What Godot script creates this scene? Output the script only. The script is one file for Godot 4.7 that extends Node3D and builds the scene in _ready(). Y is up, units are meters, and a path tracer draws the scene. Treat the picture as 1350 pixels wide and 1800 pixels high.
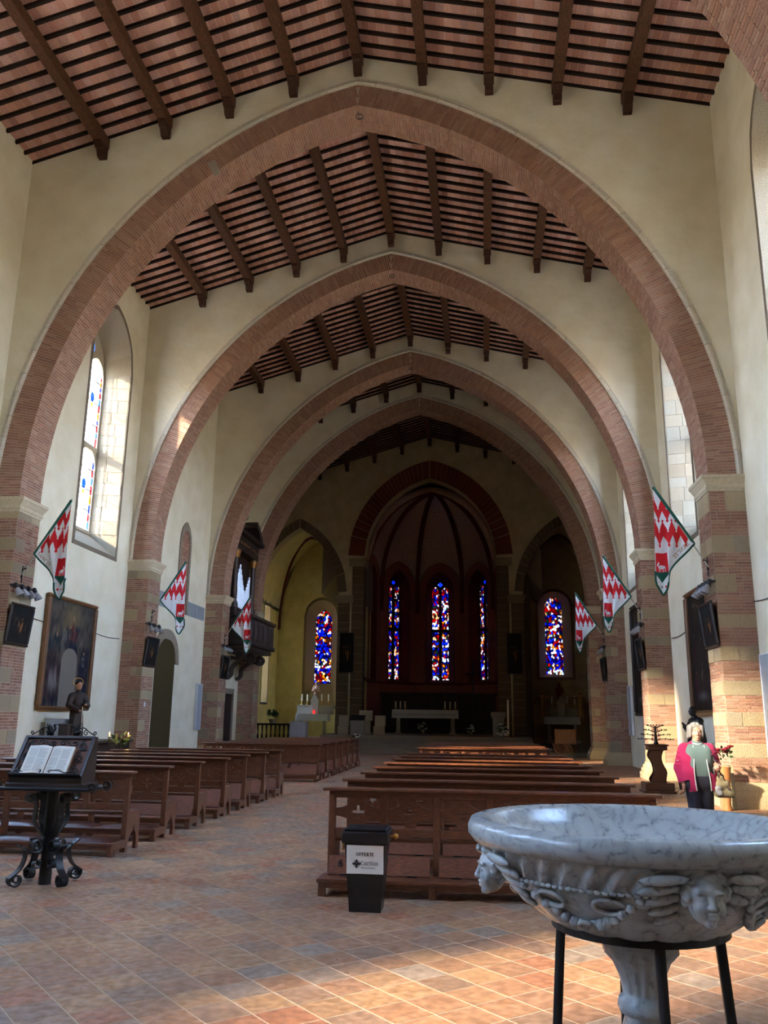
extends Node3D
# A long brick-arched church nave seen from the holy-water font near the entrance. y up, metres.

const RIDGE := 18.62
const EAVE_L := 15.98
const EAVE_R := 16.42
const WALL_X := 8.79
const PIER_X := 8.02
const ARC_C := 2.55      # the arcs' centres lie this far beyond the axis
const ARC_Y := 6.88
const ARC_R := 10.6
const RING_R := 11.2
const STONE_R := 11.37
const CAP_L := 6.76
const CAP_R := 6.98
const THICK := 1.0
const ARCHES := [-6.3, 2.05, 10.4, 18.74, 27.08, 35.43, 41.0]   # distance of each arch's face
const CHANCEL := 49.87
const FACADE := 14.6

var M := {}
var taken := {}
var cam_from := Transform3D()
var rng := RandomNumberGenerator.new()

# ---------------------------------------------------------------- mesh builder
class MB:
	var v := PackedVector3Array()
	var n := PackedVector3Array()
	var c := PackedColorArray()
	var t := PackedVector2Array()
	var ix := PackedInt32Array()
	var col := Color(1, 1, 1)
	func vert(p: Vector3, nn: Vector3, uv := Vector2.ZERO) -> int:
		v.append(p); n.append(nn); c.append(col); t.append(uv)
		return v.size() - 1
	func tri(a: Vector3, b: Vector3, d: Vector3) -> void:
		var nn := (b - a).cross(d - a).normalized()
		var i := vert(a, nn); vert(b, nn); vert(d, nn)
		ix.append_array(PackedInt32Array([i, i + 2, i + 1]))
	# counter-clockwise seen from the front; uv 0..1 over the quad unless given
	func quad(a: Vector3, b: Vector3, d: Vector3, e: Vector3, ua := Vector2(0, 1), ub := Vector2(1, 1), ud := Vector2(1, 0), ue := Vector2(0, 0)) -> void:
		var nn := (d - a).cross(e - b).normalized()
		var i := vert(a, nn, ua); vert(b, nn, ub); vert(d, nn, ud); vert(e, nn, ue)
		ix.append_array(PackedInt32Array([i, i + 2, i + 1, i, i + 3, i + 2]))
	func hexa(p: Array, skip_top := false) -> void:
		var q: Array = p
		if (p[1] - p[0]).cross(p[3] - p[0]).dot(p[4] - p[0]) > 0.0:
			q = [p[0], p[3], p[2], p[1], p[4], p[7], p[6], p[5]]
		quad(q[0], q[1], q[2], q[3])
		if not skip_top:
			quad(q[4], q[7], q[6], q[5])
		quad(q[0], q[4], q[5], q[1]); quad(q[1], q[5], q[6], q[2]); quad(q[2], q[6], q[7], q[3]); quad(q[3], q[7], q[4], q[0])
	func box(lo: Vector3, hi: Vector3) -> void:
		hexa([lo, Vector3(hi.x, lo.y, lo.z), Vector3(hi.x, lo.y, hi.z), Vector3(lo.x, lo.y, hi.z),
			Vector3(lo.x, hi.y, lo.z), Vector3(hi.x, hi.y, lo.z), hi, Vector3(lo.x, hi.y, hi.z)])
	func obox(x: Transform3D, half: Vector3) -> void:
		var p := []
		for y in [-1, 1]:
			for k in [Vector2(-1, -1), Vector2(1, -1), Vector2(1, 1), Vector2(-1, 1)]:
				p.append(x * Vector3(k.x * half.x, y * half.y, k.y * half.z))
		hexa(p)
	# box with chamfered edges
	func cbox(lo: Vector3, hi: Vector3, b := 0.008, x := Transform3D()) -> void:
		var m := (lo + hi) / 2.0
		var h := (hi - lo) / 2.0
		b = minf(b, minf(h.x, minf(h.y, h.z)) * 0.8)
		var f := func(sx: float, sy: float, sz: float, ax: int) -> Vector3:
			var q := Vector3(sx * (h.x - b), sy * (h.y - b), sz * (h.z - b))
			q[ax] += [sx, sy, sz][ax] * b
			return x * (m + q)
		for s: float in [-1.0, 1.0]:
			_face([f.call(s, -1, -1, 0), f.call(s, 1, -1, 0), f.call(s, 1, 1, 0), f.call(s, -1, 1, 0)], x * m)
			_face([f.call(-1, s, -1, 1), f.call(-1, s, 1, 1), f.call(1, s, 1, 1), f.call(1, s, -1, 1)], x * m)
			_face([f.call(-1, -1, s, 2), f.call(1, -1, s, 2), f.call(1, 1, s, 2), f.call(-1, 1, s, 2)], x * m)
			for r: float in [-1.0, 1.0]:
				_face([f.call(-1, s, r, 1), f.call(1, s, r, 1), f.call(1, s, r, 2), f.call(-1, s, r, 2)], x * m)
				_face([f.call(s, -1, r, 0), f.call(s, 1, r, 0), f.call(s, 1, r, 2), f.call(s, -1, r, 2)], x * m)
				_face([f.call(s, r, -1, 0), f.call(s, r, 1, 0), f.call(s, r, 1, 1), f.call(s, r, -1, 1)], x * m)
				for w: float in [-1.0, 1.0]:
					_face([f.call(s, r, w, 0), f.call(s, r, w, 1), f.call(s, r, w, 2)], x * m)
	func _face(p: Array, inside: Vector3) -> void:
		var nn: Vector3 = (p[1] - p[0]).cross(p[2] - p[0])
		var mid: Vector3 = (p[0] + p[1] + p[2]) / 3.0
		if nn.dot(mid - inside) < 0.0:
			p.reverse()
		if p.size() == 4:
			quad(p[0], p[1], p[2], p[3])
		else:
			tri(p[0], p[1], p[2])
	# a grid of points [row][column]; smooth normals
	func grid(g: Array, closed_u := false, closed_v := false) -> void:
		var nv := g.size()
		var nu: int = g[0].size()
		var base := v.size()
		for j in nv:
			for i in nu:
				var l: Vector3 = g[j][(i - 1 + nu) % nu] if closed_u or i > 0 else g[j][i]
				var r: Vector3 = g[j][(i + 1) % nu] if closed_u or i < nu - 1 else g[j][i]
				var d: Vector3 = g[(j - 1 + nv) % nv][i] if closed_v or j > 0 else g[j][i]
				var u: Vector3 = g[(j + 1) % nv][i] if closed_v or j < nv - 1 else g[j][i]
				var du := r - l
				var dv := u - d
				if du.length_squared() < 1e-12:   # a pole: take the neighbour row's direction
					var jj := j + 1 if j < nv / 2 else j - 1
					du = g[jj][(i + 1) % nu] - g[jj][(i - 1 + nu) % nu]
				var nn := du.cross(dv).normalized()
				vert(g[j][i], nn, Vector2(float(i) / maxf(1, nu - (0 if closed_u else 1)), 1.0 - float(j) / maxf(1, nv - 1)))
		for j in (nv if closed_v else nv - 1):
			for i in (nu if closed_u else nu - 1):
				var a := base + j * nu + i
				var b := base + j * nu + (i + 1) % nu
				var d2 := base + ((j + 1) % nv) * nu + (i + 1) % nu
				var e := base + ((j + 1) % nv) * nu + i
				ix.append_array(PackedInt32Array([a, d2, b, a, e, d2]))
	# turned shape: profile points (radius, height) from bottom to top, outside facing out
	func lathe(prof: Array, sides := 24, x := Transform3D(), wob = null) -> void:
		var g := []
		for p in prof:
			var row := []
			for i in sides:
				var a := -TAU * i / sides
				var r: float = p.x
				if wob != null:
					r = wob.call(p.x, p.y, a)
				row.append(x * Vector3(cos(a) * r, p.y, sin(a) * r))
			g.append(row)
		grid(g, true)
	# round or flat bar along a path
	func tube(path: Array, r, sides := 6, flat := 1.0, up0 := Vector3.UP) -> void:
		var g := []
		var up := up0
		for k in path.size():
			var d: Vector3 = (path[mini(k + 1, path.size() - 1)] - path[maxi(k - 1, 0)]).normalized()
			if absf(d.dot(up)) > 0.98:
				up = Vector3.RIGHT if absf(d.x) < 0.9 else Vector3.FORWARD
			var s := d.cross(up).normalized()
			var w := s.cross(d).normalized()
			up = w
			var rr: float = r[k] if r is Array else r
			var row := []
			for i in sides:
				var a := TAU * (i + 0.5) / sides
				row.append(path[k] + s * cos(a) * rr + w * sin(a) * rr * flat)
			g.append(row)
		grid(g, true)
		for e in [0, g.size() - 1]:
			var mid := Vector3.ZERO
			for q in g[e]:
				mid += q / sides
			for i in sides:
				if e == 0:
					tri(mid, g[e][(i + 1) % sides], g[e][i])
				else:
					tri(mid, g[e][i], g[e][(i + 1) % sides])
	# flat iron strip: the strip's width lies along `wide`
	func strip(path: Array, wide: Vector3, thick: float) -> void:
		var prev := []
		for k in path.size():
			var d: Vector3 = (path[mini(k + 1, path.size() - 1)] - path[maxi(k - 1, 0)]).normalized()
			var nn := d.cross(wide).normalized() * thick / 2.0
			var row := [path[k] - wide / 2.0 - nn, path[k] + wide / 2.0 - nn, path[k] + wide / 2.0 + nn, path[k] - wide / 2.0 + nn]
			if prev:
				for i in 4:
					var o: Vector3 = (path[k] + path[k - 1]) / 2.0
					_face([prev[i], prev[(i + 1) % 4], row[(i + 1) % 4], row[i]], o)
			else:
				_face(row.duplicate(), path[k] + d)
			prev = row
		_face(prev.duplicate(), path[path.size() - 2])
	# outline (x, y) extruded from z0 to z1
	func prism(poly: PackedVector2Array, z0: float, z1: float, x := Transform3D(), uv_box := Rect2()) -> void:
		if Geometry2D.is_polygon_clockwise(poly):
			poly = poly.duplicate(); poly.reverse()
		var id := Geometry2D.triangulate_polygon(poly)
		var flip := x.basis.determinant() < 0.0
		for z in [z0, z1]:
			var front: bool = (z == maxf(z0, z1)) != flip
			var nn: Vector3 = (x.basis * Vector3(0, 0, 1 if z == maxf(z0, z1) else -1)).normalized()
			var base := v.size()
			for p in poly:
				var uv := Vector2.ZERO
				if uv_box.size.x > 0:
					uv = Vector2((p.x - uv_box.position.x) / uv_box.size.x, 1.0 - (p.y - uv_box.position.y) / uv_box.size.y)
				vert(x * Vector3(p.x, p.y, z), nn, uv)
			for k in range(0, id.size(), 3):
				var a := poly[id[k]]; var b := poly[id[k + 1]]; var d := poly[id[k + 2]]
				var ccw := (b - a).cross(d - a) > 0.0
				if ccw == front:
					ix.append_array(PackedInt32Array([base + id[k], base + id[k + 2], base + id[k + 1]]))
				else:
					ix.append_array(PackedInt32Array([base + id[k], base + id[k + 1], base + id[k + 2]]))
		var lo := minf(z0, z1); var hi := maxf(z0, z1)
		for k in poly.size():
			var a := poly[k]; var b := poly[(k + 1) % poly.size()]
			var q := [x * Vector3(a.x, a.y, lo), x * Vector3(b.x, b.y, lo), x * Vector3(b.x, b.y, hi), x * Vector3(a.x, a.y, hi)]
			if flip:
				q.reverse()
			quad(q[0], q[1], q[2], q[3])
	func ball(p: Vector3, r: Vector3, nu := 10, nv := 7, x := Basis()) -> void:
		var g := []
		for j in nv:
			var b := -PI / 2 + PI * j / (nv - 1)
			var row := []
			for i in nu:
				var a := -TAU * i / nu
				row.append(p + x * Vector3(cos(a) * cos(b) * r.x, sin(b) * r.y, sin(a) * cos(b) * r.z))
			g.append(row)
		grid(g, true)
	func mesh() -> ArrayMesh:
		var am := ArrayMesh.new()
		if v.is_empty():
			return am
		var a := []
		a.resize(Mesh.ARRAY_MAX)
		a[Mesh.ARRAY_VERTEX] = v; a[Mesh.ARRAY_NORMAL] = n; a[Mesh.ARRAY_COLOR] = c; a[Mesh.ARRAY_TEX_UV] = t; a[Mesh.ARRAY_INDEX] = ix
		am.add_surface_from_arrays(Mesh.PRIMITIVE_TRIANGLES, a)
		return am

# ---------------------------------------------------------------- naming
func numbered(called: String) -> String:
	var k: int = taken.get(called, 0)
	taken[called] = k + 1
	return called if k == 0 else "%s_%03d" % [called, k]

func tag(o: Node, label := "", category := "", group := "", kind := "") -> Node:
	for kv in [["label", label], ["category", category], ["group", group], ["kind", kind]]:
		if kv[1]:
			o.set_meta(kv[0], kv[1])
	return o

func base(called: String, at := Vector3.ZERO, turn := 0.0) -> Node3D:
	var o := Node3D.new()
	o.name = numbered(called)
	add_child(o)
	o.position = at
	o.rotation.y = turn
	return o

func thing(called: String, label: String, category: String, at := Vector3.ZERO, turn := 0.0, group := "") -> Node3D:
	return tag(base(called, at, turn), label, category, group)

func setting(called: String, label := "") -> Node3D:
	return tag(base(called), label, "", "", "structure")

func put(mb: MB, called: String, mat: Material, parent: Node = self, kind := "") -> MeshInstance3D:
	var o := MeshInstance3D.new()
	o.mesh = mb.mesh()
	o.material_override = mat
	o.name = numbered(called) if parent == self else called
	o.cast_shadow = GeometryInstance3D.SHADOW_CASTING_SETTING_ON
	parent.add_child(o, true)
	if kind:
		o.set_meta("kind", kind)
	return o

func put_mesh(m: Mesh, called: String, mat: Material, parent: Node, x := Transform3D()) -> MeshInstance3D:
	var o := MeshInstance3D.new()
	o.mesh = m
	o.material_override = mat
	o.name = called
	o.transform = x
	parent.add_child(o, true)
	return o

func copy(o: Node3D, at: Vector3, turn: float, label: String) -> Node3D:
	var r: Node3D = o.duplicate()
	var plain := String(o.name)
	if plain.substr(maxi(0, plain.length() - 4)).begins_with("_"):
		plain = plain.substr(0, plain.length() - 4)
	r.name = numbered(plain)
	add_child(r)
	r.position = at
	r.rotation.y = turn
	r.set_meta("label", label)
	return r

# is a point inside the picture (with a margin), and how far away
func shown(p: Vector3) -> float:
	var q := cam_from.affine_inverse() * p
	if q.z > -0.5 or absf(q.x / -q.z) > 0.46 or absf(q.y / -q.z) > 0.61:
		return 1e9
	return -q.z

# ---------------------------------------------------------------- materials
func noise_tex(seed_: int, freq: float, ramp: Array, size := 512, type := FastNoiseLite.TYPE_SIMPLEX_SMOOTH, octaves := 5, normal := false, bump := 4.0) -> Texture2D:
	var f := FastNoiseLite.new()
	f.seed = seed_; f.frequency = freq; f.noise_type = type; f.fractal_octaves = octaves
	var t := NoiseTexture2D.new()
	t.width = size; t.height = size; t.seamless = true; t.noise = f
	if normal:
		t.as_normal_map = true; t.bump_strength = bump
	elif ramp:
		var g := Gradient.new()
		var off := PackedFloat32Array(); var cs := PackedColorArray()
		for r in ramp:
			off.append(r[0]); cs.append(r[1])
		g.offsets = off; g.colors = cs
		t.color_ramp = g
	return t

func mat(called: String, color: Color, rough := 0.8, opt := {}) -> StandardMaterial3D:
	var m := StandardMaterial3D.new()
	m.resource_name = called
	m.albedo_color = color
	m.roughness = rough
	m.vertex_color_use_as_albedo = true
	if opt.has("tex"):
		m.albedo_texture = opt.tex
	if opt.has("metal"):
		m.metallic = opt.metal
	if opt.has("spec"):
		m.metallic_specular = opt.spec
	if opt.has("bump"):
		m.heightmap_enabled = true; m.heightmap_texture = opt.bump; m.heightmap_scale = opt.get("bump_cm", 1.0)
	if opt.has("rough_tex"):
		m.roughness_texture = opt.rough_tex
	if opt.has("scale"):
		m.uv1_triplanar = true
		m.uv1_world_triplanar = not opt.get("own", false)
		m.uv1_scale = opt.scale if opt.scale is Vector3 else Vector3.ONE * opt.scale
	if opt.has("coat"):
		m.clearcoat_enabled = true; m.clearcoat = opt.coat; m.clearcoat_roughness = opt.get("coat_rough", 0.2)
	if opt.has("sheen"):
		m.rim_enabled = true; m.rim = opt.sheen; m.rim_tint = 0.5
	if opt.has("backlight"):
		m.backlight_enabled = true; m.backlight = opt.backlight
	if opt.has("alpha"):
		m.transparency = BaseMaterial3D.TRANSPARENCY_ALPHA
		m.albedo_color.a = opt.alpha
	M[called] = m
	return m

func c8(r: float, g: float, b: float) -> Color:
	return Color(r / 255.0, g / 255.0, b / 255.0)

# a vertex colour for one piece: an sRGB tone, varied
func tone(c: Color, spread := 0.1) -> Color:
	var k := 1.0 + rng.randf_range(-spread, spread)
	var w := rng.randf_range(-spread, spread) * 0.35
	var l := c.srgb_to_linear()
	return Color(clampf(l.r * k * (1.0 + w), 0, 1), clampf(l.g * k, 0, 1), clampf(l.b * k * (1.0 - w), 0, 1))

func make_materials() -> void:
	var patches := noise_tex(3, 0.012, [[0.0, c8(210, 201, 172)], [0.5, c8(218, 210, 184)], [1.0, c8(225, 218, 196)]], 512)
	var lumps := noise_tex(5, 0.02, [], 512, FastNoiseLite.TYPE_SIMPLEX_SMOOTH, 4)
	var grain := noise_tex(9, 0.05, [[0.0, Color(0.62, 0.62, 0.62)], [0.5, Color(0.86, 0.86, 0.86)], [1.0, Color(1, 1, 1)]], 512)
	var fine := noise_tex(11, 0.09, [], 512, FastNoiseLite.TYPE_SIMPLEX_SMOOTH, 4)
	var pits := noise_tex(13, 0.06, [[0.0, Color(0.42, 0.37, 0.3)], [0.3, Color(0.7, 0.66, 0.6)], [0.45, Color(0.95, 0.93, 0.9)], [1.0, Color(1, 1, 1)]], 512, FastNoiseLite.TYPE_SIMPLEX, 4)
	var wood_f := FastNoiseLite.new()
	var even := noise_tex(15, 0.015, [[0.0, Color(0.88, 0.88, 0.86)], [0.5, Color(0.94, 0.94, 0.93)], [1.0, Color(1, 1, 1)]], 512)
	mat("plaster", Color(1, 1, 1), 0.9, {"tex": patches, "scale": 0.13, "bump": lumps, "bump_cm": 1.6, "spec": 0.3})
	mat("chancel_plaster", c8(196, 176, 138), 0.9, {"tex": even, "scale": 0.13, "bump": lumps, "bump_cm": 2.0, "spec": 0.3})
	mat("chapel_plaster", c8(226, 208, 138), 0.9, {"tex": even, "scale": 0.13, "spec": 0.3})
	mat("apse_plaster", c8(176, 112, 96), 0.9, {"tex": grain, "scale": 0.3, "spec": 0.3})
	mat("apse_vault", c8(216, 176, 160), 0.9, {"tex": grain, "scale": 0.3, "spec": 0.3})
	mat("apse_rib", c8(120, 60, 50), 0.9, {"tex": grain, "scale": 0.6, "spec": 0.3})
	mat("brick", Color(1, 1, 1), 0.88, {"tex": grain, "scale": 1.3, "bump": fine, "bump_cm": 0.5, "spec": 0.35})
	mat("mortar", c8(222, 200, 176), 0.95, {"tex": grain, "scale": 2.0, "spec": 0.2})
	mat("stone", Color(1, 1, 1), 0.85, {"tex": pits, "scale": 1.6, "bump": pits, "bump_cm": 0.8, "spec": 0.35})
	mat("hewn", Color(1, 1, 1), 0.75, {"tex": even, "scale": 1.2, "spec": 0.4})
	mat("smooth_stone", c8(200, 188, 164), 0.75, {"tex": grain, "scale": 1.2, "spec": 0.4})
	mat("grey_stone", c8(150, 140, 124), 0.85, {"tex": pits, "scale": 1.2, "spec": 0.3})
	mat("roof_tile", Color(1, 1, 1), 0.9, {"tex": grain, "scale": 1.1, "spec": 0.3})
	mat("roof_joint", c8(222, 190, 160), 0.95, {"spec": 0.2})
	mat("batten", c8(46, 31, 25), 0.8, {"tex": grain, "scale": Vector3(0.8, 6, 6), "spec": 0.35})
	var beamtex := noise_tex(21, 0.03, [[0.0, c8(46, 28, 18)], [0.4, c8(72, 45, 29)], [0.62, c8(92, 58, 36)], [1.0, c8(134, 86, 52)]], 512)
	mat("beam", Color(1, 1, 1), 0.75, {"tex": beamtex, "scale": Vector3(4.0, 4.0, 0.35), "spec": 0.4})
	var stains := noise_tex(23, 0.02, [[0.0, c8(190, 188, 186)], [0.4, c8(216, 212, 208)], [0.6, c8(236, 232, 226)], [1.0, Color(1, 1, 1)]], 1024)
	var wear := noise_tex(27, 0.03, [[0.0, Color(0.3, 0.3, 0.3)], [0.5, Color(0.55, 0.55, 0.55)], [1.0, Color(0.9, 0.9, 0.9)]], 512)
	mat("floor_tile", Color(1, 1, 1), 0.8, {"tex": stains, "scale": 0.55, "rough_tex": wear, "spec": 0.5})
	mat("floor_joint", c8(222, 198, 168), 0.9, {"tex": grain, "scale": 3.0})
	mat("ground", c8(120, 116, 100), 0.95)
	mat("iron", c8(38, 40, 42), 0.42, {"metal": 0.55, "spec": 0.5})
	mat("black", c8(22, 21, 22), 0.5, {"spec": 0.5})
	mat("lead", c8(30, 30, 32), 0.7)
	mat("clear_glass", c8(235, 240, 250), 0.05, {"alpha": 0.16})
	mat("colour_glass", Color(1, 1, 1), 0.35, {"backlight": Color(1, 1, 1), "spec": 0.5})

func _ready() -> void:
	rng.seed = 7
	# camera
	var cam := Camera3D.new()
	cam.name = "camera"
	cam.transform = Transform3D(Basis(Vector3.UP, 0.1157) * Basis(Vector3.RIGHT, 0.2394) * Basis(Vector3.BACK, 0.0132), Vector3(3.0137, 1.65, 0))
	cam.fov = rad_to_deg(2.0 * atan(900.0 / 1492.27))
	cam.near = 0.05
	cam.far = 400
	add_child(cam)
	cam_from = cam.transform
	# sky, sun, exposure
	var sm := ProceduralSkyMaterial.new()
	sm.sky_top_color = c8(150, 185, 235)
	sm.sky_horizon_color = c8(226, 234, 246)
	sm.ground_bottom_color = c8(120, 112, 98)
	sm.ground_horizon_color = c8(170, 165, 150)
	sm.sun_angle_max = 1.0
	sm.energy_multiplier = 1.0
	var sky := Sky.new()
	sky.sky_material = sm
	var env := Environment.new()
	env.background_mode = Environment.BG_SKY
	env.sky = sky
	env.background_energy_multiplier = 19.0
	env.tonemap_mode = Environment.TONE_MAPPER_LINEAR
	env.tonemap_exposure = 4.3
	env.sdfgi_enabled = true
	env.ssao_enabled = true
	env.ssil_enabled = true
	var we := WorldEnvironment.new()
	we.name = "world"
	we.environment = env
	add_child(we)
	var sun := DirectionalLight3D.new()
	sun.name = "sun"
	sun.light_color = c8(255, 240, 214)
	sun.light_energy = 2.9
	sun.light_angular_distance = 2.6
	sun.shadow_enabled = true
	sun.basis = Basis.looking_at(Vector3(1, -0.585, -0.78).normalized(), Vector3.UP)
	add_child(sun)
	make_materials()
	build_floor()
	build_arches()
	build_roof()
	build_nave_walls()
	build_chancel()
	build_furnishing()

func roof_y(x: float) -> float:
	return RIDGE + x * (RIDGE - EAVE_L) / WALL_X if x < 0 else RIDGE - x * (RIDGE - EAVE_R) / WALL_X

# ---------------------------------------------------------------- floor
func build_floor() -> void:
	var fl := setting("floor", "diagonal terracotta tile floor with pale joints")
	var b := MB.new()
	b.box(Vector3(-16, -0.5, -64), Vector3(16, -0.0016, FACADE + 1))
	put(b, "bedding", M.floor_joint, fl)
	var g := 0.2905
	var turn := deg_to_rad(48.0)
	var e1 := Vector3(cos(turn), 0, sin(turn))
	var e2 := Vector3(sin(turn), 0, -cos(turn))
	var org := Vector3(2.11, 0, -5.68)
	var tones := [c8(178, 134, 103), c8(184, 142, 108), c8(170, 128, 100), c8(160, 128, 106), c8(152, 130, 114), c8(188, 146, 110), c8(174, 118, 88), c8(158, 136, 118)]
	var list := []
	var all := []
	for i in range(-170, 170):
		for j in range(-170, 170):
			var p := org + e1 * (i + 0.5) * g + e2 * (j + 0.5) * g
			if absf(p.x) < WALL_X - 0.05 and p.z > -42.6 and p.z < 4.0:
				all.append(p)
				var d := shown(p)
				if d < 100:
					list.append([d, p])
	list.sort_custom(func(a, c): return a[0] < c[0])
	var near := {}
	for k in mini(300, list.size()):
		near[list[k][1]] = true
	var joined := MB.new()
	var variants := []
	for k in 12:
		var m := MB.new()
		m.col = tone(tones[k % tones.size()], 0.12)
		floor_tile(m, Vector3.ZERO, e1, e2, g)
		variants.append(m.mesh())
	for p in all:
		if near.has(p):
			put_mesh(variants[rng.randi() % 12], "tile", M.floor_tile, fl, Transform3D(Basis(), p))
		else:
			joined.col = tone(tones[rng.randi() % tones.size()], 0.12)
			floor_tile(joined, p, e1, e2, g)
	put(joined, "tiling", M.floor_tile, fl, "stuff")

func floor_tile(m: MB, p: Vector3, e1: Vector3, e2: Vector3, g: float) -> void:
	var h := g / 2.0 - 0.0055
	var q := []
	for y in [-0.004, 0.0]:
		for s in [Vector2(-1, -1), Vector2(1, -1), Vector2(1, 1), Vector2(-1, 1)]:
			var lift := 0.0 if y < 0 else rng.randf_range(-0.0006, 0.0006)
			q.append(p + e1 * s.x * h + e2 * s.y * h + Vector3(0, y + lift, 0))
	m.hexa(q)

# ---------------------------------------------------------------- the cross arches
func arc_point(side: int, r: float, a: float, z: float) -> Vector3:
	return Vector3(side * (-ARC_C + r * cos(a)), ARC_Y + r * sin(a), z)

func arc_top(r: float) -> float:
	return acos(ARC_C / r)

func cap_y(side: int) -> float:
	return CAP_L if side < 0 else CAP_R

func brick_tone() -> Color:
	var tones := [c8(180, 136, 112), c8(188, 144, 120), c8(174, 130, 106), c8(194, 154, 130), c8(166, 122, 102), c8(184, 134, 108)]
	return tone(tones[rng.randi() % tones.size()], 0.07)

func stone_tone() -> Color:
	var tones := [c8(186, 170, 138), c8(178, 164, 136), c8(170, 158, 136), c8(192, 176, 144)]
	return tone(tones[rng.randi() % tones.size()], 0.08)

func build_arches() -> void:
	for k in ARCHES.size():
		var D: float = ARCHES[k]
		var full := k >= 2           # the arches seen by the eye are laid brick by brick
		var names := ["", "", "brick cross arch overhead nearest the font", "nearest whole brick cross arch with stone hood", "second brick cross arch down the nave", "third brick cross arch, beside the organ loft", "dim last cross arch before the chancel"]
		var ar := setting("cross_arch", names[k])
		var lot := []
		var z0 := -D
		var z1 := -D - THICK
		var core := MB.new()
		var wall := MB.new()
		var n := 40
		for side: int in [-1, 1]:
			var a0 := asin((cap_y(side) - ARC_Y) / ARC_R)
			var a1 := arc_top(ARC_R)
			var b1 := arc_top(RING_R)
			var b0 := asin((cap_y(side) - ARC_Y) / RING_R)
			for i in n:
				var t0 := float(i) / n
				var t1 := float(i + 1) / n
				var ia := lerpf(a0, a1, t0); var ib := lerpf(a0, a1, t1)
				var oa := lerpf(b0, b1, t0); var ob := lerpf(b0, b1, t1)
				# mortar ring: soffit and both faces
				core.hexa([arc_point(side, ARC_R, ia, z0), arc_point(side, ARC_R, ib, z0), arc_point(side, ARC_R, ib, z1), arc_point(side, ARC_R, ia, z1),
					arc_point(side, RING_R, oa, z0), arc_point(side, RING_R, ob, z0), arc_point(side, RING_R, ob, z1), arc_point(side, RING_R, oa, z1)])
				# plaster above the ring, up into the roof
				var pa := arc_point(side, RING_R, oa, 0); var pb := arc_point(side, RING_R, ob, 0)
				var q := []
				for z in [z0 + 0.008, z1 - 0.008]:
					q.append_array([Vector3(pa.x, pa.y, z), Vector3(pb.x, pb.y, z), Vector3(pb.x, roof_y(pb.x) + 0.12, z), Vector3(pa.x, roof_y(pa.x) + 0.12, z)])
				wall.hexa(q)
			# the sliver between ring and side wall
			var pe := arc_point(side, RING_R, b0, 0)
			wall.hexa([Vector3(pe.x, cap_y(side), z0 + 0.008), Vector3(side * WALL_X, cap_y(side), z0 + 0.008), Vector3(side * WALL_X, cap_y(side), z1 - 0.008), Vector3(pe.x, cap_y(side), z1 - 0.008),
				Vector3(pe.x, roof_y(side * WALL_X) + 0.12, z0 + 0.008), Vector3(side * WALL_X, roof_y(side * WALL_X) + 0.12, z0 + 0.008), Vector3(side * WALL_X, roof_y(side * WALL_X) + 0.12, z1 - 0.008), Vector3(pe.x, roof_y(side * WALL_X) + 0.12, z1 - 0.008)])
			if full:
				lot.append_array(lay_ring(side, D))
				hood_stones(side, D, ar)
			pier(side, D, ar, lot, full)
		if k >= 3 and k < 6:
			var ring := []
			for q in 17:
				ring.append(Vector3(0.1 * cos(TAU * q / 16.0), ARC_Y + ARC_R * sin(arc_top(ARC_R)) - 0.03, -D - 0.4 + 0.1 * sin(TAU * q / 16.0)))
			var rg := MB.new()
			rg.tube(ring, 0.014, 5)
			put(rg, "iron_ring", M.iron, ar)
		if k == 3:
			var pt := MB.new()
			pt.col = tone(c8(178, 172, 160), 0.03)
			pt.prism(PackedVector2Array([Vector2(-3.95, 15.7), Vector2(-3.74, 15.79), Vector2(-3.6, 15.52), Vector2(-3.58, 15.36), Vector2(-3.7, 15.3), Vector2(-3.79, 15.45)]), -D, -D + 0.022)
			put(pt, "patch_stone", M.stone, ar)
		put(wall, "plaster", M.plaster, ar)
		put(core, "mortar_core", M.mortar, ar)
		if not full:
			continue
		# bricks: the ones that show largest are pieces of their own, the rest are joined
		var order := []
		for i in lot.size():
			var d := shown(lot[i][1])
			order.append([d / lot[i][2], i])
		order.sort_custom(func(a, c): return a[0] < c[0])
		var own := {}
		if k <= 3:
			for i in mini(300, order.size()):
				if order[i][0] < 1e6:
					own[order[i][1]] = true
		var rest := MB.new()
		for i in lot.size():
			if own.has(i):
				var m := MB.new()
				m.col = brick_tone()
				m.hexa(lot[i][0])
				put(m, "brick", M.brick, ar)
			else:
				rest.col = brick_tone()
				rest.hexa(lot[i][0])
		put(rest, "brickwork", M.brick, ar, "stuff")

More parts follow.
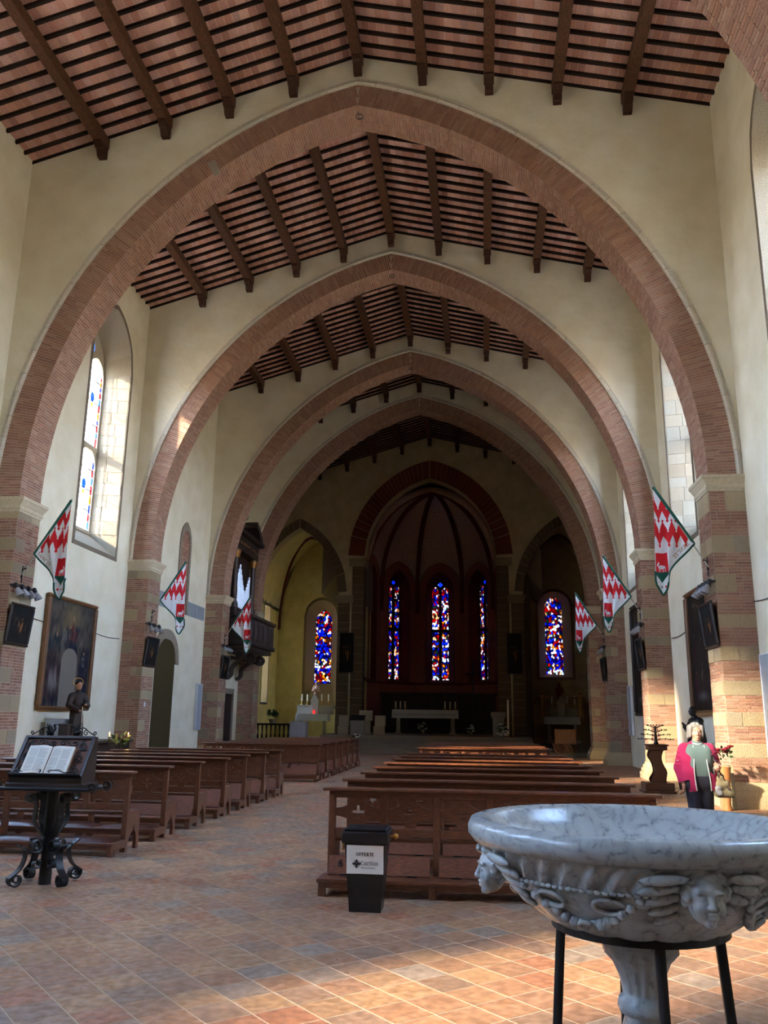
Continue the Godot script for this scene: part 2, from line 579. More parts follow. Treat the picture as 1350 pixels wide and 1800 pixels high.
# the voussoirs of one half of the ring: on the face towards the door and on the soffit
func lay_ring(side: int, D: float) -> Array:
	var out := []
	var a0 := asin((cap_y(side) - ARC_Y) / ARC_R)
	var a1 := arc_top(ARC_R)
	var pitch := 0.0675 / 10.75
	var courses := int((a1 - a0) / pitch)
	var da := (a1 - a0) / courses
	var joint := 0.0075 / 10.75
	var proud := 0.011
	var extra := int((arc_top(RING_R) - a1) / da)
	for i in courses + extra:
		var ia := a0 + i * da + joint
		var ib := a0 + (i + 1) * da - joint
		# past the crown of the soffit only the outer part of the ring is left
		var r_low := maxf(ARC_R, ARC_C / cos(ib)) if i >= courses else ARC_R
		var cuts := [[0.0, 0.29, 0.6], [0.0, 0.15, 0.44, 0.6], [0.0, 0.31, 0.6], [0.0, 0.45, 0.6]][rng.randi() % 4] as Array
		for j in cuts.size() - 1:
			var r0: float = maxf(r_low + (0.004 if j or i >= courses else -0.008), ARC_R + cuts[j] + (0.004 if j else -0.008))
			var r1: float = ARC_R + cuts[j + 1] - 0.004
			if r1 < r0 + 0.03:
				continue
			var dz := proud + rng.randf_range(-0.004, 0.004)
			# keep the two halves from crossing at the crown
			var lim := func(r: float, a: float) -> float: return minf(a, arc_top(r))
			var q := []
			for z in [-D + dz, -D - 0.02]:
				q.append_array([arc_point(side, r0, lim.call(r0, ia), z), arc_point(side, r1, lim.call(r1, ia), z), arc_point(side, r1, lim.call(r1, ib), z), arc_point(side, r0, lim.call(r0, ib), z)])
			out.append([q, (q[0] + q[2]) / 2.0, 0.3])
		if i >= courses:
			continue
		var z := -D + 0.006
		var off := [0.29, 0.15, 0.22, 0.29][rng.randi() % 4] as float
		while z > -D - THICK + 0.01:
			var zz := maxf(z - off, -D - THICK)
			if z + D < -THICK + 0.1:
				zz = -D - THICK
			var rr := ARC_R - 0.008 + rng.randf_range(-0.003, 0.003)
			var q := []
			for r in [rr, ARC_R + 0.02]:
				q.append_array([arc_point(side, r, ia, z - 0.005), arc_point(side, r, ib, z - 0.005), arc_point(side, r, ib, zz + 0.005), arc_point(side, r, ia, zz + 0.005)])
			out.append([q, (q[0] + q[2]) / 2.0, 0.2])
			z = zz
			off = 0.29
	return out

func hood_stones(side: int, D: float, ar: Node3D) -> void:
	var a := asin((cap_y(side) - ARC_Y) / RING_R)
	var top := arc_top(RING_R)
	while a < top - 0.001:
		var b := a + rng.randf_range(0.042, 0.062)
		if b > top - 0.03:
			b = top
		var m := MB.new()
		m.col = tone(c8(206, 198, 180), 0.08)
		var steps := 3
		var g := []
		# section of the moulding: (radius, how far proud)
		var sec := [Vector2(RING_R + 0.002, -0.01), Vector2(RING_R + 0.002, 0.05), Vector2(RING_R + 0.05, 0.075), Vector2(RING_R + 0.11, 0.06), Vector2(RING_R + 0.125, 0.03), Vector2(STONE_R, 0.04), Vector2(STONE_R, -0.01)]
		for s in sec:
			var row := []
			for i in steps + 1:
				var t := lerpf(a + 0.0006, b - 0.0006, float(i) / steps)
				t = minf(t, arc_top(s.x))
				if b >= top - 1e-6 and i == steps:
					t = arc_top(s.x)
				row.append(arc_point(side, s.x, t, -D + s.y))
			if side > 0:
				row.reverse()
			g.append(row)
		for j in g.size() - 1:
			for i in steps:
				m._face([g[j][i], g[j][i + 1], g[j + 1][i + 1], g[j + 1][i]], arc_point(side, RING_R + 0.08, (a + b) / 2.0, -D - 0.3))
		for e in [0, steps]:
			for j in range(1, g.size() - 1):
				m._face([g[0][e], g[j][e], g[j + 1][e]], arc_point(side, RING_R + 0.08, (a + b) / 2.0, -D))
		put(m, "hood_stone", M.hewn, ar)
		a = b

# a pier: core, plinth, capital; courses of brick and blocks of travertine on the faces one can see
func pier(side: int, D: float, ar: Node3D, lot: Array, full: bool) -> void:
	var p := Node3D.new()
	p.name = "pier"
	ar.add_child(p, true)
	var h := cap_y(side)
	var core := MB.new()
	core.box(Vector3(minf(side * PIER_X, side * WALL_X), 0, -D - THICK), Vector3(maxf(side * PIER_X, side * WALL_X), h, -D))
	put(core, "mortar_core", M.mortar, p)
	var f := MB.new()
	f.col = tone(c8(205, 190, 160), 0.04)
	# capital: stacked members, (height from, height to, out at bottom, out at top)
	for s in [[-0.36, -0.31, 0.03, 0.03], [-0.31, -0.27, 0.045, 0.06], [-0.27, -0.2, 0.05, 0.05], [-0.2, -0.08, 0.06, 0.13], [-0.08, 0.0, 0.145, 0.15]]:
		stack(f, side, D, h + s[0], h + s[1], s[2], s[3])
	put(f, "capital", M.hewn, p)
	var b := MB.new()
	b.col = tone(c8(205, 188, 156), 0.05)
	for s in [[0.0, 0.2, 0.19, 0.19], [0.2, 0.24, 0.15, 0.15], [0.24, 0.32, 0.15, 0.14], [0.32, 0.36, 0.1, 0.1], [0.36, 0.42, 0.1, 0.08], [0.42, 0.5, 0.05, 0.04]]:
		stack(b, side, D, s[0], s[1], s[2], s[3])
	put(b, "plinth", M.stone, p)
	if not full:
		return
	var y := 0.5
	var top := h - 0.36
	var stone_next := rng.randf() < 0.5
	var much: float = {18.74: 0.6, 27.08: 0.35}.get(D, 0.3)
	while y < top - 0.03:
		if stone_next:
			var sh := minf(rng.randf_range(0.26, 0.4), top - y)
			if top - y - sh < 0.1:
				sh = top - y
			# front face: blocks, the last stretch may be brick; nave face: one or two blocks
			var cut := rng.randf_range(0.35, 0.5) if rng.randf() > much else 0.77
			var from_wall := rng.randf() < 0.55
			var edges := [0.0, cut * rng.randf_range(0.4, 0.6), cut] if rng.randf() < 0.6 else [0.0, cut]
			for i in edges.size() - 1:
				block(p, side, D, true, edges[i] if not from_wall else 0.77 - edges[i + 1], edges[i + 1] if not from_wall else 0.77 - edges[i], y, y + sh)
			if cut < 0.7:
				courses_on(lot, side, D, true, 0.0 if from_wall else cut, 0.77 - cut if from_wall else 0.77, y, y + sh)
			var e2 := [0.0, rng.randf_range(0.4, 0.6), 1.0]
			if rng.randf() < 0.4:
				courses_on(lot, side, D, false, e2[1], 1.0, y, y + sh)
				block(p, side, D, false, 0.0, e2[1], y, y + sh)
			else:
				for i in 2:
					block(p, side, D, false, e2[i], e2[i + 1], y, y + sh)
			y += sh
		else:
			var bh := minf(0.068 * rng.randi_range(4, 8 if much > 0.5 else 11), top - y)
			if top - y - bh < 0.1:
				bh = top - y
			courses_on(lot, side, D, true, 0.0, 0.77, y, y + bh)
			courses_on(lot, side, D, false, 0.0, 1.0, y, y + bh)
			y += bh
		stone_next = not stone_next

func stack(m: MB, side: int, D: float, y0: float, y1: float, o0: float, o1: float) -> void:
	var q := []
	for s in [[y0, o0], [y1, o1]]:
		var xi: float = side * (PIER_X - s[1])
		var xo: float = side * (WALL_X - 0.001)
		var f: float = -D + s[1] * 0.7
		var bk: float = -D - THICK - s[1] * 0.7
		q.append_array([Vector3(xi, s[0], f), Vector3(xo, s[0], f), Vector3(xo, s[0], bk), Vector3(xi, s[0], bk)])
	m.hexa(q)

# a piece on a pier's face: u runs from the nave arris outwards (front) or backwards (nave face)
func on_pier(side: int, D: float, front: bool, u0: float, u1: float, y0: float, y1: float, proud: float, jt: float) -> Array:
	var q := []
	for d in [-0.02, proud]:
		for k in [[u0 + jt, y0 + jt], [u1 - jt, y0 + jt], [u1 - jt, y1 - jt], [u0 + jt, y1 - jt]]:
			if front:
				q.append(Vector3(side * (PIER_X + maxf(k[0], -proud)), k[1], -D + d))
			else:
				q.append(Vector3(side * (PIER_X - d), k[1], -D - k[0]))
	return q

func block(p: Node3D, side: int, D: float, front: bool, u0: float, u1: float, y0: float, y1: float) -> void:
	var m := MB.new()
	m.col = stone_tone()
	m.hexa(on_pier(side, D, front, u0 - (0.012 if u0 == 0.0 and front else 0.0), u1, y0, y1, 0.014 + rng.randf_range(-0.003, 0.004), 0.006))
	put(m, "stone_block", M.stone, p)

func courses_on(lot: Array, side: int, D: float, front: bool, u0: float, u1: float, y0: float, y1: float) -> void:
	var n := maxi(1, roundi((y1 - y0) / 0.068))
	var ch := (y1 - y0) / n
	for i in n:
		var u := u0
		var l := [0.28, 0.14, 0.21][rng.randi() % 3] as float
		while u < u1 - 0.01:
			var e := minf(u + l, u1)
			if u1 - e < 0.07:
				e = u1
			var q := on_pier(side, D, front, u, e, y0 + i * ch, y0 + (i + 1) * ch, 0.01 + rng.randf_range(-0.003, 0.003), 0.0065)
			lot.append([q, (q[4] + q[6]) / 2.0, 0.3 if front else 0.2])
			u = e
			l = 0.28

# ---------------------------------------------------------------- roof
func build_roof() -> void:
	var ce := setting("ceiling", "open timber roof of dark beams and battens under terracotta tiles")
	var zs := ARCHES.duplicate()
	zs.append(CHANCEL)
	var cand := []
	var joined := MB.new()
	var mort := MB.new()
	var tones := [c8(230, 178, 158), c8(224, 170, 150), c8(218, 162, 142), c8(234, 186, 168), c8(226, 178, 164), c8(212, 156, 138)]
	for k in range(-1, zs.size() - 1):
		var z_near: float = FACADE if k < 0 else -zs[k] - THICK
		var z_far: float = -zs[k + 1]
		var seen := k >= 1
		# roof slabs above the tiles, which close the room
		for side: int in [-1, 1]:
			var xe := side * (WALL_X + 0.4)
			var q := []
			for up in [0.118, 0.5]:
				q.append_array([Vector3(0, RIDGE + up, z_near + 1.1), Vector3(xe, roof_y(xe) + up, z_near + 1.1), Vector3(xe, roof_y(xe) + up, z_far - 0.02), Vector3(0, RIDGE + up, z_far - 0.02)])
			mort.hexa(q)
		# beams along the nave on stepped corbels
		for i in range(-4, 5):
			var x := i * 1.7
			var y := roof_y(x) + 0.03
			var m := MB.new()
			m.col = Color(1, 1, 1) * rng.randf_range(0.7, 1.15)
			m.cbox(Vector3(x - 0.13, y - 0.3, z_far - 0.1), Vector3(x + 0.13, y, z_near + 0.1), 0.015)
			var bm := put(m, "beam", M.beam, ce)
			if seen:
				for e in [[z_far, 1.0], [z_near, -1.0]]:
					var cb := MB.new()
					cb.col = Color(0.55, 0.5, 0.5)
					var poly := PackedVector2Array([Vector2(-0.06, 0), Vector2(0.46, 0), Vector2(0.46, -0.06), Vector2(0.38, -0.08), Vector2(0.34, -0.15), Vector2(0.24, -0.17), Vector2(0.18, -0.3), Vector2(0.14, -0.32), Vector2(-0.06, -0.32)])
					cb.prism(poly, -0.105, 0.105, Transform3D(Basis(Vector3(0, 0, e[1]), Vector3.UP, Vector3(-e[1], 0, 0)), Vector3(x, y - 0.295, e[0])))
					put(cb, "corbel", M.beam, bm)
		if not seen:
			continue
		# battens down the slope and the tiles they carry
		var nb := roundi((z_near - z_far) / 0.432)
		var step := (z_near - z_far) / nb
		for side: int in [-1, 1]:
			var sl := Vector3(side * WALL_X, roof_y(side * WALL_X) - RIDGE, 0)
			var L := sl.length()
			var e := sl / L
			var up := Vector3(-e.y * side, absf(e.x), 0)
			var o := Vector3(0, RIDGE, 0)
			for b in nb + 1:
				var z := z_far + step * b
				var w := 0.037
				var lo := z - w if b > 0 else z
				var hi := z + w if b < nb else z
				var m := MB.new()
				m.col = Color(1, 1, 1) * rng.randf_range(0.75, 1.2)
				var q := []
				for d in [0.02, 0.104]:
					q.append_array([o + up * d + Vector3(0, 0, lo), o + e * L + up * d + Vector3(0, 0, lo), o + e * L + up * d + Vector3(0, 0, hi), o + up * d + Vector3(0, 0, hi)])
				m.hexa(q)
				put(m, "batten", M.batten, ce)
			var nt := roundi(L / 0.198)
			for b in nb:
				for t in nt:
					var q := []
					var s0 := L * t / nt + 0.006
					var s1 := L * (t + 1) / nt - 0.006
					var za := z_far + step * b + 0.002
					var zb := z_far + step * (b + 1) - 0.002
					for d in [0.104, 0.12]:
						q.append_array([o + e * s0 + up * d + Vector3(0, 0, za), o + e * s1 + up * d + Vector3(0, 0, za), o + e * s1 + up * d + Vector3(0, 0, zb), o + e * s0 + up * d + Vector3(0, 0, zb)])
					cand.append([shown((q[0] + q[2]) / 2.0), q])
	cand.sort_custom(func(a, c): return a[0] < c[0])
	for i in cand.size():
		if i < 300:
			var m := MB.new()
			m.col = tone(tones[rng.randi() % tones.size()], 0.1)
			m.hexa(cand[i][1])
			put(m, "tile", M.roof_tile, ce)
		elif cand[i][0] < 1e8 or i % 1 == 0:
			joined.col = tone(tones[rng.randi() % tones.size()], 0.1)
			joined.hexa(cand[i][1], true)
	put(joined, "tiling", M.roof_tile, ce, "stuff")
	put(mort, "tile_bed", M.roof_joint, ce)

# ---------------------------------------------------------------- walls with openings
# pointed arch of half width w and rise h: height above the springing at x
func ogive(x: float, w: float, h: float) -> float:
	var c := (h * h - w * w) / (2.0 * w)
	var r := w + c
	return sqrt(maxf(0.0, r * r - (absf(x) + c) * (absf(x) + c)))

func opening_line(w: float, sill: float, spring: float, apex: float, n := 8) -> Array:
	var out := [Vector2(-w, sill)]
	for i in range(1, 6):
		out.append(Vector2(-w, lerpf(sill, spring, i / 5.0)))
	for i in range(1, 2 * n):
		var a := -1.0 + float(i) / n
		var x := w * signf(a) * pow(absf(a), 0.8)
		out.append(Vector2(x, spring + ogive(x, w, apex - spring)))
	for i in range(0, 5):
		out.append(Vector2(w, lerpf(spring, sill, i / 5.0)))
	out.append(Vector2(w, sill))
	return out

# a wall panel; local x runs along it, y up, +z into the room. op: an opening splayed outwards
func panel(parent: Node3D, X: Transform3D, u0: float, u1: float, y0: float, top: Callable, op: Dictionary, wall_mat: Material, reveal_mat: Material, thick := 1.1) -> void:
	var m := MB.new()
	var us := [u0]
	var inner := []
	if op:
		inner = opening_line(op.w, op.sill, op.spring, op.apex)
	var cx: float = op.get("c", 0.0)
	var cuts := []
	var n := maxi(2, int((u1 - u0) / 1.0))
	for i in n + 1:
		cuts.append(lerpf(u0, u1, float(i) / n))
	if op:
		for p in inner:
			cuts.append(cx + p.x)
	cuts.sort()
	for i in cuts.size() - 1:
		var a: float = cuts[i]; var b: float = cuts[i + 1]
		if b - a < 1e-5:
			continue
		var ta: float = top.call(a); var tb: float = top.call(b)
		var within: bool = op and absf((a + b) / 2.0 - cx) < op.w
		if not within:
			m.quad(X * Vector3(a, y0, 0), X * Vector3(b, y0, 0), X * Vector3(b, tb, 0), X * Vector3(a, ta, 0))
		else:
			if op.sill > y0:
				m.quad(X * Vector3(a, y0, 0), X * Vector3(b, y0, 0), X * Vector3(b, op.sill, 0), X * Vector3(a, op.sill, 0))
			var ya: float = op.spring + ogive(a - cx, op.w, op.apex - op.spring)
			var yb: float = op.spring + ogive(b - cx, op.w, op.apex - op.spring)
			m.quad(X * Vector3(a, ya, 0), X * Vector3(b, yb, 0), X * Vector3(b, tb, 0), X * Vector3(a, ta, 0))
		if not within:
			m.quad(X * Vector3(b, y0, -thick), X * Vector3(a, y0, -thick), X * Vector3(a, ta, -thick), X * Vector3(b, tb, -thick))
	# closing edges of the slab
	for e in [[u0, -1], [u1, 1]]:
		var t: float = top.call(e[0])
		m._face([X * Vector3(e[0], y0, 0), X * Vector3(e[0], t, 0), X * Vector3(e[0], t, -thick), X * Vector3(e[0], y0, -thick)], X * Vector3((u0 + u1) / 2.0, y0, -thick / 2))
	if op:
		# outer skin round the opening
		var outer := opening_line(op.w1, op.sill1, op.spring1, op.apex1)
		for i in outer.size() - 1:
			var a: Vector2 = outer[i]; var b: Vector2 = outer[i + 1]
			var ya: float = inner[i].y
			if absf(a.x - b.x) > 1e-5:
				m.quad(X * Vector3(cx + b.x, b.y, -thick), X * Vector3(cx + a.x, a.y, -thick), X * Vector3(cx + a.x, top.call(cx + a.x), -thick), X * Vector3(cx + b.x, top.call(cx + b.x), -thick))
		if op.w1 < op.w:
			for s: float in [-1.0, 1.0]:
				var p := [X * Vector3(cx + s * op.w1, y0, -thick), X * Vector3(cx + s * op.w, y0, -thick), X * Vector3(cx + s * op.w, top.call(cx + s * op.w), -thick), X * Vector3(cx + s * op.w1, top.call(cx + s * op.w1), -thick)]
				m._face(p, X * Vector3(cx, y0 + 1, 0))
		if op.sill1 > y0:
			m.quad(X * Vector3(cx + op.w1, y0, -thick), X * Vector3(cx - op.w1, y0, -thick), X * Vector3(cx - op.w1, op.sill1, -thick), X * Vector3(cx + op.w1, op.sill1, -thick))
	put(m, "plaster", wall_mat, parent)
	if op:
		var r := MB.new()
		r.col = tone(op.get("reveal", c8(166, 156, 136)), 0.02)
		var outer := opening_line(op.w1, op.sill1, op.spring1, op.apex1)
		var dp: float = op.depth
		for i in inner.size():
			var j := (i + 1) % inner.size()
			var a: Vector2 = inner[i]; var b: Vector2 = inner[j]
			var a1: Vector2 = outer[i]; var b1: Vector2 = outer[j]
			var mid := X * Vector3(cx, (op.sill + op.apex) / 2.0, -dp / 2)
			# the faces look into the opening
			var f1 := [X * Vector3(cx + a.x, a.y, 0), X * Vector3(cx + b.x, b.y, 0), X * Vector3(cx + b1.x, b1.y, -dp), X * Vector3(cx + a1.x, a1.y, -dp)]
			var f2 := [X * Vector3(cx + a1.x, a1.y, -dp), X * Vector3(cx + b1.x, b1.y, -dp), X * Vector3(cx + b1.x, b1.y, -thick), X * Vector3(cx + a1.x, a1.y, -thick)]
			for f in [f1, f2]:
				var nn: Vector3 = (f[1] - f[0]).cross(f[2] - f[0])
				if nn.dot(mid - f[0]) < 0:
					f.reverse()
				r.quad(f[0], f[1], f[2], f[3])
		put(r, "reveal", reveal_mat, parent)
		if op.has("frame"):
			var fr := MB.new()
			fr.col = tone(op.get("frame_tone", c8(138, 128, 112)), 0.05)
			var w: float = op.frame
			var big := opening_line(op.w + w, op.sill - w, op.spring, op.apex + w * 1.2)
			for i in inner.size():
				var j := (i + 1) % inner.size()
				var q := []
				for z in [-0.01, 0.018]:
					q.append_array([X * Vector3(cx + inner[i].x, inner[i].y, z), X * Vector3(cx + inner[j].x, inner[j].y, z), X * Vector3(cx + big[j].x, big[j].y, z), X * Vector3(cx + big[i].x, big[i].y, z)])
				fr.hexa(q)
			put(fr, "frame", M.stone, parent)
		if op.get("blocks", false):
			# ashlar of the jambs, two blocks deep
			for s: float in [-1.0, 1.0]:
				var y: float = op.sill1 + 0.02
				while y < op.spring - 0.05:
					var hgt := minf(rng.randf_range(0.28, 0.5), op.spring - y)
					if op.spring - y - hgt < 0.15:
						hgt = op.spring - y
					var cut := rng.randf_range(0.35, 0.65)
					for d in [[0.0, cut], [cut, 1.0]]:
						var b := MB.new()
						b.col = tone(c8(168, 158, 138), 0.16)
						var q := []
						var pr := 0.008 + rng.randf_range(0, 0.008)
						for k in [0.0, 1.0]:
							for z in [[d[0] + 0.008, y + 0.006], [d[1] - 0.008, y + 0.006], [d[1] - 0.008, y + hgt - 0.006], [d[0] + 0.008, y + hgt - 0.006]]:
								q.append(X * Vector3(cx + s * (lerpf(op.w, op.w1, z[0]) - k * pr), z[1], -dp * z[0]))
						b.hexa(q)
						put(b, "reveal_block", M.stone, parent)
					y += hgt

# stone tracery of two lights in two tiers with an eye above, and its panes. local axes as for panel()
func tracery(win: Node3D, X: Transform3D, w: float, sill: float, spring: float, apex: float, transom: float, colours: bool) -> void:
	var t := MB.new()
	t.col = tone(c8(176, 168, 150), 0.05)
	var mw := 0.07
	var lw := w - 0.08          # outer edge of a light
	var mid := (mw + lw) / 2.0
	var hw := (lw - mw) / 2.0
	var head := hw * 1.15
	var eye := minf(0.33, (apex - spring) * 0.26)
	var eye_y := spring + head + eye * 0.75
	for s: float in [-1.0, 1.0]:
		var x := X * Transform3D(Basis.from_scale(Vector3(s, 1, 1)), Vector3.ZERO)
		var poly := PackedVector2Array()
		poly.append(Vector2(0, apex))
		for i in range(7, -1, -1):
			var px := w * (1.0 - i / 8.0)
			poly.append(Vector2(px, spring + ogive(px, w, apex - spring) + 0.02))
		poly.append(Vector2(lw, spring))
		for i in range(1, 12):
			var px := hw * (1.0 - i / 6.0)
			poly.append(Vector2(mid + px, spring + ogive(px, hw, head)))
		poly.append(Vector2(mw, spring))
		poly.append(Vector2(0, spring))
		for i in 9:
			var a := -PI / 2 + PI * i / 8.0
			var rr := eye * (0.82 + 0.18 * absf(cos(2.0 * a)))
			poly.append(Vector2(maxf(0.0, cos(a) * rr), eye_y + sin(a) * rr))
		t.prism(poly, -0.08, 0.08, x)
		# lower heads and transom
		var p2 := PackedVector2Array([Vector2(mw, transom - head * 0.8)])
		for i in range(11, 0, -1):
			var px := hw * (1.0 - i / 6.0)
			p2.append(Vector2(mid + px, transom - head * 0.8 + ogive(px, hw, head * 0.7)))
		p2.append_array(PackedVector2Array([Vector2(lw, transom - head * 0.8), Vector2(lw, transom), Vector2(mw, transom)]))
		t.prism(p2, -0.07, 0.07, x)
	t.obox(X * Transform3D(Basis(), Vector3(0, transom + 0.05, 0)), Vector3(w, 0.06, 0.09))
	for s: float in [-1.0, 1.0]:
		t.obox(X * Transform3D(Basis(), Vector3(s * (w + lw) / 2.0, (sill + spring) / 2.0, 0)), Vector3((w - lw) / 2.0, (spring - sill) / 2.0, 0.08))
	t.obox(X * Transform3D(Basis(), Vector3(0, sill + 0.05, 0)), Vector3(w, 0.05, 0.09))
	put(t, "tracery", M.hewn, win)
	var col := MB.new()
	col.lathe([Vector2(0.11, sill + 0.1), Vector2(0.11, sill + 0.2), Vector2(0.07, sill + 0.26), Vector2(0.065, transom - 0.12), Vector2(0.1, transom - 0.04), Vector2(0.1, transom + 0.16), Vector2(0.065, transom + 0.24), Vector2(0.065, spring - 0.2), Vector2(0.1, spring - 0.06), Vector2(0.1, spring + 0.02)], 10, X)
	put(col, "colonnette", M.smooth_stone, win)
	var bars := MB.new()
	for s: float in [-1.0, 1.0]:
		for tier in [[sill + 0.1, transom], [transom + 0.1, spring + head]]:
			var n := maxi(3, roundi((tier[1] - tier[0]) / 0.72))
			var hgt: float = (tier[1] - tier[0]) / n
			for i in n:
				var y: float = tier[0] + i * hgt
				var p := MB.new()
				p.obox(X * Transform3D(Basis(), Vector3(s * mid, y + hgt / 2.0, 0)), Vector3(hw, hgt / 2.0, 0.004))
				put(p, "pane", M.clear_glass, win)
				bars.obox(X * Transform3D(Basis(), Vector3(s * mid, y, 0)), Vector3(hw, 0.012, 0.014))
				bars.obox(X * Transform3D(Basis(), Vector3(s * mid, y + hgt * 0.5, 0)), Vector3(hw, 0.005, 0.01))
			if colours:
				var cg := MB.new()
				var hues := [c8(200, 20, 40), c8(40, 90, 200), c8(236, 190, 40), c8(214, 30, 60), c8(90, 170, 230)]
				for e: float in [-1.0, 1.0]:
					var y: float = tier[0] + 0.05
					var q := rng.randi() % 5
					while y < tier[1] - 0.2:
						var dh := rng.randf_range(0.16, 0.34)
						cg.col = hues[q % 5].srgb_to_linear()
						cg.obox(X * Transform3D(Basis(), Vector3(s * mid + e * (hw - 0.03), y + dh / 2.0, 0.008)), Vector3(0.03, dh / 2.0 - 0.01, 0.004))
						cg.col = Color(0.5, 0.75, 0.95)
						cg.obox(X * Transform3D(Basis(), Vector3(s * mid + e * (hw - 0.125), y + dh / 2.0, 0.008)), Vector3(0.018, dh / 2.0 - 0.01, 0.004))
						y += dh
						q += 1
				# a roundel with a pendant below
				var cy: float = lerpf(tier[0], tier[1], 0.55)
				cg.col = c8(30, 110, 210).srgb_to_linear()
				var disc := PackedVector2Array()
				for i in 12:
					disc.append(Vector2(cos(TAU * i / 12) * 0.14, sin(TAU * i / 12) * 0.17))
				cg.prism(disc, 0.005, 0.014, X * Transform3D(Basis(), Vector3(s * mid, cy, 0)))
				cg.col = c8(236, 196, 60).srgb_to_linear()
				cg.prism(PackedVector2Array([Vector2(-0.1, -0.2), Vector2(0.1, -0.2), Vector2(0, -0.42)]), 0.005, 0.014, X * Transform3D(Basis(), Vector3(s * mid, cy, 0)))
				put(cg, "coloured_border", M.colour_glass, win)
	put(bars, "glazing_bar", M.lead, win)
	var ey := MB.new()
	for i in 4:
		var a := TAU * i / 4.0
		ey.col = (c8(70, 160, 235) if i != 2 else c8(240, 190, 40)).srgb_to_linear()
		ey.obox(X * Transform3D(Basis(), Vector3(cos(a) * eye * 0.5, eye_y + sin(a) * eye * 0.5, 0)), Vector3(eye * 0.48, eye * 0.48, 0.006))
	put(ey, "eye_pane", M.colour_glass, win)

func wall_frame(side: int) -> Transform3D:
	# local +z looks into the nave
	return Transform3D(Basis(Vector3(0, 0, side), Vector3.UP, Vector3(-side, 0, 0)), Vector3(side * WALL_X, 0, 0))

func build_nave_walls() -> void:
	var wins := {-1: [3.8, -5.4, -13.6, -24.55, null], 1: [null, -6.4, -14.85, -24.4, -32.6]}  # nearest three on the left are unseen, set to throw the sun patches
	var nw := 1
	for side: int in [-1, 1]:
		var w := setting("wall_left" if side < 0 else "wall_right", "plastered side wall of the nave")
		var X := wall_frame(side)
		var top := func(_u: float) -> float: return (EAVE_L if side < 0 else EAVE_R) + 0.3
		# one panel from the middle of each arch to the next
		var edges := [FACADE]
		for D in ARCHES.slice(0, 6):
			edges.append(-D - THICK / 2.0)
		edges.append(-ARCHES[6] - THICK)
		if side < 0:
			edges.insert(2, 2.0)
			wins[side].insert(1, 0.0)
		for i in edges.size() - 1:
			var za: float = edges[i]; var zb: float = edges[i + 1]
			var u0 := minf(za * side, zb * side)
			var u1 := maxf(za * side, zb * side)
			var op := {}
			var zc = wins[side][i - 1] if i >= 1 and i <= wins[side].size() else null
			if side < 0 and i == 2:
				# unseen small high window, placed so the sun lights the visitor
				op = {"c": 0.2, "w": 0.95, "sill": 9.7, "spring": 11.2, "apex": 12.3, "w1": 0.85, "sill1": 9.8, "spring1": 11.2, "apex1": 12.2, "depth": 0.8, "frame": 0.12}
				panel(w, X, u0, u1, 0.0, top, op, M.plaster, M.stone)
				var ow := setting("window_%d" % nw, "unseen small high window that lights the visitor")
				nw += 1
				for k in 3:
					var pn := MB.new()
					pn.obox(X * Transform3D(Basis(), Vector3(0.2, 10.25 + k * 0.85, -0.85)), Vector3(0.86, 0.42, 0.005))
					put(pn, "pane", M.clear_glass, ow)
				continue
			if zc != null:
				op = {"c": zc * side, "w": 1.42, "sill": 6.65, "spring": 12.95, "apex": 14.7, "w1": 1.2, "sill1": 7.35, "spring1": 12.65, "apex1": 14.2, "depth": 0.85, "frame": 0.13, "blocks": zc < -20}
				if zc > 2:
					op.merge({"sill": 5.9, "sill1": 6.5}, true)  # out of view; sill lowered to lengthen the sun patch on the floor
			if not op.is_empty():
				var win := setting("window_%d" % nw, "tall two-light church window in a splayed stone reveal")
				nw += 1
				panel(w, X, u0, u1, 0.0, top, op, M.plaster, M.stone)
				tracery(win, X * Transform3D(Basis(), Vector3(op.c, 0, -0.9)), 1.2, op.sill1, 12.65, 14.2, 10.15, zc < -20)
			else:
				panel(w, X, u0, u1, 0.0, top, {}, M.plaster, M.stone)
	# the wall with the street door, behind the viewer
	var f := setting("wall_back", "plastered entrance wall")
	var b := MB.new()
	b.box(Vector3(-WALL_X - 1.1, 0, FACADE), Vector3(WALL_X + 1.1, RIDGE + 1, FACADE + 1))
	put(b, "plaster", M.plaster, f)

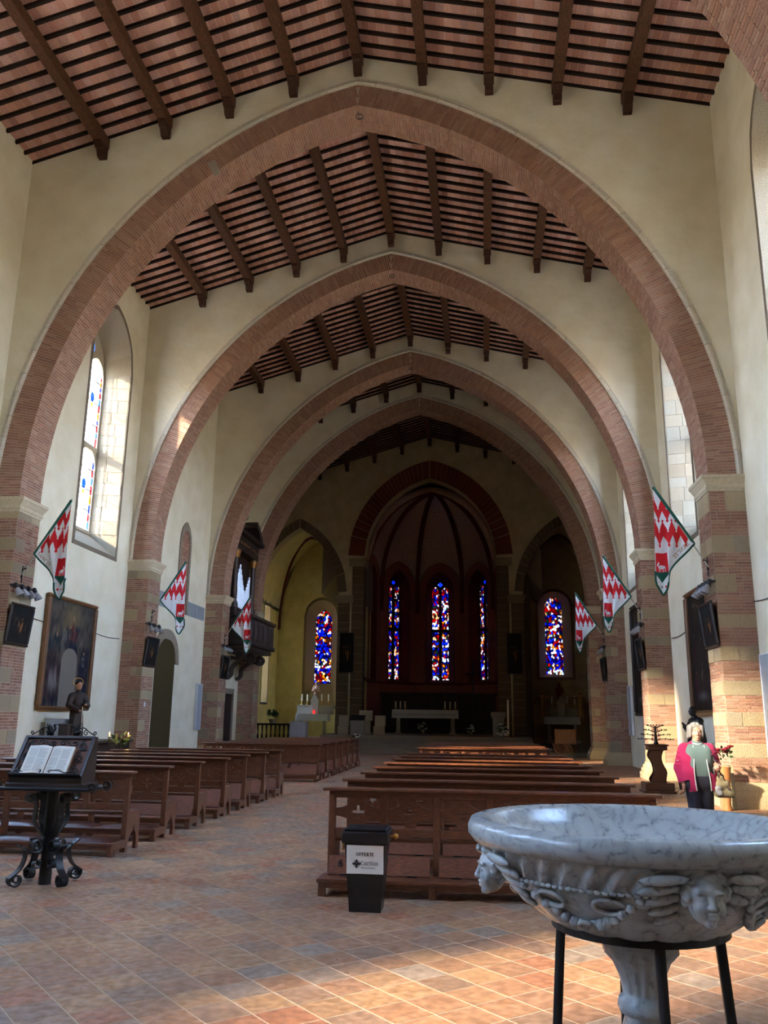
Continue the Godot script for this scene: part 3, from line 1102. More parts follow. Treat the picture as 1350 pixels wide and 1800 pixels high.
# ---------------------------------------------------------------- chancel end
func build_chancel() -> void:
	var w := setting("wall_chancel", "plastered end wall with three pointed arches")
	var z0 := -CHANCEL
	var ops := [[-7.95, 2.5, 8.8, 13.0], [0.0, 3.94, 11.0, 16.0], [7.95, 2.5, 8.8, 13.1]]
	var m := MB.new()
	var xs := []
	for i in 61:
		xs.append(-15.0 + 0.5 * i)
	for o in ops:
		for i in 41:
			xs.append(o[0] + o[1] * (i / 20.0 - 1.0))
	xs.sort()
	for i in xs.size() - 1:
		var a: float = xs[i]; var b: float = xs[i + 1]
		if b - a < 1e-5:
			continue
		var ya := 0.0; var yb := 0.0
		for o in ops:
			if absf((a + b) / 2.0 - o[0]) < o[1]:
				ya = o[2] + ogive(a - o[0], o[1], o[3] - o[2])
				yb = o[2] + ogive(b - o[0], o[1], o[3] - o[2])
		var ra := maxf(roof_y(a), EAVE_L) + 0.3
		var rb := maxf(roof_y(b), EAVE_L) + 0.3
		m.hexa([Vector3(a, ya, z0), Vector3(b, yb, z0), Vector3(b, yb, z0 - 1), Vector3(a, ya, z0 - 1), Vector3(a, ra, z0), Vector3(b, rb, z0), Vector3(b, rb, z0 - 1), Vector3(a, ra, z0 - 1)])
	put(m, "plaster", M.chancel_plaster, w)
	# archivolts laid in stone and brick, and the piers' caps
	for o in ops:
		var big: bool = o[1] > 3
		var wide := 0.98 if big else 0.5
		var n := 44 if big else 26
		for i in n:
			var v := MB.new()
			v.col = tone(c8(126, 66, 50) if big else c8(122, 108, 88), 0.12)
			var q := []
			for z in [0.03, -0.05]:
				for s in [[i + 0.03, 0.0], [i + 0.97, 0.0], [i + 0.97, 1.0], [i + 0.03, 1.0]]:
					var t: float = s[0] / n * 2.0 - 1.0
					var px: float = o[1] * signf(t) * pow(absf(t), 0.75)
					var inn := Vector2(px, ogive(px, o[1], o[3] - o[2]))
					var bx: float = px * (o[1] + wide) / o[1]
					var outp := Vector2(bx, ogive(bx, o[1] + wide, o[3] - o[2] + wide * 1.15))
					var pt := inn.lerp(outp, s[1])
					q.append(Vector3(o[0] + pt.x, o[2] + pt.y, z0 + z))
			v.hexa(q)
			put(v, "arch_stone", M.brick if big else M.stone, w)
		for s: float in [-1.0, 1.0]:
			var cap := MB.new()
			cap.col = tone(c8(150, 134, 108), 0.05)
			var x0: float = o[0] + s * o[1]
			for k in [[-0.45, -0.3, 0.04], [-0.3, -0.16, 0.1], [-0.16, 0.0, 0.18]]:
				cap.box(Vector3(minf(x0 - s * k[2], x0 + s * 0.9), o[2] + k[0], z0 - 1.1), Vector3(maxf(x0 - s * k[2], x0 + s * 0.9), o[2] + k[1], z0 + k[2]))
			put(cap, "impost", M.hewn, w)
			# the pier's ashlar skin below
			var y := 0.0
			while y < o[2] - 0.5:
				var hh := minf(rng.randf_range(0.38, 0.55), o[2] - 0.45 - y)
				var st := MB.new()
				st.col = tone(c8(112, 96, 74), 0.1)
				st.box(Vector3(minf(x0 - s * 0.012, x0 + s * 0.7), y + 0.006, z0 - 1.0), Vector3(maxf(x0 - s * 0.012, x0 + s * 0.7), y + hh - 0.006, z0 + 0.014))
				put(st, "stone_block", M.stone, w)
				y += hh
	# transept side walls and its low ceilings
	for side: int in [-1, 1]:
		var tw := setting("wall_transept", "dim side wall of the transept")
		var b := MB.new()
		b.box(Vector3(minf(side * 14.0, side * 15.0), 0, z0 - 0.5), Vector3(maxf(side * 14.0, side * 15.0), 17, -41.5))
		b.box(Vector3(minf(side * WALL_X, side * 15.0), 0, -42.0), Vector3(maxf(side * WALL_X, side * 15.0), 17, -41.0))
		b.box(Vector3(minf(side * (WALL_X - 0.05), side * 15.0), EAVE_L - 0.1, z0 - 0.5), Vector3(maxf(side * (WALL_X - 0.05), side * 15.0), EAVE_L + 0.6, -41.2))
		put(b, "plaster", M.chancel_plaster, tw)
	build_apse()
	build_chapel(-1)
	build_chapel(1)

func stained(seed_: int, w: int, h: int, dark := 1.0) -> ImageTexture:
	# a leaded mosaic: irregular pieces of coloured glass gathered into figures
	var im := Image.create(w, h, false, Image.FORMAT_RGB8)
	var r := RandomNumberGenerator.new()
	r.seed = seed_
	var hues := [c8(18, 40, 170), c8(10, 24, 110), c8(30, 84, 210), c8(190, 16, 30), c8(140, 8, 40), c8(232, 220, 210), c8(214, 226, 244), c8(220, 150, 20), c8(70, 20, 90), c8(20, 90, 70), c8(236, 196, 150), c8(120, 70, 30)]
	var cell := 7.5
	var nx := int(w / cell) + 2
	var ny := int(h / (cell * 1.5)) + 2
	var pts := []
	var cs := []
	for j in ny:
		var band := r.randi() % 4
		for i in nx:
			pts.append(Vector2((i + r.randf() - 0.5) * cell, (j + r.randf() - 0.5) * cell * 1.5))
			var pick: int = [r.randi() % 3, 3 + r.randi() % 3, 5 + r.randi() % 7, r.randi() % 12][(band + r.randi() % 2) % 4]
			cs.append(hues[pick])
	for y in h:
		for x in w:
			var gi := int(x / cell); var gj := int(y / (cell * 1.5))
			var d1 := 1e9; var d2 := 1e9; var who := 0
			for dj in range(-1, 3):
				for di in range(-1, 3):
					var a := gi + di; var b := gj + dj
					if a < 0 or b < 0 or a >= nx or b >= ny:
						continue
					var k := b * nx + a
					var q: Vector2 = pts[k] - Vector2(x, y)
					q.y *= 0.75
					var d := q.length_squared()
					if d < d1:
						d2 = d1; d1 = d; who = k
					elif d < d2:
						d2 = d
			var c: Color = cs[who]
			if sqrt(d2) - sqrt(d1) < 0.9:
				c = Color(0.01, 0.01, 0.012)
			im.set_pixel(x, y, Color(c.r * dark, c.g * dark, c.b * dark))
	return ImageTexture.create_from_image(im)

func glass_mat(called: String, tex: Texture2D) -> StandardMaterial3D:
	var m := mat(called, Color(1, 1, 1), 0.3, {"tex": tex, "backlight": Color(1, 1, 1)})
	m.vertex_color_use_as_albedo = false
	m.texture_repeat = false
	return m

# coloured lights: panes one above another in each lancet, the picture runs over all of them
func picture_window(win: Node3D, X: Transform3D, lights: Array, sill: float, apex: float, rows: Array, gm: Material) -> void:
	var bars := MB.new()
	var u_lo: float = lights[0][0]; var u_hi: float = lights[-1][1]
	for l in lights:
		for k in rows.size() - 1:
			var y0: float = rows[k]; var y1: float = rows[k + 1]
			if y1 - y0 < 0.3 and k + 2 < rows.size():
				continue
			var poly := PackedVector2Array()
			var head: bool = lights.size() > 1 and k == rows.size() - 2
			poly.append_array(PackedVector2Array([Vector2(l[0], y0), Vector2(l[1], y0)]))
			if head:
				var hw: float = (l[1] - l[0]) / 2.0
				var h := minf(hw * 1.5, y1 - y0 - 0.1)
				for i in range(0, 9):
					var px := hw * (1.0 - i / 4.0)
					poly.append(Vector2((l[0] + l[1]) / 2.0 + px, y1 - h + ogive(px, hw, h)))
			else:
				poly.append_array(PackedVector2Array([Vector2(l[1], y1), Vector2(l[0], y1)]))
			var p := MB.new()
			p.prism(poly, -0.006, 0.006, X, Rect2(u_lo, sill, u_hi - u_lo, apex - sill))
			put(p, "pane", gm, win)
			bars.obox(X * Transform3D(Basis(), Vector3((l[0] + l[1]) / 2.0, y0, 0)), Vector3((l[1] - l[0]) / 2.0, 0.018, 0.02))
	put(bars, "glazing_bar", M.lead, win)

func build_apse() -> void:
	var w := setting("wall_apse", "dark red polygonal apse with a ribbed vault")
	var cs := [Vector2(-3.94, -50.8), Vector2(-4.35, -53.6), Vector2(-3.7, -56.6), Vector2(-1.4, -58.6), Vector2(1.75, -58.6), Vector2(3.85, -56.6), Vector2(4.35, -53.6), Vector2(3.94, -50.8)]
	var key := Vector3(0.05, 16.2, -54.0)
	var spring := 10.4
	var rise := 2.0
	for i in cs.size():
		var a: Vector2 = cs[i]; var b: Vector2 = cs[(i + 1) % cs.size()]
		var front := i == cs.size() - 1
		var L := a.distance_to(b)
		var ux := Vector3(b.x - a.x, 0, b.y - a.y) / L
		var X := Transform3D(Basis(ux, Vector3.UP, ux.cross(Vector3.UP)), Vector3(a.x, 0, a.y))
		var lun := func(u: float) -> float: return spring + ogive(u - L / 2.0, L / 2.0, minf(rise, L * 0.62) if not front else 5.0)
		if not front:
			var op := {}
			var ww: float = {2: 0.72, 3: 0.78, 4: 0.72, 1: 0.55, 5: 0.55}.get(i, 0.0)
			if ww > 0:
				op = {"c": L / 2.0, "w": ww + 0.12, "sill": 4.1, "spring": 10.3, "apex": 11.6, "w1": ww * 0.82, "sill1": 4.3, "spring1": 10.1, "apex1": 11.3, "depth": 0.7, "reveal": c8(150, 100, 84), "frame": 0.1, "frame_tone": c8(120, 80, 68)}
			panel(w, X, 0, L, 0, lun, op, M.apse_plaster, M.apse_plaster, 1.0)
			if ww > 0:
				var win := setting("window_%d" % (20 + i), "stained glass window of the apse")
				var g := glass_mat("apse_glass_%d" % i, stained(100 + i, 80, 420, 0.92))
				var XW := X * Transform3D(Basis(), Vector3(L / 2.0, 0, -0.75))
				var q := ww * 0.82
				picture_window(win, XW, [[-q + 0.02, -0.06], [0.06, q - 0.02]], 4.3, 11.2, [4.2, 5.4, 6.5, 7.58, 7.72, 8.8, 9.85, 10.75], g)
				var tr := MB.new()
				tr.col = tone(c8(60, 42, 38), 0.05)
				tr.obox(XW * Transform3D(Basis(), Vector3(0, 7.3, 0)), Vector3(0.09, 3.1, 0.09))
				tr.obox(XW * Transform3D(Basis(), Vector3(0, 7.65, 0)), Vector3(q, 0.1, 0.08))
				for s: float in [-1.0, 1.0]:
					tr.obox(XW * Transform3D(Basis(), Vector3(s * (q - 0.03), 7.3, 0)), Vector3(0.04, 3.1, 0.08))
					# head plate, halved, with a four-lobed eye
					var poly := PackedVector2Array([Vector2(0, 11.35)])
					for k in range(7, -1, -1):
						var px := q * (1.0 - k / 8.0)
						poly.append(Vector2(px, 10.1 + ogive(px, q, 1.2) + 0.03))
					var hw := (q - 0.15) / 2.0
					for k in range(0, 9):
						var px := hw * (1.0 - k / 4.0)
						poly.append(Vector2(0.09 + hw + px, 10.75 - minf(hw * 1.5, 0.8) + ogive(px, hw, minf(hw * 1.5, 0.8))))
					poly.append(Vector2(0, 10.1))
					for k in 9:
						var t := -PI / 2 + PI * k / 8.0
						var rr := 0.17 * (0.7 + 0.3 * absf(cos(2.0 * t)))
						poly.append(Vector2(maxf(0.0, cos(t) * rr), 10.88 + sin(t) * rr))
					tr.prism(poly, -0.06, 0.06, XW * Transform3D(Basis.from_scale(Vector3(s, 1, 1)), Vector3.ZERO))
				put(tr, "tracery", M.stone, win)
				var ey := MB.new()
				ey.col = c8(40, 90, 230).srgb_to_linear()
				ey.obox(XW * Transform3D(Basis(), Vector3(0, 10.88, 0)), Vector3(0.16, 0.16, 0.006))
				put(ey, "eye_pane", M.colour_glass, win)
		# web of the vault over this side
		var g := []
		var n := 12
		for t in 9:
			var row := []
			var th := t / 8.0 * PI / 2
			for s in n + 1:
				var u := L * s / n
				var wp := X * Vector3(u, lun.call(u), 0)
				var h := 1.0 - cos(th)
				row.append(Vector3(lerpf(wp.x, key.x, h), lerpf(wp.y, key.y, sin(th)), lerpf(wp.z, key.z, h)))
			g.append(row)
		for r in g:
			r.reverse()
		var web := MB.new()
		web.grid(g)
		put(web, "vault_web", M.apse_vault, w)
		# rib at the corner
		var path := []
		var foot := Vector3(a.x, spring, a.y)
		for t in 13:
			var th := t / 12.0 * PI / 2
			var h := 1.0 - cos(th)
			var p := Vector3(lerpf(foot.x, key.x, h), lerpf(foot.y, key.y, sin(th)), lerpf(foot.z, key.z, h))
			path.append(p + Vector3(key.x - foot.x, -2, key.z - foot.z).normalized() * 0.06)
		path.push_front(path[0] - Vector3(0, 1.6, 0))
		if i > 0 and i < 7:
			var rb := MB.new()
			rb.tube(path, 0.15, 6)
			put(rb, "rib", M.apse_rib, w)
	var boss := MB.new()
	boss.lathe([Vector2(0.0, -0.16), Vector2(0.25, -0.12), Vector2(0.34, 0.0), Vector2(0.3, 0.1)], 12, Transform3D(Basis(), key - Vector3(0, 0.05, 0)))
	put(boss, "boss", M.apse_rib, w)
	# a shell over the vault keeps the sky out
	var cover := MB.new()
	cover.box(Vector3(-6.5, 16.6, -61), Vector3(6.5, 17.4, -50.5))
	for s: float in [-1.0, 1.0]:
		cover.hexa([Vector3(s * 4.0, 12.6, -50.5), Vector3(s * 6.6, 9.0, -50.5), Vector3(s * 6.6, 9.0, -61), Vector3(s * 4.0, 12.6, -61), Vector3(s * 4.0, 17, -50.5), Vector3(s * 6.6, 17, -50.5), Vector3(s * 6.6, 17, -61), Vector3(s * 4.0, 17, -61)])
	cover.hexa([Vector3(-6.5, 12.9, -58.6), Vector3(6.5, 12.9, -58.6), Vector3(6.5, 11.6, -60.5), Vector3(-6.5, 11.6, -60.5), Vector3(-6.5, 17, -58.6), Vector3(6.5, 17, -58.6), Vector3(6.5, 17, -61), Vector3(-6.5, 17, -61)])
	# unseen corner buttresses and upper wall, closing gaps where sky leaked in
	for i in range(1, 7):
		var o: Vector2 = cs[i] - Vector2(0.0, -54.0)
		var d := Vector3(o.x, 0, o.y).normalized()
		cover.obox(Transform3D(Basis(Vector3.UP, atan2(d.x, d.z)), Vector3(cs[i].x, 8.5, cs[i].y) + d * 0.95), Vector3(0.6, 8.5, 0.75))
	for i in 7:
		if i < 7:
			var a: Vector2 = cs[i]; var b: Vector2 = cs[i + 1]
			var L := a.distance_to(b)
			var ux := Vector3(b.x - a.x, 0, b.y - a.y) / L
			cover.obox(Transform3D(Basis(ux, Vector3.UP, ux.cross(Vector3.UP)), Vector3((a.x + b.x) / 2, 14.3, (a.y + b.y) / 2) - ux.cross(Vector3.UP) * 1.2), Vector3(L / 2 + 0.6, 2.9, 0.2))
	put(cover, "outer_roof", M.grey_stone, w)
	# string course under the windows
	var sc := MB.new()
	for i in 7:
		var a: Vector2 = cs[i]; var b: Vector2 = cs[i + 1]
		var L := a.distance_to(b)
		var ux := Vector3(b.x - a.x, 0, b.y - a.y) / L
		sc.obox(Transform3D(Basis(ux, Vector3.UP, ux.cross(Vector3.UP)), Vector3((a.x + b.x) / 2, 4.0, (a.y + b.y) / 2)), Vector3(L / 2, 0.07, 0.1))
	put(sc, "string_course", M.apse_rib, w)

func build_chapel(side: int) -> void:
	var w := setting("wall_chapel", "yellow plastered side chapel" if side < 0 else "dark side chapel")
	var cx := side * 7.95
	var z0 := -CHANCEL - 1.0
	var zb := z0 - 5.3
	var hw := 2.62
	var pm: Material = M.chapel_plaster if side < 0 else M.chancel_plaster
	var tp := func(u: float) -> float: return 8.8 + ogive(u - hw, hw, 4.6)
	# back wall with its window
	var X := Transform3D(Basis(), Vector3(cx - hw, 0, zb))
	var c := hw + (0.35 if side < 0 else -0.22)
	var op := {"c": c, "w": 1.05, "sill": 2.4, "spring": 8.3, "apex": 9.4, "w1": 0.56, "sill1": 3.9, "spring1": 8.0, "apex1": 8.85, "depth": 0.8, "reveal": c8(176, 160, 126), "frame": 0.16, "frame_tone": c8(150, 134, 104)}
	if side > 0:
		op.merge({"sill": 4.4, "spring": 8.9, "apex": 9.9, "sill1": 4.6, "spring1": 8.9, "apex1": 9.7}, true)
	panel(w, X, 0, 2 * hw, 0, tp, op, pm, M.stone)
	var win := setting("window_%d" % (30 if side < 0 else 31), "stained glass window in the side chapel")
	var XW := X * Transform3D(Basis(), Vector3(c, 0, -0.82))
	var y0: float = op.sill1; var y1: float = op.apex1
	var rows := []
	for i in 5:
		rows.append(lerpf(y0 - 0.05, y1 + 0.08, i / 4.0))
	picture_window(win, XW, [[-0.62, 0.62]], y0, y1, rows, glass_mat("chapel_glass_%d" % side, stained(300 + side, 80, 320, 0.92)))
	# side walls, vault
	for s: float in [-1.0, 1.0]:
		var lit: bool = side < 0 and s < 0
		var XS := Transform3D(Basis(Vector3(0, 0, s), Vector3.UP, Vector3(-s, 0, 0)), Vector3(cx + s * hw, 0, 0))
		var u0 := minf(s * z0, s * zb); var u1 := maxf(s * z0, s * zb)
		var o2 := {}
		if lit:
			o2 = {"c": s * (z0 - 2.2), "w": 0.75, "sill": 2.6, "spring": 8.2, "apex": 9.2, "w1": 0.45, "sill1": 2.9, "spring1": 8.0, "apex1": 8.7, "depth": 0.8, "frame": 0.14, "reveal": c8(176, 160, 126)}
		panel(w, XS, u0, u1, 0, func(_u): return 8.85, o2, pm, M.stone)
		if lit:
			var w2 := setting("window_32", "clear side window of the chapel")
			var XG := XS * Transform3D(Basis(), Vector3(o2.c, 0, -0.85))
			for i in 6:
				var p := MB.new()
				p.obox(XG * Transform3D(Basis(), Vector3(0, 3.4 + i, 0)), Vector3(0.46, 0.48, 0.005))
				put(p, "pane", M.clear_glass, w2)
	var g := []
	for k in 2:
		var row := []
		for i in 25:
			var u := 2 * hw * i / 24.0
			row.append(Vector3(cx - hw + u, tp.call(u), z0 + 0.1 if k == 0 else zb - 0.1))
		g.append(row)
	var vl := MB.new()
	vl.grid(g)
	put(vl, "vault", pm, w)
	var rf := MB.new()
	rf.box(Vector3(cx - hw - 1.2, 13.5, zb - 1.2), Vector3(cx + hw + 1.2, 14.0, z0 + 0.2))
	for s: float in [-1.0, 1.0]:
		rf.box(Vector3(minf(cx + s * hw, cx + s * (hw + 1.2)), 8.6, zb - 1.2), Vector3(maxf(cx + s * hw, cx + s * (hw + 1.2)), 13.8, z0 + 0.2))
	rf.box(Vector3(cx - hw - 1.0, 9.6, zb - 1.2), Vector3(cx + hw + 1.0, 13.8, zb - 1.0))
	put(rf, "outer_roof", M.grey_stone, w)
	# diagonal ribs
	for s: float in [-1.0, 1.0]:
		var path := []
		for i in 13:
			var th := i / 12.0 * PI / 2
			path.append(Vector3(lerpf(cx + s * (hw - 0.1), cx, 1 - cos(th)), lerpf(7.4, 13.1, sin(th)), lerpf(zb + 0.2, zb + 2.8, 1 - cos(th))))
		var rb := MB.new()
		rb.tube(path, 0.09, 6)
		put(rb, "rib", M.apse_rib, w)

# ---------------------------------------------------------------- pews
func furniture_materials() -> void:
	var wt := noise_tex(31, 0.03, [[0.0, c8(58, 31, 18)], [0.4, c8(92, 51, 30)], [0.6, c8(108, 62, 37)], [1.0, c8(136, 84, 52)]], 512)
	mat("pew", Color(1, 1, 1), 0.36, {"tex": wt, "scale": Vector3(0.5, 7, 7), "own": true, "spec": 0.5, "coat": 0.5, "coat_rough": 0.28})
	mat("pew_up", Color(1, 1, 1), 0.36, {"tex": wt, "scale": Vector3(7, 0.6, 7), "own": true, "spec": 0.5, "coat": 0.5, "coat_rough": 0.28})
	mat("flap", c8(176, 124, 92), 0.6, {"tex": wt, "scale": Vector3(0.7, 6, 6), "own": true})
	M.flap.albedo_color = Color(1.15, 1.1, 1.05)
	mat("leather", c8(70, 36, 26), 0.34, {"spec": 0.5})
	mat("brass", c8(190, 150, 80), 0.35, {"metal": 0.9})

func pew(cushions: bool) -> Node3D:
	var p := Node3D.new()
	add_child(p)
	var half := 1.63
	var m := MB.new()
	m.cbox(Vector3(-half - 0.05, 0.935, -0.09), Vector3(half + 0.05, 0.965, 0.11), 0.008)
	put(m, "book_rail", M.pew, p)
	m = MB.new()
	m.cbox(Vector3(-half, 0.865, -0.02), Vector3(half, 0.935, 0.02), 0.004)
	put(m, "top_rail", M.pew, p)
	m = MB.new()
	m.cbox(Vector3(-half, 0.49, -0.02), Vector3(half, 0.575, 0.02), 0.004)
	put(m, "lower_rail", M.pew, p)
	var step := (2 * half - 0.07) / 6.0
	for i in 7:
		var x := -half + 0.035 + i * step
		m = MB.new()
		var main := i % 3 == 0 or i == 2 or i == 4
		m.cbox(Vector3(x - 0.035, 0.0 if main else 0.5, -0.035), Vector3(x + 0.035, 0.9, 0.032), 0.005)
		put(m, "post", M.pew_up, p)
		if i == 6:
			continue
		m = MB.new()
		var w := (step - 0.06) / 2.0
		for s: float in [-1.0, 1.0]:
			var poly := PackedVector2Array([Vector2(0, 0.15), Vector2(0.055, 0.15)])
			for k in range(1, 7):     # concave shoulder
				var t := k / 7.0 * PI / 2
				poly.append(Vector2(0.055 + (w - 0.055) * (1 - cos(t)), 0.045 + 0.105 * (1 - sin(t))))
			poly.append_array(PackedVector2Array([Vector2(w, 0.04), Vector2(w, -0.03)]))
			for k in range(6, 0, -1):
				var t := k / 7.0 * PI / 2
				poly.append(Vector2(0.055 + (w - 0.055) * (1 - cos(t)), -0.035 - 0.1 * (1 - sin(t))))
			poly.append_array(PackedVector2Array([Vector2(0.05, -0.145), Vector2(0, -0.145), Vector2(0, -0.062), Vector2(0.014, -0.062), Vector2(0.014, -0.004), Vector2(0.064, -0.004), Vector2(0.064, 0.022), Vector2(0.014, 0.022), Vector2(0.014, 0.072), Vector2(0, 0.072)]))
			m.prism(poly, -0.013, 0.013, Transform3D(Basis.from_scale(Vector3(s, 1, 1)), Vector3(x + step / 2.0, 0.722, 0)))
		put(m, "panel", M.pew, p)
	m = MB.new()
	m.cbox(Vector3(-half, 0.445, -0.43), Vector3(half, 0.475, -0.02), 0.006)
	put(m, "seat", M.pew, p)
	for s: float in [-1.0, 1.0]:
		m = MB.new()
		var poly := PackedVector2Array([Vector2(0.03, 0), Vector2(0.03, 0.45), Vector2(-0.41, 0.45), Vector2(-0.41, 0), Vector2(-0.33, 0), Vector2(-0.335, 0.1), Vector2(-0.3, 0.2), Vector2(-0.25, 0.24), Vector2(-0.23, 0.31), Vector2(-0.21, 0.24), Vector2(-0.14, 0.2), Vector2(-0.06, 0.1), Vector2(-0.05, 0)])
		m.prism(poly, -0.022, 0.022, Transform3D(Basis(Vector3(0, 0, 1), Vector3.UP, Vector3(-1, 0, 0)), Vector3(s * (half - 0.03), 0, 0)))
		put(m, "end_board", M.pew_up, p)
	# kneeler for the row behind
	m = MB.new()
	m.cbox(Vector3(-half - 0.03, 0.125, 0.1), Vector3(half + 0.03, 0.16, 0.46), 0.006)
	m.cbox(Vector3(-half, 0.075, 0.41), Vector3(half, 0.126, 0.435), 0.004)
	put(m, "kneeler", M.pew, p)
	for x: float in [-half + 0.02, -0.55, 0.55, half - 0.02]:
		m = MB.new()
		m.cbox(Vector3(x - 0.035, 0, 0.36), Vector3(x + 0.035, 0.126, 0.44), 0.005)
		m.cbox(Vector3(x - 0.03, 0.06, 0.0), Vector3(x + 0.03, 0.126, 0.37), 0.004)
		put(m, "kneeler_foot", M.pew_up, p)
	if cushions:
		for k in 4:
			var a := -half + k * half / 2.0 + 0.01
			m = MB.new()
			var g := []
			for j in 9:
				var row := []
				for i in 13:
					var u := i / 12.0; var v := j / 8.0
					var puff := 0.055 * pow(sin(PI * clampf(u, 0.0, 1.0)), 0.35) * pow(sin(PI * clampf(v, 0.0, 1.0)), 0.35)
					row.append(Vector3(a + u * (half / 2.0 - 0.02), 0.162 + puff, 0.45 - v * 0.33))
				g.append(row)
			m.grid(g)
			put(m, "kneeler_cushion", M.leather, p)
	else:
		for k in 3:
			var a := -half + 0.03 + k * 1.09
			m = MB.new()
			m.obox(Transform3D(Basis(Vector3.RIGHT, -0.42), Vector3(a + 0.51, 0.245, 0.17)), Vector3(0.5, 0.09, 0.011))
			put(m, "folding_shelf", M.flap, p)
		m = MB.new()
		for k in 3:
			for h: float in [0.18, 0.84]:
				m.cbox(Vector3(-half + 0.03 + k * 1.09 + h - 0.05, 0.16, 0.205), Vector3(-half + 0.03 + k * 1.09 + h + 0.05, 0.172, 0.24), 0.002)
		put(m, "hinge", M.iron, p)
	return p

func place_pews() -> void:
	var plain := pew(false)
	var soft := pew(true)
	plain.name = "pew_pattern"
	soft.name = "pew_soft_pattern"
	var rows := [[3.05, 1], [-3.06, -1]]
	var right := []
	for k in 8:
		right.append(-9.05 - 1.37 * k)
	for z in [-22.4, -23.7, -25.0, -26.4, -27.8]:
		right.append(z)
	var left := []
	for k in 7:
		left.append(-10.85 - 1.37 * k)
	for z in [-23.7, -25.0, -26.3, -27.6, -28.9, -30.2, -31.5]:
		left.append(z)
	var nth := ["first", "second", "third", "fourth", "fifth", "sixth", "seventh", "eighth"]
	for s in [[3.05, right, 8, "right"], [-3.06, left, 7, "left"]]:
		for i in s[1].size():
			var soft_one: bool = s[0] < 0 and i < 2
			var o: Node3D = (soft if soft_one else plain).duplicate()
			o.name = numbered("pew")
			add_child(o)
			o.position = Vector3(s[0] + rng.randf_range(-0.02, 0.02), 0, s[1][i])
			var front: bool = i < s[2]
			var row: String = nth[i if front else i - s[2]]
			var lab := "brown wooden pew with cut-out crosses, %s of the %s %s block from the entrance" % [row, "near" if front else "far", s[3]]
			if soft_one:
				lab = "brown wooden pew with leather kneeler cushions, %s from the iron lectern" % row
			elif i == 0 and s[0] > 0:
				lab = "brown wooden pew with cut-out crosses standing behind the black offering bin"
			tag(o, lab, "pew", "wooden pews with cut-out crosses")
			if i == 0 and s[0] > 0:
				var t := TextMesh.new()
				t.text = "6"; t.font_size = 24; t.pixel_size = 0.0042; t.depth = 0.002
				put_mesh(t, "number", M.black, o, Transform3D(Basis(Vector3.RIGHT, -0.42), Vector3(-1.47, 0.265, 0.178)))
	plain.free()
	soft.free()

# ---------------------------------------------------------------- offering bin
func offering_bin() -> void:
	var t := thing("offering_bin", "black offering bin with lid and white paper sign beside the pew", "bin", Vector3(1.96, 0, -8.12))
	var m := MB.new()
	var taper := func(mb: MB, y0: float, y1: float, a: float, b: float, d0: float, d1: float) -> void:
		var q := []
		for k in [[y0, a, d0], [y1, b, d1]]:
			q.append_array([Vector3(-k[1], k[0], -k[2]), Vector3(k[1], k[0], -k[2]), Vector3(k[1], k[0], k[2]), Vector3(-k[1], k[0], k[2])])
		mb.hexa(q)
	taper.call(m, 0.0, 0.585, 0.14, 0.185, 0.12, 0.165)
	put(m, "body", M.bin, t)
	m = MB.new()
	m.cbox(Vector3(-0.21, 0.575, -0.19), Vector3(0.21, 0.675, 0.19), 0.01)
	m.cbox(Vector3(-0.19, 0.675, -0.17), Vector3(0.19, 0.7, 0.17), 0.012)
	m.cbox(Vector3(-0.1, 0.7, -0.012), Vector3(0.1, 0.703, 0.012), 0.001)
	put(m, "lid", M.bin, t)
	m = MB.new()
	m.ball(Vector3(0.255, 0.62, 0.0), Vector3(0.028, 0.028, 0.028), 12, 8)
	m.tube([Vector3(0.205, 0.62, 0), Vector3(0.24, 0.62, 0)], 0.013, 8)
	put(m, "knob", M.brass, t)
	m = MB.new()
	m.cbox(Vector3(-0.226, 0.5, -0.02), Vector3(-0.212, 0.62, 0.04), 0.003)
	put(m, "hasp", M.brass, t)
	# the paper lies on the sloping front
	var lean := atan2(0.045, 0.585)
	var X := Transform3D(Basis(Vector3.RIGHT, lean), Vector3(0, 0.44, 0.1555))
	m = MB.new()
	var g := []
	for j in 5:
		var row := []
		for i in 7:
			row.append(X * Vector3(-0.165 + 0.055 * i, -0.12 + 0.06 * j, 0.003 + 0.0018 * sin(i * 1.7 + j) + 0.001 * cos(j * 2.0)))
		g.append(row)
	m.grid(g)
	var sign_ := put(m, "paper_sign", M.paper, t)
	for w in [["OFFERTE", 0.045, 0.0, 0.0027, "Droid Sans", true], ["Caritas", -0.03, 0.04, 0.0033, "Droid Serif", false], ["Parrocchiale 2", -0.068, 0.03, 0.0014, "Droid Sans", false]]:
		var tm := TextMesh.new()
		var f := SystemFont.new()
		f.font_names = PackedStringArray([w[4]])
		f.font_weight = 700 if w[5] else 400
		tm.font = f
		tm.text = w[0]; tm.font_size = 16; tm.pixel_size = w[3] * 0.9; tm.depth = 0.001
		put_mesh(tm, "lettering", M.ink, sign_, X * Transform3D(Basis(), Vector3(w[2], w[1], 0.0065)))
	# emblem: a cross between four fans
	m = MB.new()
	var c := Vector3(-0.075, -0.035, 0.0065)
	for k in 4:
		var B := Basis(Vector3.BACK, k * PI / 2)
		m.obox(X * Transform3D(B, c + B * Vector3(0.02, 0, 0)), Vector3(0.017, 0.006, 0.0006))
		for j in 3:
			var B2 := Basis(Vector3.BACK, k * PI / 2 + PI / 4 + (j - 1) * 0.42)
			m.obox(X * Transform3D(B2, c + B2 * Vector3(0.021, 0, 0)), Vector3(0.012, 0.0026, 0.0006))
	put(m, "emblem", M.ink, sign_)

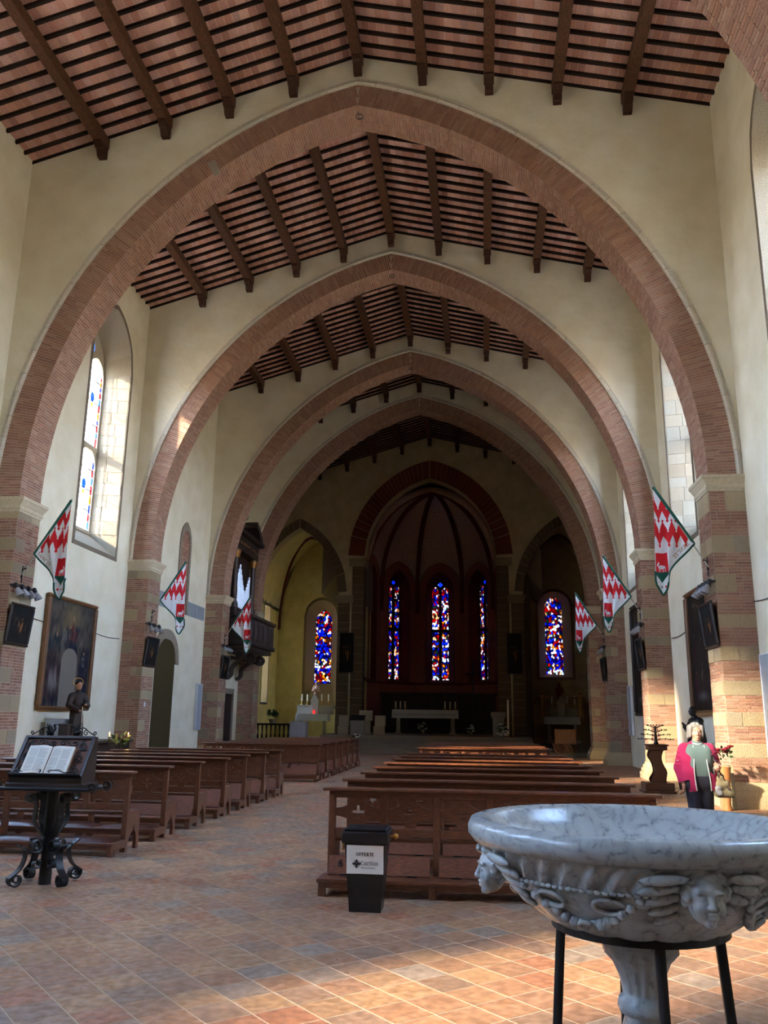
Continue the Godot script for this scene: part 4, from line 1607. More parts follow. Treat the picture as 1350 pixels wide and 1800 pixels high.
# ---------------------------------------------------------------- holy-water font
func font() -> void:
	var t := thing("holy_water_font", "carved grey-veined marble holy water bowl on a fluted baluster", "font", Vector3(3.545, 0, -3.3))
	var top := 1.315
	var m := MB.new()
	var prof := [Vector2(0.535, top - 0.085), Vector2(0.57, top - 0.08), Vector2(0.59, top - 0.055), Vector2(0.592, top - 0.03), Vector2(0.58, top - 0.008), Vector2(0.555, top), Vector2(0.535, top - 0.004), Vector2(0.515, top - 0.015), Vector2(0.49, top - 0.045), Vector2(0.45, top - 0.08), Vector2(0.38, top - 0.12), Vector2(0.25, top - 0.155), Vector2(0.1, top - 0.17), Vector2(0.001, top - 0.172)]
	m.lathe(prof, 96)
	put(m, "rim_and_basin", M.marble, t)
	m = MB.new()
	m.lathe([Vector2(0.4, top - 0.118), Vector2(0.2, top - 0.117), Vector2(0.001, top - 0.117)], 48)
	put(m, "water", M.water, t)
	# body: leaf band above, swelling gadroons below
	m = MB.new()
	var body := []
	for k in 26:
		var u := k / 25.0
		var y := lerpf(0.95, top - 0.085, u)
		body.append(Vector2(0.2 + 0.345 * pow(u, 0.55), y))
	var wob := func(r: float, y: float, a: float) -> float:
		var u := (y - 0.95) / (top - 1.035)
		var d := 0.0
		if u > 0.62:
			d = 0.013 * sin(a * 40.0 + (u - 0.62) * 16.0) * smoothstep(0.62, 0.68, u) * smoothstep(1.0, 0.95, u)
		elif u > 0.55:
			d = 0.012 * sin((u - 0.55) / 0.07 * PI)
		else:
			d = 0.012 * absf(sin(a * 8.0)) * smoothstep(0.0, 0.1, u) * smoothstep(0.55, 0.45, u) - 0.006
		return r + d
	m.lathe(body, 208, Transform3D(), wob)
	put(m, "bowl", M.marble, t)
	for k in 4:
		cherub(t, -PI / 2 + 0.22 + k * PI / 2)     # heads at the four quarters
	for k in 4:
		festoon(t, -PI / 2 + 0.22 + PI / 4 + k * PI / 2)
	# stem
	m = MB.new()
	var flutes := func(r: float, y: float, a: float) -> float:
		var d := 0.0
		if (y > 0.75 and y < 0.88) or (y > 0.2 and y < 0.68):
			d = 0.008 * absf(sin(a * 7.0)) * r / 0.09
		return r - 0.004 + d
	var st := [Vector2(0.27, 0.0), Vector2(0.27, 0.06), Vector2(0.22, 0.08), Vector2(0.2, 0.12), Vector2(0.12, 0.16), Vector2(0.1, 0.2), Vector2(0.13, 0.3), Vector2(0.135, 0.36), Vector2(0.12, 0.45), Vector2(0.095, 0.55), Vector2(0.072, 0.64), Vector2(0.066, 0.68), Vector2(0.082, 0.69), Vector2(0.09, 0.71), Vector2(0.084, 0.735), Vector2(0.07, 0.745), Vector2(0.066, 0.76), Vector2(0.074, 0.8), Vector2(0.095, 0.85), Vector2(0.122, 0.88), Vector2(0.132, 0.905), Vector2(0.125, 0.955)]
	m.lathe(st, 84, Transform3D(), flutes)
	put(m, "stem", M.marble, t)
	# iron stand that carries the bowl
	var s := thing("iron_stand", "black iron four-legged stand holding the marble font bowl", "stand", Vector3(3.545, 0, -3.3))
	m = MB.new()
	var ring := []
	for k in 41:
		var a := TAU * k / 40.0
		ring.append(Vector3(cos(a) * 0.295, 0.972, sin(a) * 0.295))
	m.strip(ring, Vector3(0, 0.03, 0), 0.012)
	put(m, "hoop", M.black_iron, s)
	for k in 4:
		var a := PI / 2 - 0.06 + k * PI / 2
		var d := Vector3(cos(a), 0, sin(a))
		m = MB.new()
		m.tube([d * 0.27 + Vector3(0, 0.965, 0), d * 0.34], 0.021, 4)
		m.tube([d * 0.295 + Vector3(0, 0.972, 0), d * 0.2 + Vector3(0, 0.944, 0)], 0.014, 4)
		put(m, "leg", M.black_iron, s)

func bowl_at(a: float, y: float, out := 0.0) -> Vector3:
	var u := clampf((y - 0.95) / (1.315 - 1.035), 0.0, 1.0)
	var r := 0.2 + 0.345 * pow(u, 0.55) + out
	return Vector3(cos(a) * r, y, -sin(a) * r)

func bowl_frame(a: float, y: float, out := 0.0) -> Transform3D:
	var o := bowl_at(a, y, out)
	var up := (bowl_at(a, y + 0.01) - bowl_at(a, y - 0.01)).normalized()
	var side := Vector3(-sin(a), 0, -cos(a))
	return Transform3D(Basis(side, up, side.cross(up)), o)

func cherub(t: Node3D, a: float) -> void:
	# a plump winged child's head in relief
	var X := bowl_frame(a, 1.145, 0.012)
	X.basis = Basis(X.basis.x, Vector3.UP, X.basis.x.cross(Vector3.UP))
	var n := net_new(Vector3(-0.1, -0.11, -0.05), Vector3(0.1, 0.1, 0.11), 0.0036)
	net_ball(n, Vector3(0, 0.012, 0.02), Vector3(0.058, 0.066, 0.05), 0.012)
	net_ball(n, Vector3(0, -0.03, 0.028), Vector3(0.044, 0.04, 0.038), 0.015)
	for s: float in [-1.0, 1.0]:
		net_ball(n, Vector3(s * 0.028, -0.022, 0.05), Vector3(0.022, 0.022, 0.018), 0.012)
		net_ball(n, Vector3(s * 0.06, -0.004, 0.015), Vector3(0.01, 0.018, 0.014), 0.006)
		net_ball(n, Vector3(s * 0.024, 0.024, 0.062), Vector3(0.018, 0.006, 0.01), 0.008)
		net_cut(n, Vector3(s * 0.023, 0.01, 0.074), Vector3(0.015, 0.009, 0.012), 0.006)
		net_ball(n, Vector3(s * 0.022, 0.008, 0.062), Vector3(0.009, 0.006, 0.007), 0.003)
		net_ball(n, Vector3(s * 0.009, -0.017, 0.072), Vector3(0.008, 0.006, 0.007), 0.006)
	net_bone(n, Vector3(0, 0.016, 0.066), Vector3(0, -0.014, 0.078), 0.006, 0.0095, 0.008)
	net_ball(n, Vector3(0, -0.034, 0.066), Vector3(0.016, 0.006, 0.008), 0.004)
	net_cut(n, Vector3(0, -0.0395, 0.074), Vector3(0.015, 0.0028, 0.008), 0.003)
	net_ball(n, Vector3(0, -0.046, 0.064), Vector3(0.012, 0.0055, 0.008), 0.004)
	net_ball(n, Vector3(0, -0.064, 0.05), Vector3(0.016, 0.012, 0.014), 0.012)
	for k in 13:
		var b := -0.25 + k * 0.305
		net_ball(n, Vector3(cos(b) * 0.062, 0.022 + sin(b) * 0.058, 0.026 + 0.008 * sin(k * 2.3)), Vector3(0.017, 0.015, 0.017), 0.006)
	net_ball(n, Vector3(0.008, 0.066, 0.052), Vector3(0.022, 0.012, 0.012), 0.008)
	var m := net_mesh(n, X)
	var h := put(m, "cherub_head", M.marble, t)
	for s: float in [-1.0, 1.0]:
		m = MB.new()
		for k in 5:
			var XX := bowl_frame(a + s * (0.215 + 0.05 * (2 - absf(k - 1.0)) * 0.5), 1.2 - k * 0.032, 0.006 + 0.004 * (4 - k))
			m.ball(XX.origin, Vector3(0.075 - 0.007 * k, 0.018, 0.016), 10, 6, XX.basis * Basis(Vector3.BACK, -s * (0.1 + 0.12 * k)))
		put(m, "wing", M.marble, h)

func festoon(t: Node3D, a: float) -> void:
	# hanging swag with rosettes between two hollow shields
	var m := MB.new()
	for k in 15:
		var u := k / 14.0 * 2.0 - 1.0
		var X := bowl_frame(a + u * 0.42, 1.025 + 0.105 * u * u, 0.014)
		m.ball(X.origin, Vector3(0.02, 0.017, 0.02) * (1.25 - 0.4 * absf(u)), 7, 5, X.basis)
	put(m, "swag", M.marble, t)
	for u: float in [-0.22, 0.22]:
		m = MB.new()
		var X := bowl_frame(a + u, 1.1, 0.01)
		var ring := []
		for k in 17:
			var b := TAU * k / 16.0
			ring.append(X * Vector3(cos(b) * 0.05, sin(b) * 0.032, 0))
		m.tube(ring, 0.0085, 6)
		put(m, "oval", M.marble, t)
	m = MB.new()
	var X := bowl_frame(a, 1.025, 0.034)
	var ring := []
	for k in 17:
		var b := TAU * k / 16.0
		ring.append(X * Vector3(cos(b) * 0.022, sin(b) * 0.022, 0))
	m.tube(ring, 0.009, 6)
	m.ball(X.origin, Vector3(0.009, 0.009, 0.009), 6, 5)
	put(m, "rosette", M.marble, t)
	m = MB.new()
	for k in 22:
		var u := k / 21.0 * 2.0 - 1.0
		var XX := bowl_frame(a + u * 0.5, 1.145, 0.014)
		m.ball(XX.origin, Vector3(0.013, 0.008, 0.009), 6, 4, XX.basis)
	put(m, "bead_band", M.marble, t)

# ---------------------------------------------------------------- smooth bodies: a distance field meshed with surface nets
func net_new(lo: Vector3, hi: Vector3, cell: float) -> Dictionary:
	var d := Vector3i(((hi - lo) / cell).ceil()) + Vector3i.ONE
	var f := PackedFloat32Array()
	f.resize(d.x * d.y * d.z)
	f.fill(1.0)
	return {"lo": lo, "cell": cell, "d": d, "f": f}

func net_each(n: Dictionary, lo: Vector3, hi: Vector3) -> Array:
	var a := Vector3i(((lo - n.lo) / n.cell).floor()).clamp(Vector3i.ZERO, n.d - Vector3i.ONE)
	var b := Vector3i(((hi - n.lo) / n.cell).ceil()).clamp(Vector3i.ZERO, n.d - Vector3i.ONE)
	return [a, b]

func net_bone(n: Dictionary, a: Vector3, b: Vector3, ra: float, rb: float, k := 0.03) -> void:
	var cell: float = n.cell
	var mg := maxf(ra, rb) + k + 2.5 * cell
	var r := net_each(n, a.min(b) - Vector3.ONE * mg, a.max(b) + Vector3.ONE * mg)
	var lo: Vector3i = r[0]; var hi: Vector3i = r[1]
	var f: PackedFloat32Array = n.f
	var d: Vector3i = n.d
	var o: Vector3 = n.lo
	var ab := b - a
	var l2 := maxf(ab.length_squared(), 1e-9)
	for z in range(lo.z, hi.z + 1):
		for y in range(lo.y, hi.y + 1):
			var row := (z * d.y + y) * d.x
			for x in range(lo.x, hi.x + 1):
				var p := o + Vector3(x, y, z) * cell
				var t := clampf((p - a).dot(ab) / l2, 0.0, 1.0)
				var q := (p - a - ab * t).length() - (ra + (rb - ra) * t)
				var g := f[row + x]
				var h := maxf(k - absf(g - q), 0.0) / k
				f[row + x] = minf(g, q) - h * h * k * 0.25
	n.f = f

func net_ball(n: Dictionary, c: Vector3, rad: Vector3, k := 0.03, turn := Basis()) -> void:
	net_blob(n, c, rad, k, turn, false)

func net_cut(n: Dictionary, c: Vector3, rad: Vector3, k := 0.01, turn := Basis()) -> void:
	net_blob(n, c, rad, k, turn, true)

func net_blob(n: Dictionary, c: Vector3, rad: Vector3, k: float, turn: Basis, cut: bool) -> void:
	var cell: float = n.cell
	var big := maxf(rad.x, maxf(rad.y, rad.z))
	var small := minf(rad.x, minf(rad.y, rad.z))
	var mg := Vector3.ONE * (big + k + 2.5 * cell) if turn != Basis() else rad + Vector3.ONE * (k + 2.5 * cell)
	var r := net_each(n, c - mg, c + mg)
	var lo: Vector3i = r[0]; var hi: Vector3i = r[1]
	var f: PackedFloat32Array = n.f
	var d: Vector3i = n.d
	var o: Vector3 = n.lo
	var inv := turn.transposed()
	for z in range(lo.z, hi.z + 1):
		for y in range(lo.y, hi.y + 1):
			var row := (z * d.y + y) * d.x
			for x in range(lo.x, hi.x + 1):
				var p := inv * (o + Vector3(x, y, z) * cell - c)
				var e := p / rad
				var l := e.length()
				var q := l * (l - 1.0) / maxf((p / (rad * rad)).length(), 1e-6) if l > 0.05 else -small
				var g := f[row + x]
				if cut:
					q = -q
					var h := maxf(k - absf(g - q), 0.0) / k
					f[row + x] = maxf(g, q) + h * h * k * 0.25
				else:
					var h := maxf(k - absf(g - q), 0.0) / k
					f[row + x] = minf(g, q) - h * h * k * 0.25
	n.f = f

func net_mesh(n: Dictionary, X := Transform3D(), into: MB = null, keep = null) -> MB:
	var m := into if into else MB.new()
	var f: PackedFloat32Array = n.f
	var d: Vector3i = n.d
	var cell: float = n.cell
	var at := {}
	var pts := PackedVector3Array()
	var sy := d.x
	var sz := d.x * d.y
	for z in d.z - 1:
		for y in d.y - 1:
			var row := z * sz + y * sy
			for x in d.x - 1:
				var i := row + x
				var c0 := f[i]; var c1 := f[i + 1]; var c2 := f[i + sy]; var c3 := f[i + sy + 1]
				var c4 := f[i + sz]; var c5 := f[i + sz + 1]; var c6 := f[i + sz + sy]; var c7 := f[i + sz + sy + 1]
				var neg := int(c0 < 0) + int(c1 < 0) + int(c2 < 0) + int(c3 < 0) + int(c4 < 0) + int(c5 < 0) + int(c6 < 0) + int(c7 < 0)
				if neg == 0 or neg == 8:
					continue
				var v := [c0, c1, c2, c3, c4, c5, c6, c7]
				var s := Vector3.ZERO
				var cnt := 0
				for e in [[0, 1], [2, 3], [4, 5], [6, 7], [0, 2], [1, 3], [4, 6], [5, 7], [0, 4], [1, 5], [2, 6], [3, 7]]:
					var a: float = v[e[0]]; var b: float = v[e[1]]
					if (a < 0) != (b < 0):
						var t := a / (a - b)
						s += Vector3(e[0] & 1, (e[0] >> 1) & 1, e[0] >> 2).lerp(Vector3(e[1] & 1, (e[1] >> 1) & 1, e[1] >> 2), t)
						cnt += 1
				at[i] = pts.size()
				pts.append(n.lo + (Vector3(x, y, z) + s / cnt) * cell)
	var nrm := PackedVector3Array()
	nrm.resize(pts.size())
	var tris := PackedInt32Array()
	for i: int in at:
		var x := i % sy
		var y := (i / sy) % d.y
		var z := i / sz
		for ax in 3:
			var st: int = [1, sy, sz][ax]
			var u: int = [sy, sz, 1][ax]
			var w: int = [sz, 1, sy][ax]
			if [y, z, x][ax] == 0 or [z, x, y][ax] == 0:
				continue
			var a := f[i]; var b := f[i + st]
			if (a < 0) == (b < 0):
				continue
			if not (at.has(i - u) and at.has(i - w) and at.has(i - u - w)):
				continue
			var q := [at[i], at[i - u], at[i - u - w], at[i - w]]
			if a >= 0:
				q.reverse()
			if keep != null:
				var mid: Vector3 = (pts[q[0]] + pts[q[2]]) / 2.0
				if not keep.call(mid):
					continue
			var fn := (pts[q[2]] - pts[q[0]]).cross(pts[q[3]] - pts[q[1]])
			for k in q:
				nrm[k] += fn
			tris.append_array(PackedInt32Array([q[0], q[2], q[1], q[0], q[3], q[2]]))
	var base_ := m.v.size()
	for k in pts.size():
		m.vert(X * pts[k], (X.basis * nrm[k]).normalized() if nrm[k].length_squared() > 1e-18 else Vector3.UP)
	for k in tris:
		m.ix.append(base_ + k)
	return m

func spiral(c: Vector2, r0: float, r1: float, a0: float, a1: float, n: int) -> Array:
	var out := []
	for k in n + 1:
		var t := float(k) / n
		var a := lerpf(a0, a1, t)
		out.append(c + Vector2(cos(a), sin(a)) * lerpf(r0, r1, t))
	return out

func bez(p: Array, n := 10) -> Array:
	# smooth curve through points
	var out := []
	for i in p.size() - 1:
		var a = p[maxi(i - 1, 0)]; var b = p[i]; var c = p[i + 1]; var d = p[mini(i + 2, p.size() - 1)]
		for k in n:
			var t := float(k) / n
			out.append(0.5 * ((2.0 * b) + (c - a) * t + (2.0 * a - 5.0 * b + 4.0 * c - d) * t * t + (3.0 * b - a - 3.0 * c + d) * t * t * t))
	out.append(p[-1])
	return out

func lectern() -> void:
	var t := thing("iron_lectern", "wrought iron lectern with scroll feet and carved sloping desk", "lectern", Vector3(-1.38, 0, -8.72))
	var m := MB.new()
	m.lathe([Vector2(0.062, 0.0), Vector2(0.06, 0.3), Vector2(0.056, 0.9)], 20)
	put(m, "column", M.iron, t)
	for k in 4:
		var a := 0.6 + k * PI / 2
		var d := Vector3(cos(a), 0, sin(a))
		var wide := Vector3(-sin(a), 0, cos(a)) * 0.072
		var to3 := func(list: Array) -> Array:
			var o := []
			for p in list:
				o.append(d * p.x + Vector3(0, p.y, 0))
			return o
		# the foot: down from the flared tip, round into a curl on the floor
		m = MB.new()
		var foot := bez([Vector2(0.245, 0.37), Vector2(0.235, 0.28), Vector2(0.28, 0.17), Vector2(0.385, 0.095)], 7)
		foot.append_array(spiral(Vector2(0.315, 0.078), 0.07, 0.02, 0.25, -8.2, 26))
		m.strip(to3.call(foot), wide, 0.013)
		put(m, "foot_scroll", M.iron, t)
		m = MB.new()
		var cross := bez([Vector2(0.33, 0.4), Vector2(0.27, 0.36), Vector2(0.18, 0.315), Vector2(0.1, 0.305)], 6)
		cross.append_array(spiral(Vector2(0.125, 0.37), 0.07, 0.018, -1.9, -10.5, 30))
		m.strip(to3.call(cross), wide, 0.013)
		put(m, "waist_scroll", M.iron, t)
		m = MB.new()
		var up := bez([Vector2(0.06, 0.45), Vector2(0.12, 0.52), Vector2(0.18, 0.62), Vector2(0.17, 0.74), Vector2(0.19, 0.85)], 7)
		up.append_array(spiral(Vector2(0.24, 0.83), 0.055, 0.015, 2.7, -5.5, 26))
		m.strip(to3.call(up), wide, 0.013)
		put(m, "bracket_scroll", M.iron, t)
		m = MB.new()
		var inner := spiral(Vector2(0.115, 0.2), 0.05, 0.012, 2.4, 9.5, 20)
		m.strip(to3.call(inner), wide, 0.007)
		put(m, "curl", M.iron, t)
	# tray under the desk with rolled ends
	m = MB.new()
	m.cbox(Vector3(-0.47, 0.905, -0.2), Vector3(0.47, 0.935, 0.24), 0.008)
	put(m, "tray", M.iron, t)
	for s: float in [-1.0, 1.0]:
		m = MB.new()
		m.tube([Vector3(-0.48, 0.925, s * 0.2 + 0.02), Vector3(0.48, 0.925, s * 0.2 + 0.02)], 0.022, 8)
		put(m, "rail", M.iron, t)
		for z: float in [-0.15, 0.2]:
			m = MB.new()
			var o := []
			for p in spiral(Vector2(s * 0.5, 0.945), 0.05, 0.014, -PI / 2, -PI / 2 + s * 7.5, 22):
				o.append(Vector3(p.x, p.y, z))
			m.strip(o, Vector3(0, 0, 0.05), 0.012)
			put(m, "end_scroll", M.iron, t)
	# desk
	m = MB.new()
	var side := PackedVector2Array([Vector2(0.21, 0.975), Vector2(0.21, 1.03), Vector2(-0.055, 1.43), Vector2(-0.1, 1.43), Vector2(-0.1, 0.975)])
	m.prism(side, -0.385, 0.385, Transform3D(Basis(Vector3(0, 0, 1), Vector3.UP, Vector3(-1, 0, 0)), Vector3.ZERO))
	m.cbox(Vector3(-0.41, 0.935, -0.15), Vector3(0.41, 0.98, 0.235), 0.008)
	var desk := put(m, "desk", M.dark_wood, t)
	# sloping face: u across, v up the slope
	var v := Vector3(0, 0.4, -0.265).normalized()
	var F := Transform3D(Basis(Vector3.RIGHT, v, Vector3.RIGHT.cross(v)), Vector3(0, 1.03, 0.21))
	var L := 0.48
	m = MB.new()
	for b in [[-0.385, 0.385, 0.0, 0.03], [-0.385, 0.385, L - 0.035, L], [-0.385, -0.35, 0.0, L], [0.35, 0.385, 0.0, L]]:
		m.cbox(Vector3(b[0], b[2], 0.0), Vector3(b[1], b[3], 0.022), 0.006, F)
	put(m, "border", M.dark_wood, desk)
	m = MB.new()
	m.cbox(Vector3(-0.35, 0.03, -0.004), Vector3(0.35, L - 0.035, 0.003), 0.001, F)
	put(m, "ground_panel", M.red_ground, desk)
	# carved scrollwork round the book
	for s: float in [-1.0, 1.0]:
		for j in 3:
			m = MB.new()
			var cy := 0.09 + j * 0.14
			for q: float in [-1.0, 1.0]:
				var o := []
				for p in spiral(Vector2(s * 0.285, cy), 0.058, 0.012, s * 0.4 + q * 1.2, s * 0.4 + q * 7.4, 24):
					o.append(F * Vector3(p.x, p.y, 0.008))
				m.tube(o, 0.0085, 5)
			for l in 5:
				var b := TAU * l / 5.0
				m.ball(F * Vector3(s * 0.285 + cos(b) * 0.024, cy + sin(b) * 0.024, 0.008), Vector3(0.014, 0.006, 0.01), 6, 4, F.basis * Basis(Vector3.BACK, b))
			put(m, "carving", M.dark_wood, desk)
	for j in 4:
		m = MB.new()
		var cx := -0.18 + j * 0.12
		var o := []
		for p in spiral(Vector2(cx, L - 0.08), 0.05, 0.01, PI * (j % 2), PI * (j % 2) + 7.0, 22):
			o.append(F * Vector3(p.x, p.y * 0.7 + (L - 0.08) * 0.3, 0.008))
		m.tube(o, 0.008, 5)
		put(m, "carving", M.dark_wood, desk)
	# ledge that holds the book, with twisted ironwork
	m = MB.new()
	m.cbox(Vector3(-0.385, 0.0, 0.0), Vector3(0.385, 0.012, 0.06), 0.003, F)
	for s: float in [-1.0, 1.0]:
		var o := []
		for p in bez([Vector2(s * 0.36, 0.015), Vector2(s * 0.3, 0.05), Vector2(s * 0.22, 0.03), Vector2(s * 0.14, 0.055), Vector2(s * 0.07, 0.05)], 6):
			o.append(F * Vector3(p.x, p.y, 0.06))
		for p in spiral(Vector2(s * 0.055, 0.04), 0.018, 0.006, PI / 2 - s * 0.6, PI / 2 - s * 0.6 + s * 6.0, 14):
			o.append(F * Vector3(p.x, p.y, 0.06))
		m.tube(o, 0.006, 6)
	m.tube([F * Vector3(-0.385, 0.012, 0.06), F * Vector3(0.385, 0.012, 0.06)], 0.007, 6)
	put(m, "book_ledge", M.iron, t)
	# cresting: scrolls, two winged beasts and a block between them
	for s: float in [-1.0, 1.0]:
		m = MB.new()
		var o := []
		for p in spiral(Vector2(s * 0.35, 1.465), 0.022, 0.005, -PI / 2, -PI / 2 - s * 7.0, 16):
			o.append(Vector3(p.x, p.y, -0.09))
		o.reverse()
		for p in bez([Vector2(s * 0.35, 1.443), Vector2(s * 0.28, 1.48), Vector2(s * 0.22, 1.52), Vector2(s * 0.15, 1.5)], 6):
			o.append(Vector3(p.x, p.y, -0.09))
		m.tube(o, 0.006, 6)
		o = []
		for p in spiral(Vector2(s * 0.25, 1.468), 0.03, 0.006, PI / 2, PI / 2 + s * 7.0, 18):
			o.append(Vector3(p.x, p.y, -0.09))
		m.tube(o, 0.005, 6)
		put(m, "crest_scroll", M.iron, t)
		# beast: body, neck, head, raised wing
		m = MB.new()
		m.ball(Vector3(s * 0.15, 1.468, -0.09), Vector3(0.05, 0.03, 0.022), 10, 6, Basis(Vector3.BACK, s * 0.4))
		m.tube(bez([Vector3(s * 0.12, 1.48, -0.09), Vector3(s * 0.095, 1.51, -0.09), Vector3(s * 0.11, 1.54, -0.09), Vector3(s * 0.085, 1.552, -0.09)], 4), [0.018, 0.017, 0.016, 0.014, 0.013, 0.012, 0.012, 0.013, 0.014, 0.014, 0.011, 0.007, 0.004], 6)
		for k in 5:
			var a := 1.25 + 0.28 * k
			var dir := Vector3(-cos(a) * s * -1.0, sin(a), 0)
			m.tube([Vector3(s * 0.16, 1.475, -0.085), Vector3(s * 0.16, 1.475, -0.085) + Vector3(dir.x * 0.05, dir.y * 0.05, 0), Vector3(s * 0.16, 1.475, -0.085) + Vector3(dir.x * (0.095 - 0.008 * k), dir.y * (0.1 - 0.01 * k), 0)], [0.012, 0.011, 0.002], 5)
		for x: float in [0.12, 0.175]:
			m.tube([Vector3(s * x, 1.47, -0.09), Vector3(s * x, 1.43, -0.09)], 0.009, 5)
		put(m, "winged_beast", M.iron, t)
	m = MB.new()
	m.cbox(Vector3(-0.05, 1.43, -0.14), Vector3(0.05, 1.55, -0.06), 0.006)
	m.cbox(Vector3(-0.058, 1.545, -0.148), Vector3(0.058, 1.56, -0.052), 0.004)
	put(m, "crest_block", M.dark_wood, t)
	# the open book
	var bk := thing("open_book", "large open book with printed white pages on the iron lectern", "book", Vector3(-1.38, 0, -8.72))
	m = MB.new()
	m.cbox(Vector3(-0.262, 0.012, 0.023), Vector3(0.245, 0.335, 0.031), 0.002, F * Transform3D(Basis(Vector3.BACK, -0.03), Vector3(-0.02, 0.0, 0)))
	put(m, "cover", M.book_cover, bk)
	for s: float in [-1.0, 1.0]:
		m = MB.new()
		var g := []
		for j in 3:
			var row := []
			for i in 15:
				var u := i / 14.0
				var hgt := (0.052 if s < 0 else 0.036) * sin(minf(1.0, u * 2.4 + 0.12) * PI / 2) * (1.0 - 0.45 * u)
				row.append(F * Vector3(-0.02 + s * (0.004 + u * 0.236), 0.016 + j * 0.157, 0.033 + hgt))
			if s < 0:
				row.reverse()
			g.append(row)
		m.grid(g)
		var pg := put(m, "pages", M.print, bk)
		m = MB.new()
		for e in [0, 2]:
			for i in 14:
				var a: Vector3 = g[e][i]; var b: Vector3 = g[e][i + 1]
				var a0 := F * Vector3((F.affine_inverse() * a).x, (F.affine_inverse() * a).y, 0.03)
				var b0 := F * Vector3((F.affine_inverse() * b).x, (F.affine_inverse() * b).y, 0.03)
				m._face([a, b, b0, a0], F * Vector3(0, 0.17, 0.03))
		var o := 14 if s > 0 else 0
		for j in 2:
			var a: Vector3 = g[j][o]; var b: Vector3 = g[j + 1][o]
			var ia := F.affine_inverse() * a; var ib := F.affine_inverse() * b
			m._face([a, b, F * Vector3(ib.x, ib.y, 0.03), F * Vector3(ia.x, ia.y, 0.03)], F * Vector3(0, 0.17, 0.03))
		put(m, "page_edges", M.page_edge, pg)

func print_texture() -> ImageTexture:
	# two columns of fine print
	var im := Image.create(256, 340, false, Image.FORMAT_RGB8)
	im.fill(c8(232, 230, 218))
	var r := RandomNumberGenerator.new()
	r.seed = 5
	for col in 2:
		var x0 := 26 + col * 108
		var y := 28
		while y < 316:
			var x := x0
			var stop := x0 + 96 - (r.randi() % 40 if r.randf() < 0.15 else 0)
			while x < stop:
				var w := 3 + r.randi() % 9
				im.fill_rect(Rect2i(x, y, mini(w, stop - x), 2), c8(120, 122, 118))
				x += w + 2
			y += 5 if r.randf() > 0.08 else 11
	return ImageTexture.create_from_image(im)

